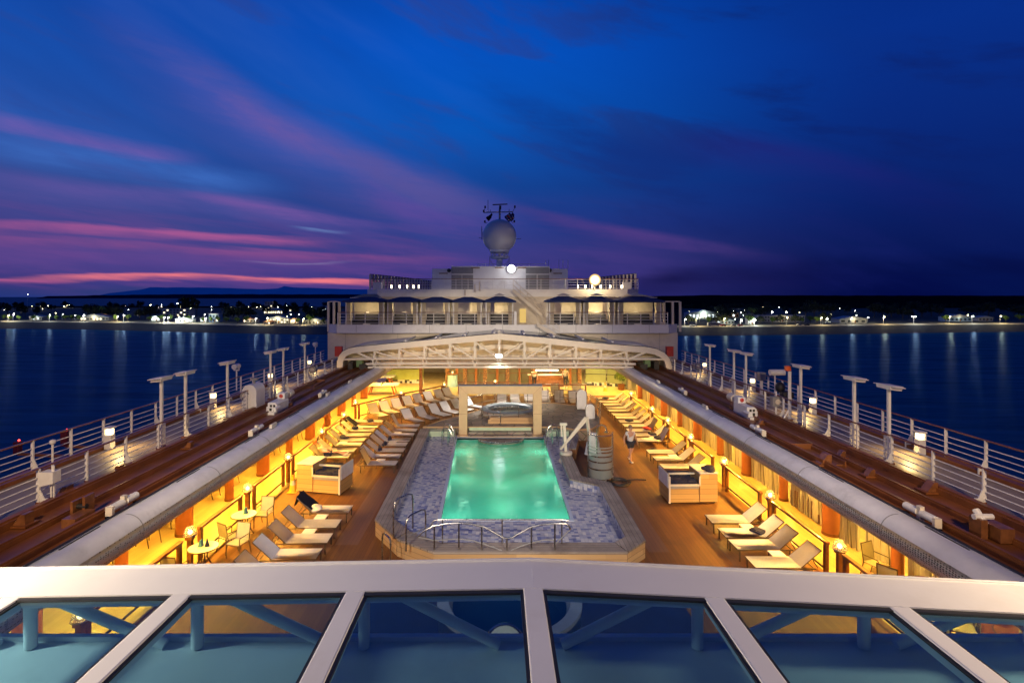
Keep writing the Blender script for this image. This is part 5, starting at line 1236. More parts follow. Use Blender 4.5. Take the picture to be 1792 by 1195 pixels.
towel((8.4,17.6,.375),.5,'folded','small navy towel on a near lounger of the curtained side')
for x, y, lab in ((8.3,18.15,'small white table between the third and fourth near loungers on the curtained side'),(8.3,16.2,'small white table between the first two near loungers on the curtained side'),(8.4,26.2,'small white table between the middle loungers on the curtained side'),(8.4,29.55,'small white table near the walking person')): side_table(x, y, lab)
o = towel((7.9,27.9,.02),.3,'heap','dark cloth dropped on the deck beside the middle loungers')

# ---------------------------------------------------------------- towel cabinets
def cabinet(loc, rz, lab, mirror, cone=None):
    t = thing('towel_cabinet', lab, 'cabinet', loc, rz)
    W, D, H = 1.9, 1.1, 1.18; tw = .72; s = -1 if mirror else 1       # tall block at one end, open towel bins at the other
    X = lambda x: s*x
    a, b = -W/2, -W/2+tw
    mb = MB(); mb.box((X((a+b)/2),D/2,.07+(H-.1)/2),(tw-.03,D,H-.12)); mb.build('tall_box', M['cartwood'], t)
    mb = MB(); mb.box((X((a+b)/2),D/2,H),(tw,D+.03,.035)); mb.build('top', M['whitemetal'], t)
    mb = MB(); mb.box((X((b+W/2)/2),D/2,.07+.27),(W-tw,D-.02,.54)); mb.build('low_box', M['cartwood'], t)
    mb = MB(); mb.box((X(W/2+.012),D/2,.62),(.03,D,1.1)); mb.build('side_panel', M['cartwood'], t)
    mb = MB(); mb.extr([(X(W/2+.03),.62),(X(W/2+.055),.62),(X(W/2+.055),1.16),(X(W/2+.03),1.16)], .02, D); mb.build('side_board', M['whitemetal'], t)
    fr = M['cream']; mb = MB()
    for z in (.74,1.0): mb.box((X((b+W/2)/2),(-.02 if z < .9 else D*.52),z),(W-tw+.05,.05,.07))
    for x in (b+.0,W/2): mb.box((X(x),-.02,.9),(.06,.05,.34)); 
    mb.box((X(W/2),-.02,.4),(.06,.06,.7)); mb.build('bin_frame', fr, t)
    mb = MB(); mb.box((X((b+W/2)/2),D*.25,.66),(W-tw,D*.45,.02)); mb.box((X((b+W/2)/2),D*.78,.74),(W-tw,D*.4,.02)); mb.build('shelf', M['whitemetal'], t)
    mb = MB(); mb.box((X((b+W/2)/2),-.012,.645),(W-tw-.08,.02,.09)); mb.build('slot', M['vent'], t)
    for k, (x, y) in enumerate(((a+.1,.1),(W/2-.1,.05),(a+.1,D-.1),(W/2-.1,D-.1))): mb = MB(); mb.cyl((X(x)-.02,y,.045),(X(x)+.02,y,.045),.045,n=10); mb.build('wheel', M['black'], t)
    mb = MB(); mb.box((X(b),-.012,.35),(.015,.015,.62)); mb.build('seam', M['handrail'], t)
    rnd = random.Random(lab)
    Rz = Matrix.Rotation(rz, 3, 'Z')
    n = 0
    for row, (y0, z0, cnt) in enumerate(((D*.22,.68,6),(D*.78,.76,6))):
        for k in range(cnt):
            for lv in range(2):
                mb = MB(); mb.box((0,0,.0),((W-tw)/cnt*.98,D*.36,.11), bev=.03)
                o = mb.build('towel', M['navy'], None, True); o.location = Vector(loc)+Rz @ Vector((X(b+.08+(W-tw-.12)*(k+.5)/cnt),y0+rnd.uniform(-.03,.03),z0+.055+.108*lv+rnd.uniform(0,.02))); o.rotation_euler = (rnd.uniform(-.05,.05),rnd.uniform(-.12,.12),rz+rnd.uniform(-.06,.06))
                tag(o, f"navy folded towel, {ORD[k]} in the {'upper' if lv else 'lower'} layer, {'front' if row == 0 else 'rear'} bin of the {'open gallery' if not mirror else 'curtained side'} cabinet", 'towel', 'navy towels stacked in the cabinets')
    return t
cabinet((-7.33,22.0,0), math.radians(-11), 'pale slatted towel cabinet beside the open gallery lamps', False)
cabinet((7.52,20.95,0), math.radians(2), 'pale slatted towel cabinet beside the curtained side middle loungers', True)
towel((8.15,21.2,1.2),.4,'heap','navy towel dropped over the tall end of the curtained side cabinet').scale = (1.3,1.2,1.2)
def wet_cone(x, y, lab):
    t = thing('caution_cone', lab, 'cone', (x,y,0)); mb = MB(); mb.lathe([(.0,.7),(.035,.7),(.15,.03)], n=14); mb.build('cone_body', M['yellow'], t, True); mb = MB(); mb.box((0,0,.015),(.36,.36,.03), bev=.01); mb.build('base', M['yellow'], t); mb = MB(); mb.lathe([(.077,.48),(.105,.3)], n=14); mb.build('band', M['cloth_white'], t, True)
wet_cone(-8.45,22.25,'yellow caution cone beside the slatted cabinet of the open gallery'); wet_cone(9.0,46.0,'yellow caution cone on the far gallery floor before the curved glass wall')

# ---------------------------------------------------------------- tables and chairs
chm = None
def chair(x, y, rz, lab, group):
    global chm
    t = thing('terrace_chair', lab, 'chair', (x,y,0), rz, group)
    if chm is None:
        l = []
        mb = MB(); mb.box((0,0,.44),(.46,.46,.03), bev=.008); l.append(('seat', mb, M['slingc']))
        mb = MB(); mb.box((0,.235,.70),(.44,.02,.46), m=Matrix.Rotation(-.16,3,'X')); l.append(('backrest', mb, M['slingc']))
        for sx in (-1,1):
            mb = MB(); mb.tube([(sx*.24,-.22,0),(sx*.24,-.22,.62),(sx*.24,-.18,.65),(sx*.24,.2,.65)],.015,6); l.append(('leg', mb, M['slingedge']))
            mb = MB(); mb.tube([(sx*.23,.3,0),(sx*.23,.2,.44),(sx*.23,.28,.94)],.015,6); l.append(('leg', mb, M['slingedge']))
        mb = MB(); mb.bar((-.23,-.22,.42),(.23,-.22,.42),.025); mb.bar((-.23,.2,.42),(.23,.2,.42),.025); mb.bar((-.23,.28,.93),(.23,.28,.93),.03); l.append(('frame', mb, M['slingedge']))
        chm = []
        for n, b, m in l: me = b.mesh(n); me.materials.append(m); chm.append((n, me))
    for n, me in chm: o = bpy.data.objects.new(n, me); COL.objects.link(o); o.parent = t
    return t
M['slingc'] = mat('olive_mesh_sling', (.36,.33,.24), .75, var=.1, bump=.2, bs=200)
def table(x, y, r, lab, top, group=None, card=None):
    t = thing('round_table', lab, 'table', (x,y,0), 0, group)
    mb = MB(); mb.lathe([(0,.70),(r,.70),(r+.01,.715),(r,.73),(0,.73)], n=32); mb.build('tabletop', top, t, True)
    mb = MB(); mb.tube([(r*math.cos(2*PI*i/28),r*math.sin(2*PI*i/28),.715) for i in range(28)], .018, 6, True); mb.build('rim', M['slingedge'], t, True)
    for k in range(4): a = PI/4+k*PI/2; mb = MB(); mb.tube([(.12*math.cos(a),.12*math.sin(a),.7),(.1*math.cos(a),.1*math.sin(a),.4),(.32*math.cos(a),.32*math.sin(a),0)],.017,6); mb.build('leg', M['slingedge'], t, True)
    return t
table(-8.6,15.8,.41,'round white table with a blue menu stand, nearer one by the wooden rail',M['sling']); table(-8.52,18.15,.40,'round white table with a blue menu stand, farther one by the wooden rail',M['sling'])
for k, (x, y) in enumerate(((-8.6,15.8),(-8.42,18.2))):
    for q, dx in enumerate((-.07,.1)):
        if k and q: continue
        t = thing('menu_stand', f"blue menu stand on the {('nearer','farther')[k]} round table, {('lighter','darker')[q]} of the cards", 'menu stand', (x+dx,y+.02*q,.732), .5*q); mb = MB(); mb.extr([(-.06,0),(.06,0),(.012,.2),(-.012,.2)],-.07,.07); mb.build('card', M['blueprint'] if q == 0 else M['canopy'], t); mb = MB(); mb.box((0,0,.006),(.16,.16,.012)); mb.build('base', M['whitemetal'], t)
chair(-8.05,16.75,-.25,'olive sling chair on the far side of the nearer round table','chairs at the two round tables'); chair(-9.0+.05,15.0,PI*.95,'olive sling chair at the near side of the nearer round table','chairs at the two round tables')
chair(-8.5,17.15,2.6,'olive sling chair turned between the two round tables','chairs at the two round tables'); chair(-8.2,18.95,-.1,'olive sling chair behind the farther round table','chairs at the two round tables')
k = 0
for y in (12.6,15.6,17.4,19.2,21.4,23.4,25.6,28.0,30.4):
    for x, rz in ((-12.5,PI/2),(-11.45,-PI/2)):
        if (k % 4) == 3 and False: continue
        chair(x+random.uniform(-.12,.12), y+random.uniform(-.3,.3), rz+random.uniform(-.3,.3), f'sling dining chair standing under the open gallery, {ORD[k]} counted from the glass roof', 'dining chairs under the open gallery'); k += 1
    
k = 0
for y in (15.6,18.3,20.4,22.6,25,29.3): table(-12.0,y,.4,f'dark dining table under the open gallery, {ORD[k]} from the glass roof',M['cream'],'dining tables under the open gallery'); k += 1
k = 0
for y, x, rz in ((14.4,10.4,2.2),(15.4,10.7,.4),(13.3,10.2,1.0),(12.4,10.6,-.5),(12.9,11.5,2.6),(11.6,9.9,.8)):
    c = chair(x, y, rz, f'dark wooden chair at the near end of the curtained gallery, {ORD[k]} of its cluster', 'dark chairs at the near end of the curtained gallery'); k += 1
table(10.9,13.6,.55,'dark round table at the near end of the curtained gallery',M['handrail']); table(11.3,11.6,.55,'dark round table seen through the last pane of the glass roof',M['handrail'])
# daybed between the curtains
t = thing('rattan_daybed', 'dark rattan daybed with a pale cushion between two curtains', 'daybed', (R(11.7),19.9,0))
mb = MB(); mb.box((0,0,.17),(1.5,1.7,.3), bev=.02); mb.box((0,.8,.55),(1.5,.1,.8), bev=.02); mb.box((-.72,.2,.4),(.08,1.2,.5)); mb.build('frame', M['handrail'], t); mb = MB(); mb.box((.02,-.02,.38),(1.35,1.5,.14), bev=.05); mb.build('cushion', M['cream'], t, True)
# ping-pong tables at the far end of the open gallery
for k, (px, py) in enumerate(((672,690),(668,674))):
    p = at(px, py, 0); t = thing('games_table', f"pale table-tennis table on orange legs, {('nearer','farther')[k]} of the pair", 'table-tennis table', (p.x-.2,p.y+.4,0), .05, 'table-tennis tables')
    mb = MB(); mb.box((0,0,.75),(2.6,1.5,.04)); mb.build('tabletop', M['whitemetal'], t); mb = MB(); mb.box((0,0,.84),(.02,1.7,.15)); mb.build('net', M['darkmetal'], t)
    for sx in (-1,1):
        for sy in (-1,1): mb = MB(); mb.bar((sx*.8,sy*.5,.73),(sx*1.05,sy*.6,0),.07); mb.build('leg', M['orange'], t)

# ---------------------------------------------------------------- people
def skinned(name, m, verts, edges, rad, parent, sub=2, root=0):
    me = bpy.data.meshes.new(name); me.from_pydata(verts, edges, []); o = bpy.data.objects.new(name, me); COL.objects.link(o)
    md = o.modifiers.new('skin', 'SKIN'); md.use_smooth_shade = True
    for v, r in zip(me.skin_vertices[0].data, rad): v.radius = (r, r) if not isinstance(r, tuple) else r
    me.skin_vertices[0].data[root].use_root = True
    if sub: s = o.modifiers.new('sub', 'SUBSURF'); s.levels = sub; s.render_levels = sub
    dg = bpy.context.evaluated_depsgraph_get(); ev = o.evaluated_get(dg); nm = bpy.data.meshes.new_from_object(ev); o.modifiers.clear(); o.data = nm; bpy.data.meshes.remove(me)
    nm.materials.clear(); nm.materials.append(m); o.parent = parent
    return o
def person(loc, rz, lab, pose, top, bottom, shorts=True, hat=None, hair='hair'):
    """pose: joints in metres, facing -y"""
    t = thing('person', lab, 'person', loc, rz)
    P = dict(pel=(0,0,.93), wst=(0,0,1.08), chs=(0,-.01,1.32), nk=(0,0,1.47), hd0=(0,-.02,1.54), hd=(0,-.03,1.63), tp=(0,-.02,1.72),
             sL=(-.19,0,1.40), eL=(-.27,.03,1.12), wL=(-.27,-.06,.87), sR=(.19,0,1.40), eR=(.27,.03,1.12), wR=(.27,-.06,.87),
             hL=(-.10,0,.90), kL=(-.11,-.02,.49), aL=(-.11,.03,.09), tL=(-.12,-.13,.03), hR=(.10,0,.90), kR=(.11,-.02,.49), aR=(.11,.03,.09), tR=(.12,-.13,.03))
    P.update(pose); V = []; E = []; Rr = []; ix = {}
    RD = dict(pel=(.15,.11), wst=(.135,.10), chs=(.16,.115), nk=.055, hd0=.075, hd=.098, tp=.07, sL=.062, eL=.045, wL=.03, sR=.062, eR=.045, wR=.03, hL=.085, kL=.058, aL=.042, tL=.035, hR=.085, kR=.058, aR=.042, tR=.035)
    for k, p in P.items(): ix[k] = len(V); V.append(p); Rr.append(RD[k])
    for c in ('pel wst chs nk hd0 hd tp','chs sL eL wL','chs sR eR wR','pel hL kL aL tL','pel hR kR aR tR'):
        c = c.split(); E += [(ix[a], ix[b]) for a, b in zip(c, c[1:])]
    for s in 'LR':                                         # palm, four fingers of different lengths, thumb from the side of the palm
        w0, e0 = Vector(P['w'+s]), Vector(P['e'+s]); d = (w0-e0).normalized(); sd = d.cross(Vector((1,0,0))); sd = sd.normalized() if sd.length > .1 else Vector((0,1,0)); fw = d.cross(sd).normalized()
        pm = len(V); V.append(tuple(w0+d*.07)); Rr.append((.034,.016)); E.append((ix['w'+s], pm))
        for q, ln in enumerate((.068,.078,.072,.055)):
            a = len(V); b0 = w0+d*.10+sd*(.026-.0175*q); V.append(tuple(b0)); Rr.append(.009); E.append((pm,a)); V.append(tuple(b0+d*ln*.55+fw*.012)); Rr.append(.0085); E.append((a,a+1)); V.append(tuple(b0+d*ln*.9+fw*.035)); Rr.append(.0075); E.append((a+1,a+2))
        a = len(V); V.append(tuple(w0+d*.05+sd*.04)); Rr.append(.011); E.append((pm,a)); V.append(tuple(w0+d*.09+sd*.058+fw*.02)); Rr.append(.009); E.append((a,a+1))
    skinned('body', M['skin'], V, E, Rr, t)
    def sub(names, chains, g, nm, m):
        ii = {k: n for n, k in enumerate(names)}
        skinned(nm, m, [P[k] for k in names], [(ii[a], ii[b]) for c in chains for a, b in zip(c.split(), c.split()[1:])], [tuple(x+g for x in RD[k]) if isinstance(RD[k], tuple) else RD[k]+g for k in names], t)
    for s in 'LR':
        P['mL' if s == 'L' else 'mR'] = tuple((Vector(P['s'+s])+Vector(P['e'+s]))/2); RD['m'+s] = .056
        P['q'+s] = tuple(Vector(P['h'+s])*.3+Vector(P['k'+s])*.7); RD['q'+s] = .068
    sub(['pel','wst','chs','sL','mL','sR','mR'], ['pel wst chs','chs sL mL','chs sR mR'], .018, 'shirt', top)
    sub(['pel','hL','qL','hR','qR']+([] if shorts else ['kL','aL','kR','aR']), ['pel hL qL'+('' if shorts else ' kL aL'),'pel hR qR'+('' if shorts else ' kR aR')], .02, 'shorts' if shorts else 'trousers', bottom)
    hd = Vector(P['hd']); up = (Vector(P['tp'])-Vector(P['hd0'])).normalized(); q = up.to_track_quat('Z','Y').to_matrix() if up.z < .9 else Matrix.Identity(3)
    o = MB().ball((0,.018,.02),.112,(.92,1.0,1.02),14,10).build('hair', M[hair] if not hat else hat, t, True); o.location = hd+up*.02+Vector((0,.012,0))
    for sx in (-1,1):
        o = MB().ball((sx*.036,-.094,.0),.012,(1.2,.6,.8),8,6).build('eye', M['black'], t, True); o.location = hd+Vector((0,-.012,0))
        o = MB().ball((sx*.102,.0,-.01),.024,(.4,.7,1.2),8,6).build('ear', M['skin'], t, True); o.location = hd
    mb = MB(); mb.ball((0,-.112,-.03),.018,(.8,1,1.4),8,6); mb.build('nose', M['skin'], t, True).location = hd
    mb = MB(); mb.box((0,-.098,-.07),(.045,.012,.012), bev=.004); mb.build('mouth', M['redpaint'], t).location = hd
    for s in 'LR':
        a, tt = Vector(P['a'+s]), Vector(P['t'+s]); mb = MB(); mb.bar(a+Vector((0,.05,-.05)), tt+Vector((0,-.03,.0)), .085, .06); mb.build('shoe', M['cloth_white'], t)
    return t
p = at(1103,807,0)
person((p.x,p.y,0), .3, 'person in a pale shirt and black shorts walking past the shower screen',
  dict(kL=(-.1,-.18,.52), aL=(-.1,-.20,.10), tL=(-.1,-.36,.06), kR=(.1,.0,.49), aR=(.1,.30,.16), tR=(.1,.24,.03), eL=(-.28,.12,1.14), wL=(-.26,.1,.9), eR=(.27,-.08,1.13), wR=(.22,-.26,.98)), M['cloth_white'], M['cloth_dark'])
p = at(572,762,0)
person((p.x-.4,p.y+1.2,0), 2.6, 'person in tan clothes walking along the open gallery behind the wooden rail', dict(kL=(-.1,-.16,.52), aL=(-.1,-.16,.1), tL=(-.1,-.3,.06), aR=(.1,.26,.14), tR=(.1,.2,.03)), M['sand'], M['column'], False, hat=M['sand'])
# reclining person on the nearest lounger by the rail (head towards the gallery, body turned to +x)
a = math.radians(40)
rec = dict(pel=(0,.0,.50), wst=(0,.14,.58), chs=(0,.34,.74), nk=(0,.47,.86), hd0=(0,.52,.92), hd=(0,.57,.99), tp=(0,.60,1.08), sL=(-.19,.36,.78), eL=(-.30,.18,.62), wL=(-.22,-.05,.60), sR=(.19,.36,.78), eR=(.30,.18,.62), wR=(.22,-.05,.60),
  hL=(-.09,-.03,.47), kL=(-.1,-.48,.62), aL=(-.1,-.86,.44), tL=(-.1,-.96,.52), hR=(.09,-.03,.47), kR=(.1,-.48,.52), aR=(.1,-.90,.44), tR=(.1,-.98,.53))
person((-8.25,26.1,0), PI/2, 'person in a white top and red cap lying on the lounger nearest the cabinet', rec, M['cloth_white'], M['navy'], hat=M['orange'])
# ---------------------------------------------------------------- sliding glass roof at the far end of the pool
YT = 38.0; SC = YT/FPX
def tp_(px, py, Y=YT): return ((px-VX)*Y/FPX, Y, CAMZ-(py-VY)*Y/FPX)
roof = thing('sliding_roof', 'white arched glass roof on lattice trusses over the far end of the pool', 'roof', (R(0),YT,HP))
LP_ = [(590,643),(590.5,632),(594,622),(601,614),(612,609),(626,606.5),(700,599.5),(790,591),(874,583.5)]
RP_ = [(874,583.5),(960,591.5),(1040,600),(1110,605.5),(1132,607),(1148,610),(1162,617),(1172,628),(1176,645)]
OUT = [tp_(*p) for p in LP_]+[tp_(*p) for p in RP_[1:]]
def offs(pts, d):
    o = []
    for i, p in enumerate(pts):
        a = Vector(pts[max(0,i-1)]); b = Vector(pts[min(len(pts)-1,i+1)]); t = (b-a).normalized(); n = Vector((t.z,0,-t.x)); o.append(tuple(Vector(p)+n*d))
    return o
def arch(name, pts, th, y0, y1, m):
    inn = offs(pts, th); mb = MB(); g = []
    for a, b in zip(pts, inn): g.append([mb.bm.verts.new((p[0], y, p[2])) for p, y in ((a,y0),(b,y0),(b,y1),(a,y1))])
    for A, B_ in zip(g, g[1:]):
        for i in range(4): mb.bm.faces.new((A[i],A[(i+1)%4],B_[(i+1)%4],B_[i]))
    mb.bm.faces.new(g[0]); mb.bm.faces.new(g[-1][::-1])
    return mb.build(name, m, roof, world=True)
arch('front_arch', OUT, .42, YT-.12, YT+.25, M['roofcream'])
arch('arch_gasket', offs(OUT,-.03), .03, YT-.1, YT+.2, M['black'])
arch('second_arch', offs(OUT,.85), .30, YT+1.2, YT+1.5, M['roofcream'])
arch('roof_underside', offs(OUT,.30), .05, YT+.3, YT+5.2, mat('perforated_ceiling', (.50,.45,.37), .6, var=.1, bump=.3, bs=18))
arch('roof_skin', offs(OUT,-.02), .06, YT+.25, YT+5.2, M['silver'])
for k in range(7):
    x = -7.4+2.1*k+.9; z0 = 5.42-.093*abs(x-.3); mb = MB(); x1 = x+1.75; z1 = 5.42-.093*abs(x1-.3)
    mb.face([(x,YT+.7,z0+.06),(x1,YT+.7,z1+.06),(x1,YT+4.7,z1+.06),(x,YT+4.7,z0+.06)]); f = mb.build('roof_pane', M['darkglass'], roof, world=True)
for k in range(8): x = -7.5+2.1*k+.9; mb = MB(); mb.box((x,YT+2.7,5.5-.093*abs(x-.3)),(.14,4.2,.09)); mb.build('glazing_bar', M['white'], roof, world=True)
VXS = [655.5,699,743,787,831,874,918,963,1008,1052,1096]
def topz(px):
    P = LP_[4:]+RP_[1:6]
    for (a, b), (c, d) in zip(P, P[1:]):
        if a <= px <= c: return b+(d-b)*(px-a)/(c-a)
    return 608
def truss(Y, w_, dz, tag_):
    s = Y/YT
    def q(px, py): x, _, z = tp_(px, py); return (x, Y, z+dz)
    for py, xa, xb in ((629,600,1168),(637,640,1112),(643,644,1108)):
        mb = MB(); lift = 4.5 if py == 629 else 1.5
        pts = [q(xa+(xb-xa)*i/16, py-lift*(1-((i-8)/8)**4)*.4+(0 if py != 629 else .0)) for i in range(17)]
        mb.tube(pts, w_*.62, 8); mb.build(tag_+'bottom_chord', M['roofcream'], roof, True, world=True)
    for px in VXS: mb = MB(); mb.bar(q(px, topz(px)+8), q(px, 629), w_); mb.build('strut', M['roofcream'], roof, world=True)
    for a, b in zip(VXS, VXS[1:]):
        l = a < 870
        mb = MB(); mb.bar(q(a if l else b, topz(a if l else b)+11), q(b if l else a, 628), w_*.7); mb.build('diagonal', M['roofcream'], roof, world=True)
    mb = MB(); mb.bar(q(615,612), q(655,630), w_); mb.build('diagonal', M['roofcream'], roof, world=True); mb = MB(); mb.bar(q(1137,613), q(1096,630), w_); mb.build('diagonal', M['roofcream'], roof, world=True)
    for px in VXS:
        mb = MB(); mb.bar(q(px-4,630), q(px,643), w_*.5); mb.bar(q(px+4,630), q(px,643), w_*.5); mb.build('web_tie', M['roofcream'], roof, world=True)
truss(YT, .14, 0, ''); truss(YT+1.35, .12, .02, ''); 
for px in VXS[::2]: mb = MB(); a = Vector(tp_(px,637)); mb.bar(a, a+Vector((0,1.35,.0)), .1); mb.build('cross_tie', M['roofcream'], roof, world=True)
for s, px in ((-1,628),(1,1134)):                          # wheel housings under the ends
    x = (px-VX)*SC; mb = MB(); mb.box((x+s*.55,YT+.6,HP+.28),(.34,1.6,.55)); mb.box((x-s*.3,YT+.5,HP+.2),(.5,1.2,.35)); mb.build('wheel_housing', M['darkmetal'], roof, world=True)
    mb = MB(); mb.box((x,YT+.3,HP+.4),(.42,.5,.5), bev=.04); mb.build('drive_motor', mat('green_enamel', (.16,.26,.10), .5), roof, world=True)
    mb = MB(); mb.box(((584 if s < 0 else 1181)*SC-VX*SC,YT+1.2,HP+1.15),(.5,.3,.7)); o = mb.build('hose_box', M['redpaint'], None); tag(o, f"red box on the deckhouse beside the sliding roof on the {'pink-sky' if s < 0 else 'dark-sky'} side", 'box')
for x in (-7.,-2.4,2.4,7.): light('POINT', (R(x),YT+2.4,3.75), 75., (1.,.74,.40), .2, name='roof_fill_light')  # unseen fill lights added to brighten the roof underside
def floodlight(name, px, py, Y, m, r, power, col, lab, spread=None, aim=None):
    p = V_(px, py, Y); t = thing(name, lab, 'floodlight', p)
    mb = MB(); mb.lathe([(r*1.05,0),(r*.9,.3),(r*.4,.45),(0,.45)], n=18); o = mb.build('housing', M['whitemetal'], t, True); o.rotation_euler = (-PI/2,0,0); o.location = (0,.0,0)
    mb = MB(); mb.ball((0,-.02,0),r,(1,.35,1),18,12); mb.build('lens', m, t, True)
    mb = MB(); mb.lathe([(r*.95,.0),(r*1.3,-.06)], n=24); q_ = mb.build('lens_ring', emit('painted_halo_glow', (1.,.62,.22), .95) if r > .35 else M['whitemetal'], t, True); q_.rotation_euler = (-PI/2,0,0); q_.location = (0,.02,0)  # on the big warm lamp this ring glows to imitate a halo
    mb = MB(); mb.box((0,.2,-r-.12),(.1,.1,.3)); mb.build('bracket', M['whitemetal'], t)
    light('SPOT' if spread else 'POINT', (0,-.7,0), power, col, .25, t, aim=None, spread=spread)
    if spread: t.children[-1].rotation_euler = (Vector(aim)-Vector(p)).to_track_quat('-Z','Y').to_euler()
for dx in (-2,2):
    floodlight('truss_floodlight', 873+dx*1.3, 622.5, YT-.35, M['flood_cool'], .11, 800., (1.,.93,.8), 'small white twin floodlight hanging at the middle of the far truss, '+('towards the open gallery' if dx < 0 else 'towards the curtained side'), 2.0, (0,26,0))

# ---------------------------------------------------------------- grill front below the upper decks
GY = 49.6; gs = GY/FPX
g = thing('grill_front', 'glazed grill front with brown mosaic posts and a lit counter', 'shop front', (1.,GY,0))
PX = [783,799.5,814,833,849,870,888,909,933,963,983,998,1014]
M['mosaic'] = tiles('brown_mosaic', .07, [(.30,.13,.05),(.12,.06,.03),(.45,.25,.1),(.2,.1,.05)], (.1,.06,.03), .4)
for k, px in enumerate(PX): mb = MB(); mb.box(((px-VX)*gs,GY,1.36),(.34 if k % 2 == 0 else .16,.3,2.7)); mb.build('post', M['mosaic'] if k % 2 == 0 else M['column'], g, world=True)
for a, b in zip(PX, PX[1:]):
    mb = MB(); x0, x1 = (a-VX)*gs+.12, (b-VX)*gs-.12; mb.box(((x0+x1)/2,GY+.1,1.4),(x1-x0,.03,2.5)); f = mb.build('window', M['warmglass'], g, world=True)
    mb = MB(); mb.box(((x0+x1)/2,GY+.06,1.0),(x1-x0,.05,.05)); mb.build('transom', M['handrail'], g, world=True)
mb = MB(); mb.box(((955-VX)*gs,GY-1.0,.5),(3.2,.7,1.0)); mb.build('counter', M['handrail'], g, world=True); mb = MB(); mb.box(((955-VX)*gs,GY-1.0,1.02),(3.4,.8,.05)); mb.build('counter_top', M['whitemetal'], g, world=True)
mb = MB(); mb.box(((955-VX)*gs,GY-1.3,1.45),(2.0,.06,.12)); mb.build('strip_lamp', emit('counter_tube', (1.,.9,.66), 5.), g, world=True); light('POINT', ((955-VX)*gs,GY-1.7,1.5), 60., (1.,.85,.55), .3)
mb = MB(); mb.box((1.,57.5,1.35),(24,.1,2.7)); struct('grill_back_wall', mb, M['cream'])
mb = MB(); mb.box((-2.,53.,1.2),(6.,.6,2.4)); mb.box((5.,54.,1.1),(5.,.8,2.2)); o = mb.build('back_bar', M['cartwood'], None); tag(o, 'dim wooden back bar behind the glazed grill front', 'bar')
for x in (-7.,-3.,1.,5.,8.): light('POINT', (x,52.,2.3), 90., (1.,.72,.32), .3)
# curved pale green glass wall at the curtained end, green panel at the open gallery end
M['greenglass'] = glass('pale_green_glass', (.7,.8,.5), .15, .6, (.55,.6,.30))
t = thing('curved_glass_wall', 'curved wall of pale green glass with dark rails at the far end', 'glass wall', (9.,48.,0))
cpt = [(8.0+3.4*math.sin(a)-.2, 49.2-1.9*(1-math.cos(a))) for a in [PI*i/2/8 for i in range(9)]]
for a, b in zip(cpt, cpt[1:]):
    mb = MB(); mb.face([(a[0],a[1],.1),(b[0],b[1],.1),(b[0],b[1],2.6),(a[0],a[1],2.6)]); mb.build('pane', M['greenglass'], t, world=True)
for z in (1.0,1.5,2.0): mb = MB(); mb.tube([(x,y-.04,z) for x, y in cpt], .03, 6); mb.build('rail', M['darkmetal'], t, world=True)
mb = MB()
for x, y in cpt[::3]: mb.cyl((x,y,0),(x,y,2.7),.05,n=8)
mb.build('mullion', M['chrome'], t, world=True)
M['check'] = tiles('black_and_white_checks', .22, [(.6,.58,.5),(.03,.03,.03),(.6,.58,.5),(.03,.03,.03)], (.2,.2,.2), .4)
mb = MB(); mb.prism([(x,y-.3) for x, y in cpt]+[(x,y) for x, y in cpt[::-1]], 0, .25); o = mb.build('tiled_plinth', M['check']); tag(o, 'black and white checked plinth under the curved green glass wall', 'plinth')
light('POINT', (9.5,50.3,2.), 120., (.95,1.,.5), .4)
p0 = at(694,672,0); p1 = at(723,668,0)
t = thing('green_wall_panel', 'yellow-green wall panel with a checked base at the end of the open gallery', 'panel', ((p0.x+p1.x)/2,(p0.y+p1.y)/2,0))
mb = MB(); mb.box((0,0,1.45),(3.4,.12,2.3)); mb.build('panel', M['greenpanel'], t); mb = MB(); mb.box((0,-.02,.15),(3.5,.18,.3)); mb.build('plinth', M['check'], t); mb = MB(); mb.box((0,-.1,1.3),(2.6,.03,.05)); mb.build('rail', M['darkmetal'], t)
light('POINT', (-8.6,44.,2.45), 120., (1.,.85,.3), .3)
for x, y, w_, lab in ((-6.4,44.6,.25,'brown wooden partition post beside the green wall panel'),(11.2,46.8,.3,'grey pillar at the far end of the curtained gallery')): mb = MB(); mb.box((x,y,1.3),(w_,w_*1.6,2.6)); mb.box((x,y,.06),(w_*1.2,w_*1.9,.12)); o = mb.build('partition_post', M['handrail'] if x < 0 else M['vent']); tag(o, lab, 'post')
p = at(792,676,0); t = thing('drinks_stand', 'pale blue round drinks stand with a lamp on top', 'stand', (p.x,p.y,0)); mb = MB(); mb.lathe([(0,0),(.46,0),(.46,1.08),(0,1.08)], n=24); mb.build('drum', M['teal'], t, True); mb = MB(); mb.lathe([(.5,1.08),(.52,1.14),(0,1.14)], n=24); mb.build('top', M['handrail'], t, True); mb = MB(); mb.lathe([(.14,1.15),(.09,1.35),(.03,1.42)], n=12); mb.build('lamp_shade', M['dome'], t, True); mb = MB(); mb.ball((0,0,1.26),.06); mb.build('bulb', M['bulb'], t)
deck_rail((2.6,43.4),(7.0,43.2),'brown wooden rail in front of the serving counter',3); deck_rail((-3.4,44.6),(1.4,44.6),'brown wooden rail in front of the glazed grill front',3); rail_lamp(-.3,44.4,'lit glass lamp on a post seen above the middle of the portal')
for x, y, rz, lab in ((3.1,47.6,.2,'person in a white shirt and dark apron standing at the serving counter'),(5.9,48.0,-.3,'person in grey standing at the end of the serving counter')): person((x,y,0), rz, lab, {}, M['cloth_white'] if x < 4 else M['vent'], M['cloth_dark'], False)
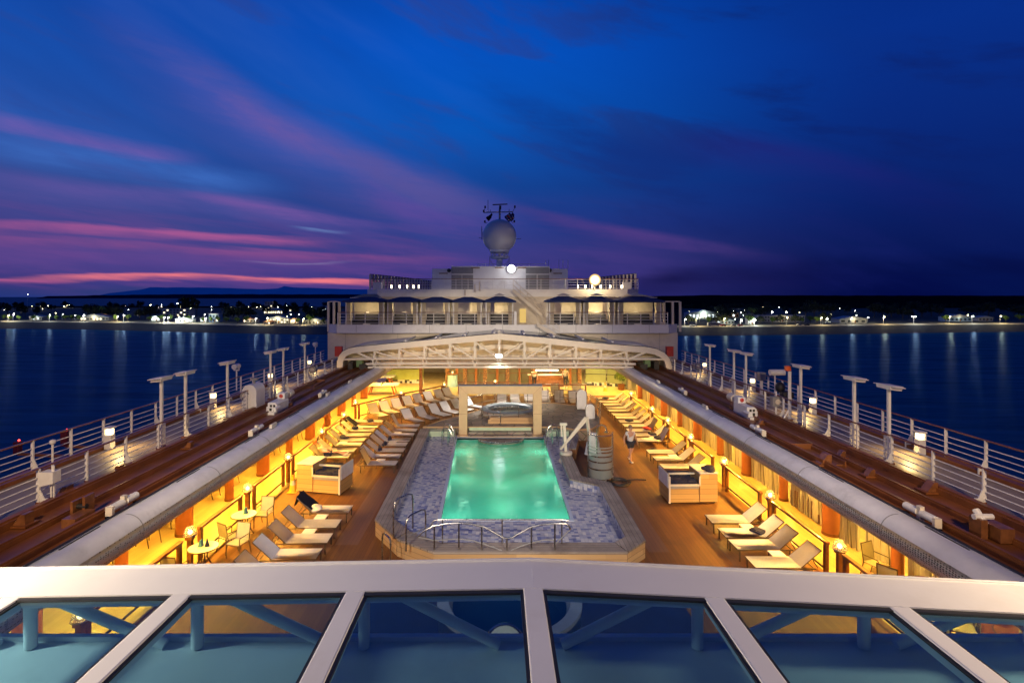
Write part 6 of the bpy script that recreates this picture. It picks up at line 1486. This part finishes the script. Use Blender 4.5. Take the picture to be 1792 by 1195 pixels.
# bushy plant behind the glass at the curtained end
t = thing('potted_plant', 'green bushy plant at the far end of the curtained gallery', 'plant', (10.5,46.6,0)); mb = MB(); mb.lathe([(.25,0),(.32,.5),(.28,.5)], n=14); mb.build('pot', M['handrail'], t, True); o = crown(8,.6,.8,6,40,.22).build('foliage', M['leaf'], t); o.location = (0,0,1.2)

# ---------------------------------------------------------------- upper decks
UY = 42.4; us = UY/FPX
def ux(px, Y=UY): return (px-VX)*Y/FPX
def uz(py, Y=UY): return CAMZ-(py-VY)*Y/FPX
dh = thing('deckhouse', 'white upper deckhouse with a broad bulwark across the ship', 'deckhouse', (R(0),UY,HP))
mb = MB(); mb.box((R(0),UY+6.2,(HP+uz(583))/2),(27.6,11.6,uz(583)-HP)); mb.build('lower_wall', M['cream'], dh, world=True)
zb = uz(583); zt = uz(568)
bul = [(R(-13.85),UY+.9),(R(-12.9),UY-.1),(R(12.9),UY-.1),(R(13.85),UY+.9),(R(13.85),UY+13),(R(-13.85),UY+13)]
mb = MB()
for a, b in ((0,1),(1,2),(2,3),(3,4),(5,0)): a, b = bul[a], bul[b]; mb.bar((a[0],a[1],(zb+zt)/2),(b[0],b[1],(zb+zt)/2),.12,zt-zb)
mb.build('bulwark', M['white'], dh, world=True)
mb = MB()
for k in range(9): mb.box((R(-11.4+2.85*k),UY-.162,(zb+zt)/2),(.025,.006,zt-zb-.04))
for k in range(7): mb.box((R(-12.4+4.13*k),UY+.395,(HP+zb)/2),(.02,.006,zb-HP))
mb.build('weld_seam', M['vent'], dh, world=True)
mb = MB(); mb.tube([(R(-12.8),UY-.2,zb+.03),(R(12.8),UY-.2,zb+.03)],.03,6); mb.build('pipe', M['whitemetal'], dh, world=True)
mb = MB(); mb.prism([(x*.99,y+.12) for x, y in bul], zb+.01, zb+.06); mb.build('cabana_deck', M['deckbrown'], dh, world=True)
zc = zb+.06
Y2 = 48.0; zf0, zf1 = uz(519.5,Y2), uz(506,Y2)             # fascia of the deck above
mb = MB(); mb.box((R(0),Y2+6,(zc+zf0)/2),(22.6,11.6,zf0-zc)); mb.build('cabana_back_wall', M['cream'], dh, world=True)
mb = MB(); mb.prism([(ux(637,Y2),Y2+1.2),(ux(660,Y2),Y2),(ux(1098,Y2),Y2),(ux(1123,Y2),Y2+1.2),(ux(1123,Y2),Y2+14),(ux(637,Y2),Y2+14)], zf0, zf1); mb.build('upper_fascia', M['white'], dh, world=True)
mb = MB(); mb.box((ux(915,Y2),Y2+.13,zc+1.1),(.55,.1,1.2)); mb.build('lit_doorway', emit('lit_doorway_glow', (1.,.66,.2), .8), dh, world=True)
for px in (612,633,1110,1133):
    pass
# house on top
Y3 = 52.5
ho = thing('upper_house', 'white block house with grey louvres on the highest deck', 'deckhouse', (ux(875,Y3),Y3,zf1))
hz1 = uz(466,Y3); mb = MB(); mb.box((ux(876,Y3),Y3+3,(zf1+hz1)/2),(ux(962,Y3)-ux(790,Y3),6,hz1-zf1)); mb.build('central_block', M['white'], ho, world=True)
hz2 = uz(470,Y3); mb = MB(); mb.box((ux(875,Y3),Y3+3.6,(zf1+hz2)/2),(ux(995,Y3)-ux(755,Y3),6,hz2-zf1)); mb.build('wide_block', M['white'], ho, world=True)
for a, b, c, d in ((790,468,828,479),(790,481,808,508),(809,481,828,508),(920,468,961,479),(920,481,939,508),(941,481,961,508)):
    x0, x1, z0, z1 = ux(a,Y3), ux(b if False else c,Y3), uz(d,Y3), uz(b,Y3)
    mb = MB(); mb.box(((x0+x1)/2,Y3-.02,(max(z0,zf1)+z1)/2),(x1-x0,.04,z1-max(z0,zf1)))
    nn = int((z1-z0)/.16)
    for k in range(nn): mb.box(((x0+x1)/2,Y3-.05,max(z0,zf1)+.1+k*.16),(x1-x0-.06,.03,.06))
    mb.build('louvre', M['vent'], ho, world=True)
for px, py in ((832,469),(874,468.5),(913,468.5),(775,478),(977,478)): mb = MB(); mb.box((ux(px,Y3),Y3-.06 if 790 < px < 962 else Y3+.52,uz(py,Y3)),(.85,.1,.09)); mb.build('wall_lamp_slot', M['handrail'], ho, world=True)
for px, py in ((785,473),(963,473)): mb = MB(); mb.ball((ux(px,Y3),Y3+.4,uz(py,Y3)),.2,(1,1.2,1)); mb.build('horn', M['darkmetal'], ho, world=True)
mb = MB()
for px in (838,850,884,907,926,955,960,978,985,994): mb.cyl((ux(px,Y3+2),Y3+2,hz2),(ux(px,Y3+2),Y3+2,uz(461 if px < 950 else 455,Y3+2)),.025,n=5)
mb.tube([(ux(835,Y3+2),Y3+2,uz(462,Y3+2)),(ux(960,Y3+2),Y3+2,uz(462,Y3+2))],.02,5); mb.build('roof_rail', M['whitemetal'], ho, world=True)
# radome with its mast
Y4 = 56.; rd = thing('radome', 'large white radar dome on a lattice base above the ship', 'radome', (ux(874,Y4),Y4,hz1))
rc = Vector((ux(874,Y4),Y4,uz(413.5,Y4))); rr = 29.5*Y4/FPX
mb = MB(); mb.ball(rc, rr, (1,1,1), 40, 28); mb.build('dome', mat('radome_shell', (.66,.62,.57), .32, var=.05, vs=.8, dirt=(.42,.39,.35)), rd, True, world=True)
z0 = uz(441.5,Y4); mb = MB(); mb.lathe([(1.0,z0+.25),(1.0,z0),(.86,z0-.05)], (rc.x,rc.y,0), 28); mb.build('collar', M['whitemetal'], rd, True, world=True)
mb = MB(); zl = uz(449.5,Y4)
for k in range(10): a = 2*PI*k/10; b = a+2*PI/10; c_ = lambda q, r_, z: (rc.x+r_*math.cos(q), rc.y+r_*math.sin(q), z); mb.bar(c_(a,.9,z0),c_(b,.9,zl),.05); mb.bar(c_(b,.9,z0),c_(a,.9,zl),.05)
mb.build('lattice', M['whitemetal'], rd, world=True)
mb = MB(); mb.lathe([(0,zl),(.95,zl),(.9,zl-.16),(.3,zl-.3),(.3,hz1+.2),(.6,hz1),(.6,hz1-.3)], (rc.x,rc.y,0), 20); mb.build('pedestal', M['whitemetal'], rd, True, world=True)
mb = MB()
for s in (-1,1): mb.bar((rc.x+s*1.0,rc.y,zl+.1),(rc.x+s*1.0,rc.y,hz1),.05); mb.bar((rc.x+s*1.0,rc.y,zl-.2),(rc.x+s*.5,rc.y,hz1),.04)
mb.build('base_strut', M['vent'], rd, world=True)
Y5 = 58.; am = thing('antenna_mast', 'signal mast with crossbar, turning radar bar and thin aerials above the dome', 'mast', (ux(874,Y5),Y5,hz1))
P5 = lambda px, py: (ux(px,Y5), Y5, uz(py,Y5))
mb = MB(); mb.cyl(P5(874,470),P5(874.5,366),.12,.1,8); mb.build('pole', M['vent'], am, world=True)
mb = MB(); mb.bar(P5(846,372),P5(898,371),.1); mb.build('crossbar', M['vent'], am, world=True)
mb = MB(); mb.cyl(P5(875,367),P5(875.5,360),.12,n=8); mb.bar(P5(862,358.5),P5(888,357.5),.14,.1); mb.build('radar_bar', M['darkmetal'], am, world=True)
for a in ((854,372,350),(858,372,367),(891,371,366),(843,420,396)): mb = MB(); mb.cyl(P5(a[0],a[1]),P5(a[0],a[2]),.03,n=5); mb.build('aerial', M['vent'], am, world=True)
for px, py in ((849,362.5),(846.5,369.5),(848.5,388),(901,362),(900,387.5)):
    mb = MB(); mb.cyl(P5(px,py+2),P5(px,py-2),.09,n=8); mb.build('signal_lamp', M['black'], am, world=True)
for a, b in (((849,390),(853,391)),((900,389),(896,390)),((838,416),(846,418)),((904,418),(912,418)),((843,397),(845,418)),((849,364),(847,371)),((901,364),(897,371))): mb = MB(); mb.bar(P5(*a),P5(*b),.05); mb.build('bracket', M['vent'], am, world=True)
def flag(px, py, dx, dy, m, lab):
    mb = MB(); G = []
    a = Vector(P5(px,py)); b = Vector(P5(px+dx,py+dy))
    for i in range(7):
        f = i/6; c = a+(b-a)*f; G.append([mb.bm.verts.new(c+Vector((.0+.09*math.sin(5*f+j),.12*math.sin(6*f+j*.8),-.0))+Vector((-.16,0,-.12))*(j-1)*1.1) for j in range(4)])
    for A, B_ in zip(G, G[1:]):
        for j in range(3): mb.bm.faces.new((A[j],A[j+1],B_[j+1],B_[j]))
    bmesh.ops.solidify(mb.bm, geom=mb.bm.faces[:], thickness=.02); o = mb.build('signal_flag', m); tag(o, lab, 'flag')
def stripes():
    m, nt, out = newmat('red_white_blue_flag'); b = node(nt,'ShaderNodeBsdfPrincipled',Roughness=.8); tc = node(nt,'ShaderNodeTexCoord'); s = node(nt,'ShaderNodeSeparateXYZ'); nt.links.new(tc.outputs['Generated'],s.inputs[0]); a = node(nt,'ShaderNodeMath',operation='ADD'); nt.links.new(s.outputs[0],a.inputs[0]); nt.links.new(s.outputs[2],a.inputs[1])
    a2 = node(nt,'ShaderNodeMath',operation='MULTIPLY'); a2.inputs[1].default_value=.5; nt.links.new(a.outputs[0],a2.inputs[0]); r = ramp(nt,[(0,(.02,.03,.2)),(.36,(.5,.5,.5)),(.44,(.45,.02,.03)),(.6,(.5,.5,.5)),(.68,(.02,.03,.2))],'CONSTANT'); nt.links.new(a2.outputs[0],r.inputs[0]); nt.links.new(r.outputs[0],b.inputs['Base Color']); nt.links.new(b.outputs[0],out.inputs[0]); return m
M['stripe'] = stripes()
flag(888.5,374,6.5,11,M['stripe'],'small red, white and blue striped flag hanging from the signal mast crossbar'); flag(894,374,5,10,M['stripe'],'second small striped flag at the outer end of the signal mast crossbar'); flag(857,375,2,8,M['navy'],'small dark flag on the pink-sky end of the signal mast crossbar')
# wind screens of upright slats
def screen(s, lab):
    t = thing('wind_screen', lab, 'wind screen', (R(s*11.5),Y2,zf1)); n = 22
    px0, px1, t0, t1 = (646,755,480,492) if s < 0 else (1114,995,479,492)
    k0 = 0 if s < 0 else 0; pts = []
    for k in range(n):
        f = k/(n-1); x = R(s*11.5)+(R(s*7.0)-R(s*11.5))*f**1.5; x = ux(px0,Y2)+ (ux(px1,60)-ux(px0,Y2))*f; Y = Y2+.4+12*f; h = uz(t0+(t1-t0)*f, Y); pts.append((x,Y,h))
    for k, (x, Y, h) in enumerate(pts):
        if s > 0 and 12 < k: continue
        mb = MB(); mb.box((x,Y,(zf1+h)/2),(.17,.1,h-zf1)); mb.build('slat', M['cream'], t, world=True)
    for (a, b) in zip(pts, pts[1:]):
        mb = MB(); mb.face([(a[0],a[1],zf1+.1),(b[0],b[1],zf1+.1),(b[0],b[1],b[2]-.05),(a[0],a[1],a[2]-.05)]); mb.build('pane', M['darkglass'], t, world=True)
    mb = MB(); mb.tube([(x,Y,h) for x, Y, h in pts], .04, 5); mb.build('top_rail', M['darkmetal'], t, world=True)
screen(-1,'slatted glass wind screen on the upper deck towards the pink sky'); screen(1,'slatted glass wind screen on the upper deck beside the warm floodlight')
for s, px in ((-1,659),(1,1099)): mb = MB(); mb.box((ux(px,Y2),Y2+.4,zf1+.3),(.75,.5,.6), bev=.03); mb.box((ux(px,Y2),Y2+.4,zf1+.61),(.8,.55,.04)); o = mb.build('deck_locker', M['whitemetal']); tag(o, f"white locker behind the upper railing at the {'pink-sky' if s < 0 else 'dark-sky'} end", 'locker')
def xrail(name, lab, x0, x1, y, z, h, n, nr=4):
    t = thing(name, lab, 'railing', ((x0+x1)/2,y,z))
    for k in range(n+1): mb = MB(); mb.cyl((x0+(x1-x0)*k/n,y,z),(x0+(x1-x0)*k/n,y,z+h),.028,n=6); mb.build('post', M['whitemetal'], t, world=True)
    for k in range(nr): mb = MB(); zz = z+h*(k+.6)/nr; mb.tube([(x0,y,zz),((x0+x1)/2,y,zz),(x1,y,zz)],.016,5); mb.build('rail', M['whitemetal'], t, world=True)
    mb = MB(); mb.box(((x0+x1)/2,y,z+h),(abs(x1-x0),.09,.05)); mb.build('handrail', M['handrail'], t, world=True)
xrail('upper_railing','white railing along the edge of the highest deck',ux(648,Y2),ux(1118,Y2),Y2+.25,zf1,.92,22)
xrail('cabana_railing','white railing before the cabanas on the open gallery side',R(-12.9),ux(903),UY+.05,zt-.05,1.0,13); xrail('cabana_railing','white railing before the cabanas on the curtained side',ux(957),R(12.9),UY+.05,zt-.05,1.0,9)
M['postlamp'] = emit('small_deck_light', (1.,.85,.55), 14.)
for k, px in enumerate((683,697.5,711,722,731.5,1012.5,1026,1038,1053,1070,1090)):
    t = thing('deck_marker_light', f'tiny lit marker light on the highest deck, {ORD[k]} from the pink-sky end', 'light', (ux(px,Y2),Y2+.5,zf1), 0, 'marker lights on the highest deck'); mb = MB(); mb.cyl((0,0,0),(0,0,.1),.07,n=8); mb.build('base', M['whitemetal'], t); mb = MB(); mb.cyl((0,0,.1),(0,0,.36),.055,n=8); mb.build('lens', M['postlamp'], t)
for k, (px, py) in enumerate(((813.5,505),(831,497),(839,493))): mb = MB(); mb.cyl(V_(px,py+12+k*2,Y2-.5),V_(px,py,Y2-.5),.05,n=8); mb.cyl(V_(px,py+12+k*2,Y2-.5),V_(px,py+10+k*2,Y2-.5),.08,n=8); o = mb.build('stair_post', M['cream']); tag(o, f'pale upright post lit from below beside the upper deck stairhead, {ORD[k]} from the pink-sky end', 'post')
# stairs
def stair(lab, a, b, w_, n, side=1):
    t = thing('steel_stair', lab, 'stairs', b); a = Vector(a); b = Vector(b)
    for s in (-1,1): mb = MB(); o_ = Vector((0,s*w_/2,0)); mb.bar(a+o_, b+o_, .05,.26); mb.build('stringer', M['cream'], t, world=True)
    for k in range(n): c = a+(b-a)*(k+.5)/n; mb = MB(); mb.box(c,(.28,w_,.035)); mb.build('tread', M['vent'], t, world=True)
    for s in (-1,1):
        o_ = Vector((0,s*w_/2,0)); mb = MB()
        for h in (.45,.9): mb.tube([a+o_+Vector((0,0,h)), b+o_+Vector((0,0,h))],.016,6)
        for k in range(5): c = a+(b-a)*k/4+o_; mb.cyl(c, c+Vector((0,0,.9)),.015,n=6)
        mb.build('handrail', M['cream'], t, world=True)
stair('sloping stair from the highest deck down to the cabana deck', V_(898,508,Y2-.9), V_(948,552,Y2-.9), .9, 12)
stair('sloping stair from the cabana deck down behind the sliding roof', V_(940,568,UY-.6), V_(978,590,UY-.6), .9, 7)
mb = MB(); mb.box((ux(902,UY),UY+.05,zt+.5),(.2,.2,1.1)); mb.build('gate_post', M['whitemetal'], dh, world=True)
# cabanas
M['drape'] = mat('cream_canvas', (.60,.53,.40), .85, var=.12, vs=3, bump=.3, bs=16)
def drape_mesh(w_, h_, seed):
    rnd = random.Random(seed); mb = MB(); n = 14; V = []
    for j in range(5):
        f = j/4; V.append([mb.bm.verts.new(((i/n-.5)*w_*(1-.35*math.sin(PI*min(1,f*1.1))*(.6)),.05*math.sin(i*2.1+rnd.uniform(-.2,.2)),h_*f)) for i in range(n+1)])
    for A, B_ in zip(V, V[1:]):
        for i in range(n): mb.bm.faces.new((A[i],A[i+1],B_[i+1],B_[i]))
    me = mb.mesh('curtain', True); me.materials.append(M['drape']); return me
dm = [drape_mesh(.42,2.0,1), drape_mesh(.30,2.0,2)]
def cabana(px0, px1, Y, lab, back=.5, lit=0, vent=True):
    x0, x1 = ux(px0,Y), ux(px1,Y); D = 2.3; zr = uz(526,Y); cx = (x0+x1)/2; w_ = x1-x0
    t = thing('cabana', lab, 'cabana', (cx,Y+D/2,zc), 0, 'navy roofed cabanas along the upper deck')
    for sx in (-1,1):
        for sy in (0,1): mb = MB(); mb.box((cx+sx*w_/2,Y+sy*D,(zc+zr)/2),(.1,.1,zr-zc)); mb.build('post', M['whitemetal'], t, world=True)
    mb = MB(); zp = uz(518.2 if vent else 519.5,Y); e = .28
    c0 = [(cx-w_/2-e,Y-e,zr-.02),(cx+w_/2+e,Y-e,zr-.02),(cx+w_/2+e,Y+D+e,zr-.02),(cx-w_/2-e,Y+D+e,zr-.02)]; s_ = .3; c1 = [(cx-w_*s_/2,Y+D*.35,zp),(cx+w_*s_/2,Y+D*.35,zp),(cx+w_*s_/2,Y+D*.65,zp),(cx-w_*s_/2,Y+D*.65,zp)]
    for i in range(4):
        mb.face([c0[i],c0[(i+1)%4],c1[(i+1)%4],c1[i]]); a, b = c0[i], c0[(i+1)%4]; mb.face([a,b,(b[0],b[1],b[2]-.13),(a[0],a[1],a[2]-.13)])
    mb.face(c1); cn = mb.build('canopy', M['canopy'], t, world=True)
    if vent:
        mb = MB(); zv = zp+.05; v0 = [(cx-w_*.24,Y+D*.3,zv),(cx+w_*.24,Y+D*.3,zv),(cx+w_*.24,Y+D*.7,zv),(cx-w_*.24,Y+D*.7,zv)]
        for i in range(4): mb.face([v0[i],v0[(i+1)%4],(cx,Y+D/2,zv+.2)])
        mb.build('vent_cap', M['drape'], t, world=True)
    for sx in (-1,1):
        o = bpy.data.objects.new('curtain', dm[0]); COL.objects.link(o); o.parent = t; o.location = (sx*(w_/2-.16),-D/2-.03,.05); o.scale = (1,1,(zr-zc-.05)/2.0)
        o = bpy.data.objects.new('curtain', dm[1]); COL.objects.link(o); o.parent = t; o.location = (sx*(w_/2-.05),-.1,.05); o.rotation_euler.z = PI/2; o.scale = (3.4,1,(zr-zc-.05)/2.0)
    mb = MB(); mb.box((cx+w_*(.5-back/2)*(-1 if lit == 2 else 1)*.96,Y+D-.1,(zc+zr)/2),(w_*back,.03,zr-zc)); mb.build('back_screen', M['drape'], t, world=True)
    mb = MB(); mb.box((cx-w_*.02,Y+1.2,zc+.5),(w_*.8,.9,.9), bev=.06); mb.box((cx-w_*.02,Y+1.75,zc+.75),(w_*.8,.2,1.2), bev=.06); mb.build('sofa', M['cloth_dark'], t, True, world=True)
    mb = MB(); mb.cyl((cx,Y+.55,zc),(cx,Y+.55,zc+.55),.04,n=8); mb.cyl((cx,Y+.55,zc+.55),(cx,Y+.55,zc+.59),.3,n=16); mb.build('pedestal_table', M['whitemetal'], t, True, world=True)
    if lit: light('POINT', (0,-.2,1.7), 52. if lit == 1 else 130., (1.,.76,.42), .15, t)
    return t
YC = 43.2
for k, (a, b, bk, lt, v, ex) in enumerate(((606,671,1.,1,False,'wide and closed'),(679,730,.35,1,False,'half open'),(738,786,.3,1,False,'half open'),(794,842,.45,1,False,'half open'),(851,897,.7,1,True,'beside the stair'),(962,1015,.5,1,True,'beyond the stair'),(1022,1074,.8,2,True,'brightly lit inside'),(1083,1156,1.,1,True,'wide and closed'))):
    cabana(a, b, YC, f'navy roofed cabana with tied cream curtains, {ORD[k]} from the pink-sky end, {ex}', bk, lt, v)
# glass end screens beside the cabanas
for s, xs in ((-1,(575,584.5,592)),(1,(1164,1177,1190))):
    t = thing('glass_end_screen', f"framed glass screen at the {'pink-sky' if s < 0 else 'dark-sky'} end of the cabana deck", 'glass screen', (ux(xs[1]),UY+1,zc))
    for k, px in enumerate(xs): mb = MB(); mb.box((ux(px,UY+.9),UY+.9+(.3 if k == (2 if s < 0 else 0) else 0),(zc+uz(528))/2),(.17,.17,uz(528)-zc)); mb.build('post', M['cream'], t, world=True)
    for a, b in zip(xs, xs[1:]): mb = MB(); mb.box(((ux(a,UY+.9)+ux(b,UY+.9))/2,UY+1.0,(zt+uz(529))/2),(abs(ux(b)-ux(a))-.15,.03,uz(529)-zt)); mb.build('pane', M['darkglass'], t, world=True)
    mb = MB(); mb.box(((ux(xs[0],UY+.9)+ux(xs[-1],UY+.9))/2,UY+.95,uz(528)),(abs(ux(xs[-1])-ux(xs[0])),.1,.08)); mb.build('top_rail', M['cream'], t, world=True)
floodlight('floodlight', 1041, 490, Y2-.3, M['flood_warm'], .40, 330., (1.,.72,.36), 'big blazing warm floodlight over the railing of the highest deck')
mb = MB(); p = V_(1041,490,Y2-.3); mb.cyl((p[0],p[1]+.15,zf1),(p[0],p[1]+.15,p[2]-.4),.05,n=8); o = mb.build('stand_pole', M['whitemetal']); o.parent = [x for x in bpy.data.objects if x.get('category') == 'floodlight' and 'blazing' in x['label']][0]; o.location = -Vector(o.parent.location)
floodlight('floodlight', 895, 470.5, Y3-.35, M['flood_cool'], .30, 60., (.9,.92,1.), 'cool white floodlight on the front of the upper block house')
# shade awning edges at both ends behind the cabanas
for px0, px1, lab in ((612,668,'pale awning over the cabana deck at the pink-sky end'),(1085,1150,'pale awning over the cabana deck at the dark-sky end')):
    Ya = 46.; t = thing('awning', lab, 'awning', (ux((px0+px1)/2,Ya),Ya,uz(520,Ya))); x0, x1 = ux(px0,Ya), ux(px1,Ya)
    mb = MB(); mb.face([(x0,Ya,uz(521,Ya)),(x1,Ya,uz(521,Ya)),((x0+x1)/2+.6,Ya+1.5,uz(514.5,Ya)),((x0+x1)/2-.6,Ya+1.5,uz(514.5,Ya))]); bmesh.ops.solidify(mb.bm, geom=mb.bm.faces[:], thickness=.03); mb.build('cloth', M['drape'], t, world=True); mb = MB(); mb.bar((x0,Ya,uz(521,Ya)),(x1,Ya,uz(521,Ya)),.05); mb.build('frame', M['whitemetal'], t, world=True)
# ---------------------------------------------------------------- glass roof at the camera's feet
def ry(x): return 5.30-.032*(x-.31)
def rz_(x): return 5.456-.034*abs(x-.31)
nr = thing('glass_roof', 'white framed glass roof in front of the pool with blue tinted panes', 'roof', (R(0),4.5,5.4))
xs = [-8.2,-6,-4,-2,-.9,.31,1.5,2.6,4.6,6.6,8.8]
mb = MB(); G = []
for x in xs:
    y, z = ry(x), rz_(x); d = .53
    G.append([mb.bm.verts.new(v) for v in ((x,y+.06,z-.12),(x,y+.06,z-.03),(x,y,z),(x,y-.03,z-.002),(x,y-.05,z-.012),(x,y-d,z-.012),(x,y-d,z-.07),(x,y-d,z-.12))])
for A, B_ in zip(G, G[1:]):
    for i in range(8): mb.bm.faces.new((A[i],A[(i+1)%8],B_[(i+1)%8],B_[i]))
mb.bm.faces.new(G[0]); mb.bm.faces.new(G[-1][::-1])
M['roofwhite'] = mat('white_roof_paint', (.76,.74,.72), .42, var=.035, vs=1.1, dirt=(.66,.62,.56), bump=.06, bs=5)
mb.build('edge_beam', M['roofwhite'], nr, world=True)
mb = MB(); pts = [(x, ry(x)-.03, rz_(x)+.001) for x in xs]; mb.tube(pts, .009, 6); mb.build('weld_seam', M['roofwhite'], nr, True, world=True)
MX = [.3+1.572*k for k in range(-5,6)]
for k, x in enumerate(MX):
    mb = MB(); w_ = .085
    y0, y1 = ry(x)-.525, 1.2; z = rz_(x)-.014
    mb.box((x,(y0+y1)/2,z-.06),(w_*2,y0-y1,.12), bev=.012); mb.build('mullion', M['roofwhite'], nr, world=True)
    for s in (-1,1): mb = MB(); mb.box((x+s*(w_+.014),(y0+y1)/2-.03,z-.025),(.028,y0-y1,.02)); mb.build('gasket', M['black'], nr, world=True)
for a, b in zip(MX, MX[1:]):
    x0, x1 = a+.085, b-.085; ya, yb = ry(x0)-.53, ry(x1)-.53; za, zb_ = rz_(x0)-.045, rz_(x1)-.045
    mb = MB(); mb.face([(x0,1.2,za),(x1,1.2,zb_),(x1,yb,zb_),(x0,ya,za)]); mb.build('pane', M['paneglass'], nr, world=True)
    mb = MB(); mb.bar((x0,ya-.028,za+.012),(x1,yb-.028,zb_+.012),.05,.02); mb.build('gasket', M['black'], nr, world=True)
# truss below the edge: chord box, posts and diagonals
M['fascia'] = mat('white_fascia', (.70,.70,.68), .5, var=.05, vs=.8, dirt=(.6,.58,.54))
mb = MB(); mb.box((.3,3.45,4.64),(17,3.6,.1)); mb.build('lower_chord', M['fascia'], nr, world=True)
mb = MB(); mb.box((.3,5.24,4.71),(17,.06,.05)); mb.build('chord_lip', M['fascia'], nr, world=True)
for k, x in enumerate(MX):
    mb = MB(); mb.cyl((x,5.12,4.7),(x,5.12,rz_(x)-.08),.055,n=12); mb.build('strut', M['fascia'], nr, True, world=True)
    nx = MX[k+1] if k+1 < len(MX) else None
    if nx is None: continue
    l = (x+nx)/2 < .3
    a, b = ((x+.12,5.12,rz_(x)-.1),(nx-.3,5.12,4.72)) if l else ((nx-.12,5.12,rz_(nx)-.1),(x+.3,5.12,4.72))
    mb = MB(); mb.cyl(a, b, .05, n=10); mb.build('diagonal', M['fascia'], nr, True, world=True)
    mb = MB(); mb.box(((x+nx)/2,3.2,5.17),(.0+.1,3.6,.1)); 
for s in (-1,1): mb = MB(); mb.box((.3+s*8.6,3.2,4.4),(.2,4.2,2.0)); mb.build('side_frame', M['fascia'], nr, world=True)
# unseen lamps of the deck around the camera, plus added floods
for x, px, pb, ax, c in ((-8.6,2500.,9000.,-2.,(1.,.80,.54)),(9.2,2100.,9000.,2.5,(1.,.74,.44))):
    light('SPOT', (x*.87,3.9,7.0), px, c, .2, None, aim=(x*.5,5.,5.2), spread=2.9, blend=.5, name='deck_lamp_light')
    light('SPOT', (x*.8,-1.,12.), pb, (1.,.90,.78), .3, None, aim=(ax,27.,0.), spread=.72, blend=.5, name='unseen_flood_light')
    light('SPOT', (x*.8,-1.,12.), 13500., (1.,.78,.52), .3, None, aim=(ax*.5,38.,3.6), spread=.42, blend=.6, name='unseen_flood_light')  # added flood that brightens the far truss and roof front
    light('SPOT', (x*.8,-1.,12.), 9500., (1.,.70,.40), .3, None, aim=(x*1.4,24.,3.), spread=.7, blend=.7, name='unseen_flood_light')  # added flood that brightens the side railings and masts
